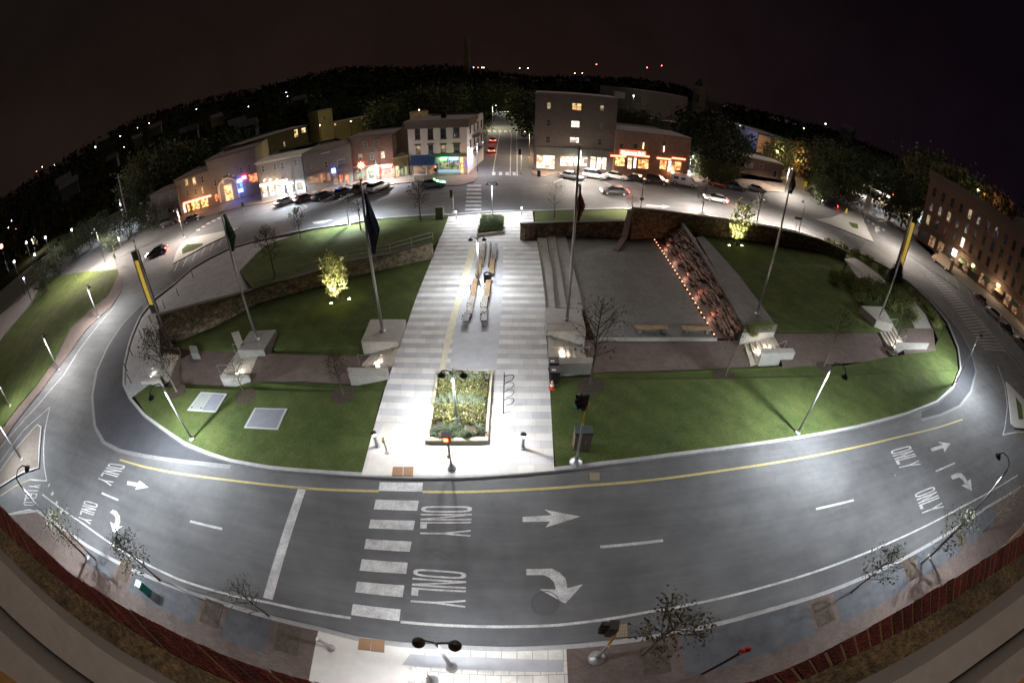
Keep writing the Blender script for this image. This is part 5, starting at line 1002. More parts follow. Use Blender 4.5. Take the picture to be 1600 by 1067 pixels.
def building(label, A, B, h, depth, wall, wins=(), roofz=None, parapet=.35, cornice=None, trim=trimw, name='building', px=True, sides=(), frame=.09, flat=True, cat='building', lintel=None):
    A = Vector((A[0], A[1], 0)); B = Vector((B[0], B[1], 0)); u = (B-A).normalized(); L = (B-A).length; n = Vector((u.y, -u.x, 0)); t = empty(name, A, 0, label, cat)
    W3 = lambda x, z, o=0.0: A+u*x+Vector((0, 0, z))+n*o
    def loc(qx, qy):
        a = ray(qx, qy); o = Vector((0, 0, CAM_H)); k = (A-o).dot(n)/a.dot(n); p = o+a*k; return (p-A).dot(u), p.z
    rects = []
    for w in wins:
        if px:
            x0, z1 = loc(w[0], w[1]); x1, z0 = loc(w[2], w[3])
            xa, _ = loc(w[0], w[3]); x0 = (x0+xa)/2; xb, _ = loc(w[2], w[1]); x1 = (x1+xb)/2
        else: x0, z0, x1, z1 = w[:4]
        x0, x1 = max(.15, min(x0, x1)), min(L-.15, max(x0, x1)); z0, z1 = max(.05, min(z0, z1)), min(h-.25, max(z0, z1))
        if x1-x0 > .25 and z1-z0 > .25 and not any(x0 < r[2]+.02 and r[0] < x1+.02 and z0 < r[3]+.02 and r[1] < z1+.02 for r in rects): rects.append((x0, z0, x1, z1, w[4], w[5] if len(w) > 5 else 'window'))
    xs = sorted({0, L} | {r[0] for r in rects} | {r[2] for r in rects}); zs = sorted({0, h} | {r[1] for r in rects} | {r[3] for r in rects}); b = MB()
    for i in range(len(xs)-1):
        for j in range(len(zs)-1):
            cx, cz = (xs[i]+xs[i+1])/2, (zs[j]+zs[j+1])/2
            if any(r[0] < cx < r[2] and r[1] < cz < r[3] for r in rects): continue
            b.poly([W3(xs[i], zs[j]), W3(xs[i+1], zs[j]), W3(xs[i+1], zs[j+1]), W3(xs[i], zs[j+1])])
    rv = .22
    for x0, z0, x1, z1, k, nm in rects:
        c = [(x0, z0), (x1, z0), (x1, z1), (x0, z1)]
        for i in range(4): a, e_ = c[i], c[(i+1) % 4]; b.poly([W3(*a), W3(*a, -rv), W3(*e_, -rv), W3(*e_)])
    D = depth
    b.poly([W3(0, 0, -D), W3(0, 0), W3(0, h), W3(0, h, -D)]); b.poly([W3(L, 0), W3(L, 0, -D), W3(L, h, -D), W3(L, h)]); b.poly([W3(L, 0, -D), W3(0, 0, -D), W3(0, h, -D), W3(L, h, -D)])
    b.build('wall', wall, t)
    r = MB(); rz = h-parapet; r.poly([W3(.02, rz, -.02), W3(L-.02, rz, -.02), W3(L-.02, rz, -D+.02), W3(.02, rz, -D+.02)]); r.build('roof', roofm, t)
    if cornice:
        ch, co, cm = cornice; c = MB()
        for k_, (zz, oo) in enumerate(((h-ch, co*.5), (h-ch*.45, co))):
            hh = ch*.52; q = [W3(-oo, 0, oo), W3(L+oo, 0, oo), W3(L+oo, 0, -D*.5), W3(-oo, 0, -D*.5)]; c.prism([Vector((p.x, p.y, zz+hh)) for p in q], zz+.002*k_)
        c.build('cornice', cm, t)
    for x0, z0, x1, z1, k, nm in rects:
        f = MB(); w = x1-x0; hh = z1-z0; fr = min(frame, w*.1)
        def bar(a0, b0, a1, b1, o0=-.12, o1=-.04):
            f.add([W3(a0, b0, o0), W3(a1, b0, o0), W3(a1, b1, o0), W3(a0, b1, o0), W3(a0, b0, o1), W3(a1, b0, o1), W3(a1, b1, o1), W3(a0, b1, o1)], [[4, 5, 6, 7], [0, 4, 7, 3], [5, 1, 2, 6], [7, 6, 2, 3], [0, 1, 5, 4]])
        bar(x0+.004, z0+.004, x0+fr, z1-.004); bar(x1-fr, z0+.004, x1-.004, z1-.004); bar(x0+fr, z0+.004, x1-fr, z0+fr); bar(x0+fr, z1-fr, x1-fr, z1-.004)
        if nm == 'window': bar(x0+fr, z0+hh*.5-.03, x1-fr, z0+hh*.5+.03, -.11, -.05)
        if w > 1.7:
            m_ = max(1, int(w/1.6))
            for i in range(1, m_+1): xx = x0+w*i/(m_+1); bar(xx-.035, z0+fr, xx+.035, z1-fr, -.112, -.045)
        o = f.build(nm, trim if nm != 'shop_window' else M('shop_frame', (.10, .095, .09), .5, .1), t)
        g_ = MB(); g_.poly([W3(x0, z0, -rv+.03), W3(x1, z0, -rv+.03), W3(x1, z1, -rv+.03), W3(x0, z1, -rv+.03)]); g_.build('pane', KIND[k], o)
        if lintel and nm == 'window':
            s = MB(); q = [W3(x0-.14, 0, .10), W3(x1+.14, 0, .10), W3(x1+.14, 0, -.0), W3(x0-.14, 0, -.0)]; s.prism([Vector((p.x, p.y, z1+.32)) for p in q], z1+.01)
            q = [W3(x0-.1, 0, .08), W3(x1+.1, 0, .08), W3(x1+.1, 0, -.0), W3(x0-.1, 0, -.0)]; s2 = MB(); s2.prism([Vector((p.x, p.y, z0-.01)) for p in q], z0-.15); s.build('lintel', lintel, o); s2.build('sill', lintel, o)
    return t, A, u, n, L, loc, W3
def bar_sign(W3, x0, z0, x1, z1, mat, t, name='sign', o0=.05, o1=.2):
    b = MB(); b.add([W3(x0, z0, o1), W3(x1, z0, o1), W3(x1, z1, o1), W3(x0, z1, o1), W3(x0, z0, o0), W3(x1, z0, o0), W3(x1, z1, o0), W3(x0, z1, o0)], [[0, 1, 2, 3], [0, 3, 7, 4], [1, 5, 6, 2], [3, 2, 6, 7], [0, 4, 5, 1]]); return b.build(name, mat, t)
def text3(s, size, W3, x, z, mat, t, off=.22, depth=.03):
    c = bpy.data.curves.new('lettering', 'FONT'); c.body = s; c.size = size; c.extrude = depth; c.align_x = 'CENTER'; o = bpy.data.objects.new('tmp', c); COL.objects.link(o)
    bpy.context.view_layer.update(); me = bpy.data.meshes.new_from_object(o.evaluated_get(bpy.context.evaluated_depsgraph_get())); bpy.data.objects.remove(o)
    for v in me.vertices: v.co = W3(x+v.co.x, z+v.co.y, off+v.co.z)-t.location
    me.materials.clear(); me.materials.append(mat); ob = bpy.data.objects.new('lettering', me); COL.objects.link(ob); ob.parent = t; return ob
# --- white three storey building
B_ = building('white three storey corner building with brown window hoods and a brown cornice', P(641,274), P(731,273), 10.6, 15, whitew,
 [(648,202,656.5,218,'d'),(668,201.5,677,218,'d'),(688,201,697,217,'d'),(708,200,718,215,'d'),(649.6,228,657,240.3,'f'),(669,227,677,240,'d'),(688.5,227,697,239.5,'f'),(708.5,226,718.5,238.5,'d'),
  (644.5,256,665,272.5,'x','shop_window'),(667,256,680.5,272.5,'x','shop_window'),(686.6,247,700.6,264.7,'g','shop_window'),(701.6,247,716.6,264.7,'g','shop_window'),(718.5,245,724.5,271,'o','door'),(726,248,729.5,263,'u','shop_window')], cornice=(1.5, .55, trimb), trim=trimb, lintel=trimb)
t, A, u, n_, L, loc, W3 = B_
b = MB(); x0, z1 = loc(642.5, 243); x1, z0 = loc(681, 255.3); z0, z1 = min(z0, z1), max(z0, z1)
b.add([W3(x0, z1, .02), W3(x1, z1, .02), W3(x1, z0, 1.1), W3(x0, z0, 1.1), W3(x0, z0-.25, 1.1), W3(x1, z0-.25, 1.1), W3(x0, z0, .02), W3(x1, z0, .02)], [[0, 3, 2, 1], [3, 4, 5, 2], [0, 6, 3], [1, 2, 7]]); b.build('awning', bluep_, t)
x, z = loc(702, 246); bar_sign(W3, x-3.4, z+.1, x+3.3, z+.75, M('green_fascia', (.05, .10, .06), .6, .15, 4), t, 'fascia')
x, z = loc(693, 248); bar_sign(W3, x-.6, z-.25, x+.6, z+.15, M('green_neon', (.15, 1, .25), .3, 0, emit=6), t, 'neon_sign', .16, .26); x, z = loc(709, 247.7); bar_sign(W3, x-.75, z-.25, x+.75, z+.15, M('blue_neon', (.12, .22, 1), .3, 0, emit=7), t, 'neon_sign', .16, .26)
x, z = loc(702, 268); bar_sign(W3, x-2.3, z-.15, x+2.2, z+.25, M('blue_white_band', (.25, .42, .6), .5, .1, emit=.4), t, 'sill_panel')
x, z = loc(682.5, 262); bar_sign(W3, x-.12, z-1.2, x+.3, z+.8, bluep_, t, 'pilaster')
side = MB()        # right side wall windows
for i in range(4):
    for zz in (4.6, 7.4):
        q = [W3(L, zz, -2.2-i*3.4), W3(L, zz, -3.2-i*3.4), W3(L, zz+1.7, -3.2-i*3.4), W3(L, zz+1.7, -2.2-i*3.4)]; b = MB(); b.add([p+u*.03 for p in q], [[0, 1, 2, 3]]); o = b.build('window', dim, t)
fe = MB()
for zz in (3.8, 6.6):
    fe.prism([Vector((*W3(L, 0, -4).xy, zz+.06)), Vector((*W3(L+1.1, 0, -4).xy, zz+.06)), Vector((*W3(L+1.1, 0, -10).xy, zz+.06)), Vector((*W3(L, 0, -10).xy, zz+.06))], zz)
    fe.tube([W3(L+1.1, zz+1, -4), W3(L+1.1, zz+1, -10)], .03, 5)
fe.build('fire_escape', black, t)
ch = MB(); p = W3(6.2, 10.9, -3); ch.box(p.x, p.y, 11.2, .9, .9, 1.9); ch.build('chimney', roofm, t)
# --- brown brick house and its low neighbour
B_ = building('brown brick two storey house with a red star neon sign over its bar', P(554,284), P(617,279), 8.9, 13, brownb, [(567.5,221.5,574,231.5,'c'),(584.4,219.7,591.5,230,'c'),(560,241,566.6,249.7,'f'),(577.8,239.4,584,249.7,'c'),(594.7,237,601,248,'w'),
   (557,265,571,279,'g','shop_window'),(574,264,586,280,'g','door'),(593,262,611.5,274,'r','shop_window')], cornice=(.5, .4, trimb), lintel=trimb)
t, A, u, n_, L, loc, W3 = B_
x, z = loc(585, 259); bar_sign(W3, .1, z-.1, L-.1, z+.2, M('cream_trim', (.45, .40, .27), .7, .1), t, 'fascia')
for px_, py_, w_, h_, m_ in ((606.5, 260, .8, .25, M('red_neon', (1, .05, .05), .3, 0, emit=9)), (583, 263, .8, .15, M('yellow_neon', (1, .8, .2), .3, 0, emit=6))): x, z = loc(px_, py_); bar_sign(W3, x-w_, z-h_, x+w_, z+h_, m_, t, 'neon_sign', .2, .3)
x, z = loc(565, 258); b = MB()
for i in range(8): a = i*math.pi/4; b.tube([W3(x, z, .35), W3(x+.75*math.cos(a), z+.75*math.sin(a), .35)], [.12, .03], 5)
b.build('star_sign', M('red_white_neon', (1, .25, .15), .3, 0, emit=9), t)
B_ = building('low olive shopfront squeezed between the brown brick house and the white building', P(617.5,279), P(640,275), 4.1, 9, olive, [(617.5,260,623.5,276,'w','door'),(625.5,260,630,275,'g','shop_window'),(632,260,637,274,'g','shop_window')], cornice=(.35, .15, M('olive_trim', (.26, .23, .13), .8, .1)))
# --- grey-brown block
B_ = building('grey brown two storey block with a small blue sign over dim shop windows', P(481,303), P(553,285), 7.9, 13, greybr, [(486,258,491.5,265,'c'),(507,252.5,512.5,262.5,'d'),(527,250.6,540,260,'c'),(480.5,275,499,285,'x','shop_window'),(500.5,273,517.8,283.5,'x','shop_window'),(521,272,528,287,'x','door'),(530,273,536.6,286,'r','shop_window'),(539,272,546,286,'r','shop_window')], cornice=(.4, .2, trimb))
t, A, u, n_, L, loc, W3 = B_
x, z = loc(520.6, 266.6); bar_sign(W3, x-.35, z-.45, x+.35, z+.45, MATS['blue_neon'], t, 'neon_sign', .3, .4); x, z = loc(500, 270); bar_sign(W3, .3, z-.25, x+6, z+.25, M('dull_fascia', (.09, .085, .09), .7, .1), t, 'fascia')
x, z = loc(508, 250-11); bar_sign(W3, x-.9, z-.1, x+.9, z+.1, trimw, t, 'sign_board')
# --- grey house
B_ = building('grey two storey house with a white eave and a blazing white shopfront', P(410,315), P(479,303), 7.9, 12, greyw, [(408,259,413.4,269.4,'c'),(427,256,432,265.6,'c'),(438.5,254.4,444,264.7,'c'),(459,250,464.4,260,'c'),(409,291,418,308,'s','shop_window'),(420,289,429,306,'s','shop_window'),(431,288,441,304,'s','shop_window'),(443.5,289,449,303,'d','door'),(456,287,462,301,'f','door'),(464,286,473,296,'f','shop_window')], cornice=(.45, .35, trimw))
t, A, u, n_, L, loc, W3 = B_
x, z = loc(425, 288); bar_sign(W3, .1, z-.1, x+3.5, z+.45, M('lit_white_fascia', (1, .55, .30), .4, 0, emit=1.6), t, 'fascia'); x0_, z = loc(443, 300)
for q in (415, 424, 434): x, z = loc(q, 284.5); b = MB(); b.tube([W3(x, z+.5, .05), W3(x, z+.55, .7), W3(x, z+.3, .8)], .03, 5); b.build('sign_lamp', M('hot_bulb', (1, .75, .5), .3, 0, emit=25), t)
# --- cream buildings
B_ = building('cream two storey block with a warmly lit corner bar', P(284,335), P(334,321), 8.3, 14, cream, [(288.7,280.8,294,290,'w'),(300.5,278,306,288.7,'w'),(314,276,318,286,'d'),(291,298,294.5,306.5,'d'),(304,296,307.5,304.5,'d'),(314.5,292.6,318,301.8,'w'),(286,320,291,334,'s','door'),(292.5,319,297,333,'o','door'),(298.5,314,312,327,'o','shop_window'),(313.5,311,326,324,'o','shop_window')], cornice=(.4, .25, trimb))
t, A, u, n_, L, loc, W3 = B_; x, z = loc(308, 313); bar_sign(W3, x-4, z, x+4, z+.35, M('red_lit_fascia', (1, .22, .14), .4, 0, emit=2.5), t, 'fascia')
B_ = building('long cream two storey block with an arched bar entrance and blue neon', P(334,321), P(408,301), 10.4, 14, cream, [(346,278,349.6,287,'w'),(357,272,360,279,'f'),(334.5,281,337.5,291,'d'),(362,270,365,277,'f'),(375,262,378,270,'d'),(388,258,391,266,'d'),(335,304,346,313,'r','shop_window'),(351,290,364,314,'o','door'),(368.5,283,380,303,'u','shop_window'),(388,273,403,284,'r','shop_window')], cornice=(.4, .25, trimb))
t, A, u, n_, L, loc, W3 = B_
x, z = loc(357, 296); b = MB(); pts = [(x-2.4*math.cos(a), 3.1+2.2*math.sin(a)) for a in [i*math.pi/10 for i in range(11)]]; pts = [(pts[0][0], .1)]+pts+[(pts[-1][0], .1)]
b.tube([W3(a, c, .15) for a, c in pts], .28, 6); b.build('arch', M('cream_arch', (.50, .40, .24), .8, .1), t)
for q, c_ in (((375, 282), MATS['blue_neon']), ((377, 297), MATS['blue_neon']), ((382, 277), M('pink_neon', (1, .12, .3), .3, 0, emit=4))): x, z = loc(*q); bar_sign(W3, x-.5, z-.35, x+.5, z+.35, c_, t, 'neon_sign', .3, .5)
B_ = building('low dark two storey house at the left end of the row', P(243,345), P(284,336), 6.6, 12, M('dull_clapboard', (.16, .15, .13), .9, .15, .6, fine=8), [(248,310,252,318,'c'),(264,306,268,314,'c'),(247,328,252,336,'d'),(262,326,267,333,'d')], cornice=(.3, .2, trimb))
# --- dark four storey brick
B_ = building('dark four storey brick building with brightly lit shops at the street corner', P(834,267), P(957,275), 15.5, 20, darkb, [(854.4,159.7,861,171,'f'),(893.4,161,909,173.8,'w'),(853.4,187,861,198,'d'),(892,188.4,906,200.4,'b'),(852.5,213,860,224.4,'d'),(890,214,905,224.4,'b'),(937.5,164.4,944,174.7,'f'),(936.6,191.6,942.8,203,'c'),(933.8,217,941,228,'d'),
  (838,242,867,265,'s','shop_window'),(875,243.5,896,261,'s','shop_window'),(897.5,244,918,261,'b','shop_window'),(922,243,931,265,'s','shop_window'),(932,243,939.5,266,'s','door'),(940.5,243.5,948,266,'s','shop_window')], cornice=(.3, .08, trimb), trim=trimb)
t, A, u, n_, L, loc, W3 = B_; x, z = loc(880, 236); bar_sign(W3, .1, z-.75, L-.1, z+.65, M('dark_green_fascia', (.055, .062, .055), .7, .2, 2), t, 'fascia'); x, z = loc(849, 234)
p = W3(16, 15.6, -5); b = MB(); b.box(p.x, p.y, 16.0, 2, 1.4, 1.3); b.build('roof_unit', M('pale_unit', (.35, .33, .3), .7, .1), t)
# --- brick shop row
B_ = building('two storey brick shop row with a glowing red sandwich shop sign', P(957.5,276), P(1072,284), 9.3, 18, redb, [(969,207.5,975,213,'c'),(992,208.5,998,214.5,'c'),(1007,210,1013,216,'c'),(968,224,974,232,'d'),(990,225,996,233,'d'),(1035,222,1040,229,'d'),(1047,231,1052,236,'c'),(1060,233,1065,239,'c'),
  (959,245,977,261,'o','shop_window'),(980,246,988,265,'s','door'),(989.5,246,995,264,'s','shop_window'),(996.5,248,1014,265,'o','shop_window'),(1030.5,250,1042,266,'o','shop_window'),(1043.5,251,1049,269,'s','door'),(1053.5,252,1065,267,'o','shop_window')], cornice=(.3, .12, trimb), trim=trimb)
t, A, u, n_, L, loc, W3 = B_; x0, z1 = loc(968.5, 235); x1, z0 = loc(1008, 244.5); zc = (z0+z1)/2; bar_sign(W3, x0, zc-.55, x1, zc+.55, M('red_lightbox', (.9, .12, .05), .4, 0, emit=1.5), t, 'sign_box'); text3('Quiznos Sub', .95, W3, (x0+x1)/2, zc-.3, M('white_lettering', (1, .97, .9), .4, 0, emit=4), t)
for q in (959, 996, 1030, 1053): x, z = loc(q+8, 246 if q < 1000 else 250); bar_sign(W3, x-1.7, z+.1, x+1.4, z+.4, M('red_lit_strip', (1, .2, .1), .4, 0, emit=2.5), t, 'fascia')
for q in ((1005, 228), (1037, 233)): x, z = loc(*q); b = MB(); b.tube([W3(x, z+.6, .1), W3(x, z-.6, .12)], .06, 6); b.build('wall_lamp', M('pale_warm_lamp', (1, .8, .5), .3, 0, emit=3), t)
# --- lone brick building, far right ones
B_ = building('low brick hall behind a strip of grass on the right', P(1112,263), P(1220,283), 5.0, 14, redb, [(1120,252,1128,262,'d'),(1164.8,253,1178,263.8,'c'),(1187,256.5,1193,263.8,'d'),(1208,265.5,1214,279,'d','door')], cornice=(.25, .1, trimw), trim=trimw)
B_ = building('pale warehouse beyond the right street', GD(1128,182,215), GD(1185,205,185), 9, 20, M('pale_warehouse', (.22, .21, .20), .9, .12, .3), [], cornice=(.3, .1, trimb))
B_ = building('dark brick store with one pale sign beyond the right street', GD(1187,198,170), GD(1250,228,150), 9, 20, redb, [(1218,207,1224,212,'c'),(1228,210,1234,215,'c')], cornice=(.3, .1, trimb))
B_ = building('big dark mill building far behind the brick shops', GD(1002,150,170), GD(1075,150,190), 17, 25, M('dim_mill_wall', (.075, .065, .06), .9, .15, .2), [], cornice=(.3, .1, trimb))
B_ = building('grey shed with a lit doorway behind the brick shops', GD(1025,185,120), GD(1062,190,124), 9.5, 10, M('dim_shed_wall', (.12, .12, .125), .9, .15, .2), [], cornice=(.2, .1, trimb))
t = empty('church_tower', GD(1092,160,240), 0, 'dim church tower behind the mill building', 'church'); p = t.location; b = MB(); b.box(p.x, p.y, 12, 7, 7, 24, -.4); b.build('tower', M('church_stone', (.11, .10, .095), .9, .15, .3), t); b = MB(); b.lathe([(4.2, 24), (0, 29)], (p.x, p.y, 0), 4); b.build('spire', roofm, t)
for k in (0, 1): b = MB(); q = p+Vector((-1.6+k*2.6-.9, -3.9+k*.8, 0)); b.box(q.x, q.y, 17, 1.0, .5, 4.5, -.4); b.build('louvre', roofm, t)
for px_, z_ in ((1113, 0), (1118, 0), (1123, 0)): pass
# --- mill buildings far left
B_ = building('long olive mill building behind the left shops with two lit windows', GD(378,225,112), GD(480,200,122), 10.5, 16, olive, [(459.7,203,466,214,'w'),(471,200.5,478,207,'w'),(424,228,427,236,'c'),(443,222,446,229,'f'),(404,234,407,242,'d'),(390,240,393,247,'d')], cornice=(.3, .2, trimb))
B_ = building('olive brick stair tower of the far mill', GD(496,165,138), GD(518,162,140), 13.2, 8, olive, [(506.5,165,509.5,171,'b'),(505,182,508,188,'d')], cornice=(.3, .2, trimb))
B_ = building('long olive wing of the far mill with a stub tower', GD(518.5,180,141), GD(586,170,147), 8.2, 12, olive, [(522,187,525,196,'w'),(535,186,538,191,'d'),(548,184,551,190,'f'),(562,182,565,188,'d'),(576,178,579,185,'d')], cornice=(.3, .2, trimb))
B_ = building('pale house up the central street, left side', GD(640,165,118), GD(668,165,118), 9.5, 10, olive, [], cornice=(.3, .2, trimb))
# --- chimney stack
t = empty('chimney_stack', GD(729,100,420), 0, 'very tall slender chimney stack rising above the far hills', 'chimney'); p = t.location; b = MB(); b.lathe([(3.4, 0), (2.1, 58), (2.3, 58.5), (2.3, 60)], p, 20); b.build('stack', M('chimney_brick', (.45, .34, .20), .9, .2, .2), t)
# --- big brick block on the right
A_r, B_r = P(1431,374), P(1588,498); u_ = (B_r-A_r).normalized(); B_r = A_r+u_*62
wins = []; Lb = 62
for i in range(19):
    x = 1.6+i*3.2
    if x+1.3 > Lb: break
    for j, z0 in enumerate((5.6, 9.6, 13.6)):
        k = 'd'
        if (i, j) in ((4, 0),): k = 'b'
        elif (i*7+j*5) % 19 == 0: k = 'f'
        wins.append((x, z0, x+1.25, z0+2.7, k))
    wins.append((x-.5, .6, x+1.7, 3.6, 'x' if i % 3 else 'c', 'shop_window'))
B_ = building('long four storey brick block on the right with tall narrow windows and a pediment', A_r, B_r, 20.2, 18, redb, wins, cornice=(1.7, .6, trimb), trim=trimb, px=False, lintel=M('brown_stone', (.15, .11, .085), .8, .15, 4))
t, A, u, n_, L, loc, W3 = B_; bar_sign(W3, .1, 4.1, L-.1, 4.9, trimb, t, 'fascia'); 
for xc in (33, 55):
    b = MB(); pts = [(xc-4, 20.2), (xc+4, 20.2), (xc+4, 21.0)]+[(xc+4*math.cos(a), 21.0+1.7*math.sin(a)) for a in [i*math.pi/8 for i in range(1, 8)]]+[(xc-4, 21.0)]; k = len(pts)
    b.add([W3(x, z, .55) for x, z in pts]+[W3(x, z, .0) for x, z in pts], [list(range(k)), list(range(k, 2*k))[::-1]]+[[i, (i+1) % k, k+(i+1) % k, k+i][::-1] for i in range(k)]); b.build('pediment', trimb, t)
for x, z, w_, h_, mm in ((13.5, 3.2, .7, .9, M('arch_light', (1, .95, .85), .3, 0, emit=4)), (20.5, 3.4, .4, .35, M('yellow_green_lamp', (.9, 1, .3), .3, 0, emit=6)), (30, 3.6, .5, .3, M('orange_lamp', (1, .6, .2), .3, 0, emit=7)), (41, 3.6, .4, .4, MATS['orange_lamp'])): bar_sign(W3, x-w_, z-h_, x+w_, z+h_, mm, t, 'lit_sign', .1, .25)
for i, x in enumerate((17, 22, 26, 31, 37)): 
    b = MB(); cc = W3(x, 3.4, 0); b.add([W3(x-1.3, 3.4, .02), W3(x+1.3, 3.4, .02), W3(x+1.4, 2.3, 1.5), W3(x-1.4, 2.3, 1.5), W3(x-1.3, 2.3, .02), W3(x+1.3, 2.3, .02)], [[0, 3, 2, 1], [0, 4, 3], [1, 2, 5]]); b.build('awning', M(('green_awning', 'tan_awning')[i % 2], ((.08, .12, .07), (.22, .16, .11))[i % 2], .8, .1), t)
for x in (16, 30, 44): point('shop_front_glow', W3(x, 3.2, 2.2), 260, (1, .72, .45), .2, t)
# --- filling station
t = empty('filling_station', P(1400,332), 0, 'filling station with a lit kiosk, a pale canopy and a red roundel', 'filling station'); A = P(1392,330); Bq = P(1428,345); u = (Bq-A).normalized(); n_ = Vector((u.y, -u.x, 0)); W3 = lambda x, z, o=0.0: A+u*x+Vector((0, 0, z))+n_*o
def pbox(x0, x1, z0, z1, o0, o1, mat, name):
    b = MB(); q = [W3(x0, 0, o1), W3(x1, 0, o1), W3(x1, 0, o0), W3(x0, 0, o0)]; b.prism([Vector((p.x, p.y, z1)) for p in q], z0); return b.build(name, mat, t)
Lk = (Bq-A).length; pbox(0, Lk, 0, 4.2, -10, 0, M('station_wall', (.28, .22, .15), .8, .1, 1), 'kiosk'); pbox(Lk*.25, Lk*.95, .9, 2.9, .0, .05, warmp, 'window'); pbox(-.5, Lk+.5, 4.2, 4.8, -10.5, .8, M('station_roof', (.08, .08, .085), .8, .1, 1), 'roof')
pbox(-14, -3, 4.9, 5.7, 3, 12, M('canopy_white', (.45, .45, .46), .6, .1, 1), 'canopy')
for x in (-12, -5): pbox(x, x+.4, 0, 4.9, 7, 7.4, steel, 'column')
for i in range(3): x = -12+i*3.4; p = W3(x, 4.88, 7.5); b = MB(); b.box(p.x, p.y, p.z, 1.1, .5, .05); b.build('canopy_light', lampglass, t); spot('canopy_lamp', p-Vector((0, 0, .1)), 500, (.95, .97, 1), 150, .5, .3, parent=t)
pbox(Lk+3, Lk+7.5, .3, 4.6, -2, 1.2, M('lit_shop_box', (.75, .9, .85), .4, .1, 1, emit=.55), 'lit_bay'); pbox(Lk+4.6, Lk+7.2, .8, 4.0, 1.2, 1.3, warmp, 'window')
b = MB(); p = W3(-1.5, 5.9, 1.5); b.lathe([(0, 0), (.9, 0), (.9, .2), (0, .2)], (0, 0, 0), 16); b.v = [(p.x+v[0], p.y+v[2], p.z+v[1]) for v in b.v]; b.build('roundel', M('red_roundel', (1, .08, .04), .3, 0, emit=3), t); point('station_glow', W3(Lk*.6, 3.2, 3), 350, (1, .85, .6), .3, t)
# street furniture by the buildings: shop glow on the pavements
for q, w_, c_ in (((852,272), 420, (1, .72, .5)), ((895,270), 350, (1, .9, .75)), ((935,271), 500, (1, .85, .7)), ((975,274), 420, (1, .55, .3)), ((1005,276), 420, (1, .5, .25)), ((1045,280), 380, (1, .55, .3)), ((425,316), 520, (1, .62, .36)), ((312,329), 360, (1, .5, .25)), ((357,316), 240, (1, .6, .3)), ((374,312), 300, (.15, .25, 1)), ((700,276), 120, (.5, .9, .6)), ((605,282), 160, (1, .3, .2)), ((721,275), 110, (1, .4, .2)), ((510,295), 70, (1, .4, .2))):
    p = P(*q); point('shop_glow', p+Vector((0, -1.2, 2.4)), w_*.6, c_, .5)
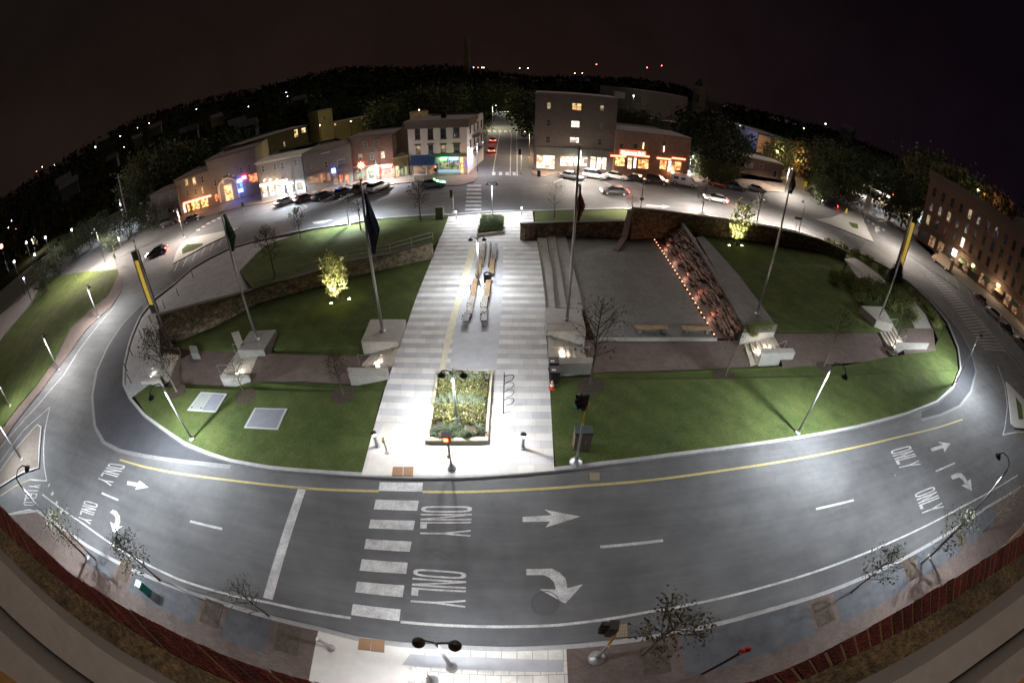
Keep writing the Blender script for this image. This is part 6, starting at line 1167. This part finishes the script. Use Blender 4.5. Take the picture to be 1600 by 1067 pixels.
# ================================================================== cars
def car(px, rz, col, label, kind='sedan', group=None, lights='', z=.0, at=None):
    p = at if at is not None else P(px[0], px[1], z); t = empty('parked_car' if not lights else 'driving_car', p, R(rz), label, 'car' if kind not in ('van', 'truck') else kind, group)
    paint = M('paint_%s' % (str(col)), col, .28, .04, 2, metal=.25, coat=.6); L, Wd = dict(sedan=(4.5, .88), suv=(4.6, .93), van=(5.6, 1.02), truck=(6.4, 1.1))[kind]
    lo, hi = dict(sedan=(.30, .88), suv=(.34, 1.02), van=(.36, 1.15), truck=(.45, 1.1))[kind]
    def loft(sts, name, mat):      # stations (x, halfwidth, zlow, zhigh, topwidth)
        b = MB(); vs = []
        for x, w, z0, z1, tw in sts: vs += [(x, -w, z0), (x, w, z0), (x, w*1.0, (z0+z1)/2), (x, w*tw, z1), (x, -w*tw, z1), (x, -w, (z0+z1)/2)]
        k = len(sts); b.add(vs, [[i*6+j, i*6+(j+1) % 6, i*6+6+(j+1) % 6, i*6+6+j] for i in range(k-1) for j in range(6)]+[[5, 4, 3, 2, 1, 0], [(k-1)*6+j for j in range(6)]])
        o = b.build(name, mat, None, smooth=False, bevel=.05); o.parent = t; return o
    h = L/2
    if kind == 'sedan': body = [(-h, Wd*.82, .38, .80, .9), (-h+.3, Wd, lo, .92, .9), (-1.2, Wd, lo, .94, .92), (.8, Wd, lo, .92, .92), (h-.5, Wd, lo, .80, .9), (h, Wd*.8, .36, .64, .9)]; cab = [(-1.75, Wd*.78, .90, .94, .95), (-1.15, Wd*.86, .90, 1.38, .80), (.1, Wd*.86, .90, 1.42, .80), (1.05, Wd*.84, .88, .92, .95)]; top = (-1.1, .1, 1.40, Wd*.68)
    elif kind == 'suv': body = [(-h, Wd*.9, .40, .98, .9), (-h+.2, Wd, lo, 1.05, .93), (.9, Wd, lo, 1.05, .93), (h-.4, Wd, lo, .92, .9), (h, Wd*.84, .4, .76, .9)]; cab = [(-2.15, Wd*.86, 1.0, 1.15, .95), (-1.95, Wd*.88, 1.0, 1.66, .84), (.2, Wd*.88, 1.0, 1.70, .84), (1.15, Wd*.86, 1.0, 1.04, .95)]; top = (-1.9, .2, 1.68, Wd*.74)
    elif kind == 'van': body = [(-h, Wd*.95, .4, 2.0, .92), (-h+.2, Wd, lo, 2.2, .9), (1.2, Wd, lo, 2.2, .9), (1.9, Wd, lo, 1.3, .92), (h, Wd*.86, .42, .9, .9)]; cab = [(1.0, Wd*.9, 1.25, 2.1, .86), (1.25, Wd*.9, 1.25, 2.08, .86), (1.95, Wd*.88, 1.2, 1.34, .9)]; top = None
    else: body = [(1.5, Wd*.9, lo, 2.1, .95), (2.2, Wd*.9, lo, 2.1, .9), (2.9, Wd*.88, lo, 1.3, .9), (h, Wd*.8, .5, 1.0, .9)]; cab = [(2.0, Wd*.82, 1.3, 2.0, .9), (2.3, Wd*.82, 1.3, 1.98, .88), (2.85, Wd*.8, 1.25, 1.4, .9)]; top = None
    loft(body, 'body', paint); loft(cab, 'window_glass', glass)
    if kind == 'truck': b = MB(); b.box(-.9, 0, 1.9, 4.6, 2.3, 2.5); o = b.build('cargo_box', paint, None, bevel=.04); o.parent = t; b = MB(); b.box(-.6, 0, .6, 5.2, 1.0, .25); o = b.build('chassis', black, None); o.parent = t
    if kind == 'van':
        for s in (-1, 1):
            for x in (-1.6, -.2): b = MB(); b.box(x, s*(Wd-.03), 1.5, .95, .07, .55); o = b.build('side_window', glass, None); o.parent = t
    if top: x0, x1, zz, w = top; b = MB(); b.box((x0+x1)/2, 0, zz+.01, x1-x0+.15, 2*w, .05, 0, .95, .95); o = b.build('roof', paint, None, bevel=.02); o.parent = t
    r = .33 if kind in ('sedan', 'suv') else .40
    for x in (-h*.62, h*.62):
        for s in (-1, 1):
            b = MB(); b.tube([(0, -.11, 0), (0, .11, 0)], r, 14); w = b.build('wheel', black, None); w.parent = t; w.location = (x, s*(Wd-.1), r); b = MB(); b.tube([(0, s*.10, 0), (0, s*.125, 0)], r*.6, 10); o = b.build('rim', steel, None); o.parent = w
    hm = M('headlight_on', (1, .97, .9), .2, 0, emit=22) if lights else M('headlight_off', (.5, .5, .52), .15, 0); tm = M('tail_light_on', (1, .05, .03), .2, 0, emit=12) if lights else M('tail_light_off', (.25, .01, .01), .25, 0)
    zl = lo+.33
    for s in (-1, 1):
        b = MB(); b.box(h-.03, s*Wd*.62, zl, .1, .32, .15); o = b.build('headlight', hm, None); o.parent = t
        b = MB(); b.box(-h+.03, s*Wd*.68, zl+.12, .1, .28, .18); o = b.build('tail_light', tm, None); o.parent = t
    b = MB(); b.box(-h-.01, 0, zl-.05, .04, .5, .12); o = b.build('number_plate', M('plate_white', (.6, .6, .6), .5, 0), None); o.parent = t
    if lights:
        hd = Vector((math.cos(R(rz)), math.sin(R(rz)), 0)); d = (hd+Vector((0, 0, -.12))); s = spot('headlight_beam', p+hd*(h+.1)+Vector((0, 0, .7)), 260, (1, .95, .85), 80, .7, .1, d.to_track_quat('-Z', 'Y').to_euler()); 
        point('tail_glow', p-hd*(h+.5)+Vector((0, 0, .7)), 25, (1, .1, .05), .2)
    return t
silver, whitec, dk, bl, brn, redc = (.42, .43, .45), (.62, .62, .62), (.02, .02, .024), (.03, .04, .11), (.10, .045, .03), (.22, .03, .02)
for q, rz, c, lab, k in (((592,297), 62, whitec, 'white sport utility car parked in front of the brown brick house', 'suv'), ((568,299), 70, (.045, .03, .025), 'dark sport utility car parked left of the white one', 'suv'), ((537,305), 62, dk, 'dark car parked before the grey brown block with its lights glinting', 'sedan'), ((505,310), 58, (.03, .035, .04), 'dark car parked at the corner of the grey brown block', 'sedan'), ((476,314), 55, brn, 'brown car parked beside the white car at the grey house', 'sedan'), ((447,319), 52, whitec, 'white car parked in front of the blazing white shopfront', 'sedan'),
   ((303,346), 20, dk, 'dark car parked in front of the cream corner bar', 'sedan'), ((266,352), 18, (.03, .03, .03), 'dark car parked before the low dark house', 'suv'), ((676,292), 5, (.25, .26, .28), 'pale car half hidden behind the young tree before the white building', 'sedan'),
   ((893,280), -35, silver, 'silver hatchback parked under the flagpole by the dark brick building', 'sedan'), ((930,279), -28, silver, 'silver estate car parked in front of the bright corner shop', 'suv'), ((963,280), -28, (.50, .51, .52), 'silver saloon parked in front of the sandwich shop', 'sedan'), ((996,284), -28, dk, 'black car parked below the sandwich shop sign', 'sedan'), ((1027,287), -28, (.035, .03, .03), 'dark car parked between the black car and the campervan', 'suv'),
   ((1068,290), -22, (.48, .45, .50), 'pale campervan parked at the corner of the brick shop row', 'van'), ((1122,292), -16, redc, 'dark red car parked right of the campervan', 'sedan'), ((1150,296), -16, bl, 'dark blue car parked by the grass strip', 'sedan'), ((1183,299), -16, (.40, .38, .36), 'pale saloon parked at the right end of the row', 'sedan'),
   ((1470,416), 96, (.34, .24, .16), 'tan box truck standing before the big brick block', 'truck'), ((1531,470), 98, (.13, .04, .03), 'maroon car parked at the kerb of the big brick block', 'sedan'), ((1550,493), 100, (.45, .46, .48), 'white estate car parked behind the maroon car', 'suv'), ((1572,516), 101, bl, 'dark blue car parked third from the truck', 'sedan'), ((1594,540), 103, (.30, .31, .33), 'grey car parked at the right edge of the picture', 'suv')):
    car(q, rz, c, lab, k)
car((768,238), 93, redc, 'dark red car waiting with red tail lights in the central street', 'sedan', lights='y', z=.02); car((770,222), 93, dk, 'second car with red tail lights farther up the central street', 'sedan', lights='y', z=.02)
car((960,304), 180, dk, 'dark car with headlights on passing behind the rubble wall', 'sedan', lights='y'); car((1118,315), 168, silver, 'silver car with headlights on driving along the far side of the circle', 'sedan', lights='y')
car((1296,322), 140, dk, 'dark car with lights on turning in from the right street', 'sedan', lights='y'); car((246,398), 205, dk, 'dark car with lights on turning at the left bend', 'sedan', lights='y'); car((100,400), 30, redc, 'red car with lights on arriving on the left road', 'sedan', lights='y')
# ================================================================== background trees, hill woods, distant lamps
BT = [tree_mesh('r', 1, .85, 1500, 80+i, .034, .14, 'round', lf, .022, 18) for i, lf in enumerate(('green_leaves', 'dark_leaves', 'olive_leaves', 'rust_leaves'))]
def bt(px, py, d, h, k, label, group='trees among the far buildings', name='tree', base=None):
    p = GD(px, py, d); az = math.degrees(math.atan2(p.x, p.y)); p.z = max(0, hill_z(az, d)-.3) if d > 160 else 0; tree(None, label, p, random.random()*6, h, BT[k], group, name)
G1 = 'trees along the dark wooded slope on the left'
for x, y, d, h, k in ((205,300,118,11,1),(222,262,125,15,2),(238,250,128,17,0),(252,240,132,17,1),(268,240,128,15,2),(285,235,126,14,1),(300,235,130,14,0),(318,230,135,13,1),(215,330,108,9,2),(190,335,104,10,1),(165,345,100,9,1),(230,325,100,9,2),(150,330,118,12,1),(128,335,122,12,1),(100,340,120,11,1),(70,345,112,11,1),(40,365,104,10,1),(345,215,140,13,1),(370,205,150,13,1)):
    bt(x, y, d, h*(.6 if y >= 325 else 1), k if y < 325 else 1, 'tree of the dark wooded slope left of the cream buildings', G1)
G2 = 'trees beyond the roofs either side of the central street'
for x, y, d, h, k in ((600,165,135,13,0),(618,160,145,14,1),(640,155,155,15,1),(662,150,150,15,2),(684,155,150,14,1),(700,150,160,15,2),(716,150,170,15,0),(733,148,175,15,1),(750,150,185,14,0),(766,150,200,15,2),(780,152,210,15,0),(792,155,190,13,2),(808,158,170,12,0),(820,158,160,13,2),(829,165,125,13,1),(742,190,118,8,0),(736,215,105,6,2),(975,170,115,11,0),(990,175,112,11,2),(1012,178,112,11,0),(590,175,128,10,1),(565,160,165,14,1),(540,155,170,14,1)):
    bt(x, y, d, h, k, 'tree beyond the roofs by the central street', G2)
G3 = 'dark trees behind the right street'
for x, y, d, h, k in ((1085,215,112,14,1),(1102,225,108,14,1),(1118,232,108,13,2),(1134,240,108,12,1),(1097,240,100,10,1),(1152,240,118,9,1),(1210,232,140,9,2),(1226,228,142,11,0),(1290,235,130,13,2),(1308,240,128,15,0),(1318,243,130,13,1),(1338,252,126,9,0),(1405,272,140,15,1),(1425,278,140,15,1),(1275,222,140,13,1),(1300,215,155,15,1),(1340,225,160,17,1),(1380,245,165,17,1),(1448,268,168,24,2),(1465,264,176,26,0),(1480,272,178,26,2),(1500,282,178,26,2),(1520,294,172,25,0),(1545,307,168,25,1),(1565,318,166,25,3),(1590,337,165,25,1)):
    bt(x, y, d, h, k, 'dark tree behind the right street and brick block', G3)
bt(1258,200,150,11,3, 'orange leaved tree glowing under a lamp on the far right', None); q = GD(1262,205,142); point('street_lamp_glow', Vector((q.x, q.y, 7)), 1800, (1, .62, .25), .4)
bt(1283,310,112,7,0, 'round green tree lit by a lamp at the right road mouth', None)
for i in range(7): bt(1105+i*7, 250, 96, 4.5, 0 if i % 2 else 2, 'leafy tree by the end of the brick shop row', 'small trees by the brick shop row')
# hill woods: clumps of crown faces over the whole slope
rnd = random.Random(21); b = MB()
for i in range(9000):
    az = rnd.uniform(-98, 98); r = 175+(rnd.random()**.8)*390; z = hill_z(az, r); x, y = r*math.sin(R(az)), r*math.cos(R(az))
    if abs(x+6) < 9 and r < 430: continue
    if 88 < x < 150 and 90 < y < 330 and abs(x-(92+(y-100)*.19)) < 12: continue
    s = rnd.uniform(1.2, 3.0); hgt = rnd.uniform(3.5, 7.5)
    for k in range(4):
        a = rnd.random()*6.28; c = Vector((x+rnd.gauss(0, s*.4), y+rnd.gauss(0, s*.4), z+hgt*rnd.uniform(.3, 1))); u = Vector((math.cos(a), math.sin(a), rnd.uniform(-.4, .4)))*s*.55; v = Vector((-math.sin(a)*.3, math.cos(a)*.3, 1)).normalized()*s*.5
        b.add([c-u, c-v*.8+u*.2, c+u*.9, c+v], [[0, 1, 2, 3]])
tag(b.build('woodland', M('far_foliage', (.024, .022, .010), 1, .7, .02, fine=9, spec=0)), 'dark autumn woodland covering the far hills', 'woodland', kind='stuff')
# distant lamps
def far_lamp(px, py, d, col, s, label, grp, power=0, hp=6):
    s *= .62
    a = AT(px, py, d); t = empty('distant_lamp', (a.x, a.y, a.z-hp), 0, label, 'street lamp', grp); b = MB(); b.tube([(a.x, a.y, a.z-hp), (a.x, a.y, a.z)], .09, 5); b.build('pole', black, t); b = MB(); b.lathe([(0, -s), (s*.7, -s*.7), (s, 0), (s*.7, s*.7), (0, s)], a, 8); b.build('lamp_head', M('far_lamp_%s' % str(col), col, .3, 0, emit=7), t)
    if power: point('lamp_light', a-Vector((0, 0, .3)), power, col, .3, t)
wh, ye, rd_, bu, gr = (1, .95, .85), (1, .75, .4), (1, .12, .08), (.75, .8, 1), (.85, 1, .6)
for x, y, c, s in ((18,345,bu,.45),(13,356,bu,.4),(25,358,rd_,.5),(57,268,rd_,.5),(66,261,ye,.45),(85,258,wh,.3),(149,230,wh,.6),(161,223,wh,.55),(157,222,wh,.35),(188,213,wh,.5),(176,248,ye,.6),(215,200,wh,.3),(223,221,wh,.35),(214,222,wh,.3),(233,193,wh,.35),(194,230,wh,.3),(307,171,wh,.45),(331,186,wh,.4),(303,196,wh,.35),(388,167,wh,.4),(449,151,wh,.4),(447,145,wh,.35),(275,261,wh,.35),(226,272,ye,.5)): far_lamp(x, y, 300, c, s, 'tiny lamp on the wooded hill at the left', 'tiny lamps scattered over the left hill')
far_lamp(466,155,300,gr,.9,'brightest greenish lamp on the left hill', None, 20000); far_lamp(294,207,240,ye,.8,'yellow lamp lighting trees on the slope above the cream building', None, 16000)
for x, y in ((515,128),(518,130),(531,131)): far_lamp(x, y, 420, rd_, .75, 'red orange lamp of the trio high on the hill', 'red lamps high on the hill', 6000 if x == 518 else 0)
far_lamp(493,142,400,rd_,.5,'single dull red lamp below the red trio on the hill', None)
for x, y, c in ((608,117,wh),(613,118,wh),(616,115,wh),(679,110,wh),(723,107,bu),(740,106,bu),(747,106,rd_),(753,106,wh),(756,106,ye),(812,107,wh),(825,107,wh),(798,123,wh),(804,126,wh),(818,127,ye),(827,132,wh),(839,135,ye),(858,137,wh),(866,139,wh),(775,156,wh),(898,115,ye),(910,115,ye)): far_lamp(x, y, 560, c, .75, 'tiny lamp on the skyline beyond the central street', 'tiny lamps on the central skyline')
for x, y in ((932,101),(1011,106),(1034,103)): far_lamp(x, y, 620, rd_, 1.1, 'red beacon on a mast above the far skyline', 'red mast beacons on the skyline', 0, 30)
for x, y, c in ((1113,159,ye),(1117,160,ye),(1123,161,ye),(1122,171,wh),(1142,195,wh),(1177,208,wh),(1322,203,wh),(1290,229,wh),(1290,194,wh)): far_lamp(x, y, 230, c, .5, 'small lamp among the buildings of the right street', 'small lamps along the right street')
far_lamp(1156,197,185,(.2,.3,1),.4,'small blue lamp on the right street', None, 900)
far_lamp(1256,201,149,(1,.6,.25),.3,'lamp inside the orange tree on the right', None)
far_lamp(1528,297,150,ye,.4,'warm lamp above the roof of the big brick block', None, 1500); far_lamp(1541,319,140,(.7,.6,1),.45,'violet lamp above the roof of the big brick block', None)
for x, y, p in ((112,359,1100),(71,371,1100),(54,398,0),(22,409,1000),(41,379,400)): far_lamp(x, y, 108 if y < 385 else 95, (1,.92,.9), .38, 'bright street lamp beside the left road', 'bright lamps along the left road', p, 7)
far_lamp(2,385,100,rd_,.8,'red lit sign at the left edge of the picture', None, 1500); far_lamp(37,435,80,(.9,.6,1),.25,'violet lamp over the left bank', None, 600, 4)
far_lamp(790,168,230,wh,.4,'lamp among lit leaves far up the central street', None, 6000); far_lamp(990,150,150,wh,.35,'cold lamp behind the dark brick roof', None, 2500)
for x, y, d, pw, lb_ in ((500,196,128,500,'lamp lighting the far olive stair tower'), (548,190,130,500,'lamp lighting the far olive mill wing'), (445,236,104,160,'lamp behind the grey house lighting the olive mill'), (655,172,110,700,'lamp behind the white building'), (1150,214,165,3000,'lamp before the pale warehouse'), (1215,236,140,2000,'lamp before the dark brick store'), (400,262,92,0,'lamp in the alley of the blue neon bar')):
    if pw: far_lamp(x, y, d, ye, .2, lb_, None, pw)
# small houses among the hill trees
for i, (x, y, d) in enumerate(((100,285,210),(108,291,205),(160,222,300),(243,200,290),(291,208,230),(300,205,226),(370,196,190),(385,199,186),(440,130,430),(519,132,405),(214,218,290),(176,250,240),(338,186,270),(468,157,290),(611,117,540),(690,112,500),(1116,162,225),(1325,205,220),(1292,232,170))):
    p = GD(x, y, d); p.z = AT(x, y, d).z-3.6; t = empty('hillside_house', p, 0, 'small gabled house with a lit window among the dark hill trees', 'house', 'small houses among the hill trees'); a = math.atan2(-p.x, -p.y)+.3*math.sin(i*3); s = 1+.2*math.sin(i)
    b = MB(); b.box(p.x, p.y, p.z+1.6, 8*s, 6*s, 5.2, -a); b.build('wall', M('house_wall%d' % (i % 2), ((.035, .028, .02), (.045, .042, .036))[i % 2], .9, .1), t)
    c_, s_ = math.cos(-a), math.sin(-a); f = lambda X, Y, Z: (p.x+X*c_-Y*s_, p.y+X*s_+Y*c_, p.z+Z); X, Y = 4.4*s, 3.4*s
    b = MB(); b.add([f(-X, -Y, 4.1), f(X, -Y, 4.1), f(X, Y, 4.1), f(-X, Y, 4.1), f(-X, 0, 6.8), f(X, 0, 6.8)], [[0, 1, 5, 4], [2, 3, 4, 5], [0, 4, 3], [1, 2, 5]]); b.build('roof', roofm, t)
    b = MB(); w0 = (-1.8, .6, 1.7)[i % 3]; b.add([f(w0, -3.03*s, 1.8), f(w0+1.1, -3.03*s, 1.8), f(w0+1.1, -3.03*s, 3.2), f(w0, -3.03*s, 3.2)], [[0, 1, 2, 3]]); b.build('window', warmp, t)
# utility poles
for x0, y0, y1, d, lab in ((1002,200,158,118,'pale utility pole behind the brick shop row'), (1047,206,180,118,'thin pale pole beside the grey shed'), (184,300,272,112,'pale utility pole on the wooded slope at the left'), (981,190,165,125,'short utility pole behind the dark brick roof')):
    a = AT(x0, y1, d); t = empty('utility_pole', (a.x, a.y, 0), 0, lab, 'utility pole'); b = MB(); b.tube([(a.x, a.y, 0), (a.x, a.y, a.z)], [.2, .14], 8); b.build('pole', M('weathered_pole', (.30, .27, .23), .9, .2, 2), t); b = MB(); b.box(a.x, a.y-.15, a.z-.8, 2.4, .12, .14); b.build('crossarm', MATS['weathered_pole'], t)
# ================================================================== the ledge of the building the picture is taken from
LZ = CAM_H-.95
def edge(pts, z): return [P(x, y, z) for x, y in pts]
outer = [(-95,690),(-40,748),(0,789),(60,850),(120,902),(180,940),(240,972),(325,1012),(400,1040),(480,1062),(560,1080),(700,1096),(800,1098),(960,1090),(1080,1080),(1170,1066),(1290,1016),(1370,972),(1450,926),(1530,878),(1600,832),(1640,803),(1700,755)]
inner = [(-95,735),(-40,785),(0,824),(75,890),(150,948),(190,974),(225,996),(262,1018),(300,1038),(400,1080),(520,1112),(700,1134),(800,1138),(960,1130),(1080,1118),(1200,1084),(1300,1040),(1375,1003),(1450,962),(1520,915),(1600,864),(1640,836),(1700,792)]
o_e, i_e = edge(outer, LZ), edge(inner, LZ); t = empty('brick_building', (0, -.3, 0), 0, 'brick building along the bottom edge: brick ledge, dirty sill and pale window frame', 'building')
def resample(pl, n):
    d = [0]
    for a, c in zip(pl, pl[1:]): d.append(d[-1]+(c-a).length)
    out = []; j = 0
    for i in range(n):
        s = d[-1]*i/(n-1)
        while j < len(d)-2 and d[j+1] < s: j += 1
        out.append(pl[j].lerp(pl[j+1], (s-d[j])/(d[j+1]-d[j])))
    return out
NB = 150; oo, ii = resample(o_e, NB+1), resample(i_e, NB+1)
oo = [Vector((a.x, a.y, a.z)) for a in oo]
mort = M('ledge_mortar', (.20, .125, .06), .95, .3, 30, .4, bscale=200); lb = M('ledge_brick', (.17, .030, .022), .9, .38, 12, .7, fine=6, bscale=160); lb2 = M('ledge_brick_dark', (.11, .022, .018), .9, .38, 14, .7, fine=6, bscale=160)
b = MB(); k = NB+1; dn = Vector((0, 0, -.0015)); vs = [p+dn+Vector((0, -.004, 0)) for p in oo]+[p+dn for p in ii]+[p+Vector((0, -.004, -.3)) for p in oo]; b.add(vs, [[i, i+1, k+i+1, k+i] for i in range(NB)]+[[2*k+i, 2*k+i+1, i+1, i] for i in range(NB)]); b.build('mortar_bed', mort, t)
rr = random.Random(2); b1 = MB()
for i in range(NB):
    bb = b1; b1.mi = 0 if rr.random() < .7 else 1; g0, g1 = .10+rr.uniform(-.03, .03), .90+rr.uniform(-.03, .03); dz = rr.uniform(.0, .005)
    a, c, d_, e_ = oo[i].lerp(oo[i+1], g0), oo[i].lerp(oo[i+1], g1), ii[i].lerp(ii[i+1], g1), ii[i].lerp(ii[i+1], g0); j = Vector((0, rr.uniform(-.002, .003), dz)); tp = [p+j for p in (a, c, d_, e_)]; bt_ = [p+Vector((0, 0, -.1)) for p in tp]
    bb.add(tp+bt_, [[3, 2, 1, 0], [0, 1, 5, 4], [1, 2, 6, 5], [2, 3, 7, 6], [3, 0, 4, 7]])
b1.build('brick_course', [lb, lb2], t, bevel=.002)
def band_(a, c, z0, z1, name, mat, lip=0.0, dy=0):
    n = 60; A_, C_ = resample(a, n), resample(c, n); b = MB(); vs = [Vector((p.x, p.y, z0)) for p in A_]+[Vector((p.x, p.y, z1)) for p in C_]+[Vector((p.x, p.y, z0-.12)) for p in A_]; b.add(vs, [[i, i+1, n+i+1, n+i] for i in range(n-1)]+[[2*n+i, 2*n+i+1, i+1, i] for i in range(n-1)]); b.build(name, mat, t, smooth=False)
sill_in = [(-95,768),(-40,822),(0,856),(75,930),(150,990),(210,1028),(275,1067),(420,1120),(560,1150),(800,1172),(1000,1165),(1200,1128),(1335,1067),(1420,1023),(1500,975),(1545,944),(1600,900),(1640,868),(1700,825)]
z2 = LZ+.035; s_o = edge(inner, z2); s_i = edge(sill_in, z2+.02); band_(s_o, s_i, z2, z2+.02, 'stone_sill', M('dirty_sill', (.125, .085, .042), .95, .55, 7, .6, fine=7, bscale=90))
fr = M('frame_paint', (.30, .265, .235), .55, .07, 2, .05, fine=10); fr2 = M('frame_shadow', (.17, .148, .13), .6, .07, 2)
l1 = [(-95,785),(-40,838),(0,873),(75,949),(150,1010),(235,1062),(330,1110),(560,1175),(800,1200),(1000,1192),(1200,1155),(1370,1082),(1440,1040),(1500,1000),(1560,958),(1600,928),(1640,898),(1700,850)]
l2 = [(-95,855),(-40,905),(0,945),(60,1000),(125,1050),(230,1115),(400,1180),(600,1230),(800,1250),(1000,1240),(1200,1205),(1400,1120),(1480,1067),(1540,1024),(1600,980),(1640,950),(1700,905)]
l3 = [(-95,895),(-40,945),(0,985),(50,1030),(95,1067),(200,1135),(400,1215),(600,1265),(800,1285),(1000,1275),(1200,1240),(1440,1140),(1530,1067),(1565,1038),(1600,1010),(1640,978),(1700,930)]
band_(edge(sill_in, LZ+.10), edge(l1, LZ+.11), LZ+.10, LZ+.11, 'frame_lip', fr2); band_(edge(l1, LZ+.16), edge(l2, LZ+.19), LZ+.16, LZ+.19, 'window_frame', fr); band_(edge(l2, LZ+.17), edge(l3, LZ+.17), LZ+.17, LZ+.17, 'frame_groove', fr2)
l4 = [(-95,960),(-40,1010),(0,1046),(40,1075),(100,1120),(300,1210),(800,1330),(1300,1240),(1500,1140),(1565,1085),(1600,1058),(1640,1020),(1700,975)]
band_(edge(l3, LZ+.22), edge(l4, LZ+.24), LZ+.22, LZ+.24, 'window_frame', fr); l5 = [(x, y+90) for x, y in l4]; band_(edge(l4, LZ+.26), edge(l5, LZ+.26), LZ+.26, LZ+.26, 'wooden_board', M('orange_wood', (.33, .17, .06), .7, .3, 5, .2))
b = MB(); b.add([(-30, -.12, -.1), (30, -.12, -.1), (30, -.12, LZ-.08), (-30, -.12, LZ-.08), (-30, -12, LZ-.08), (30, -12, LZ-.08)], [[0, 1, 2, 3], [3, 2, 5, 4]]); b.build('wall', redb, t)
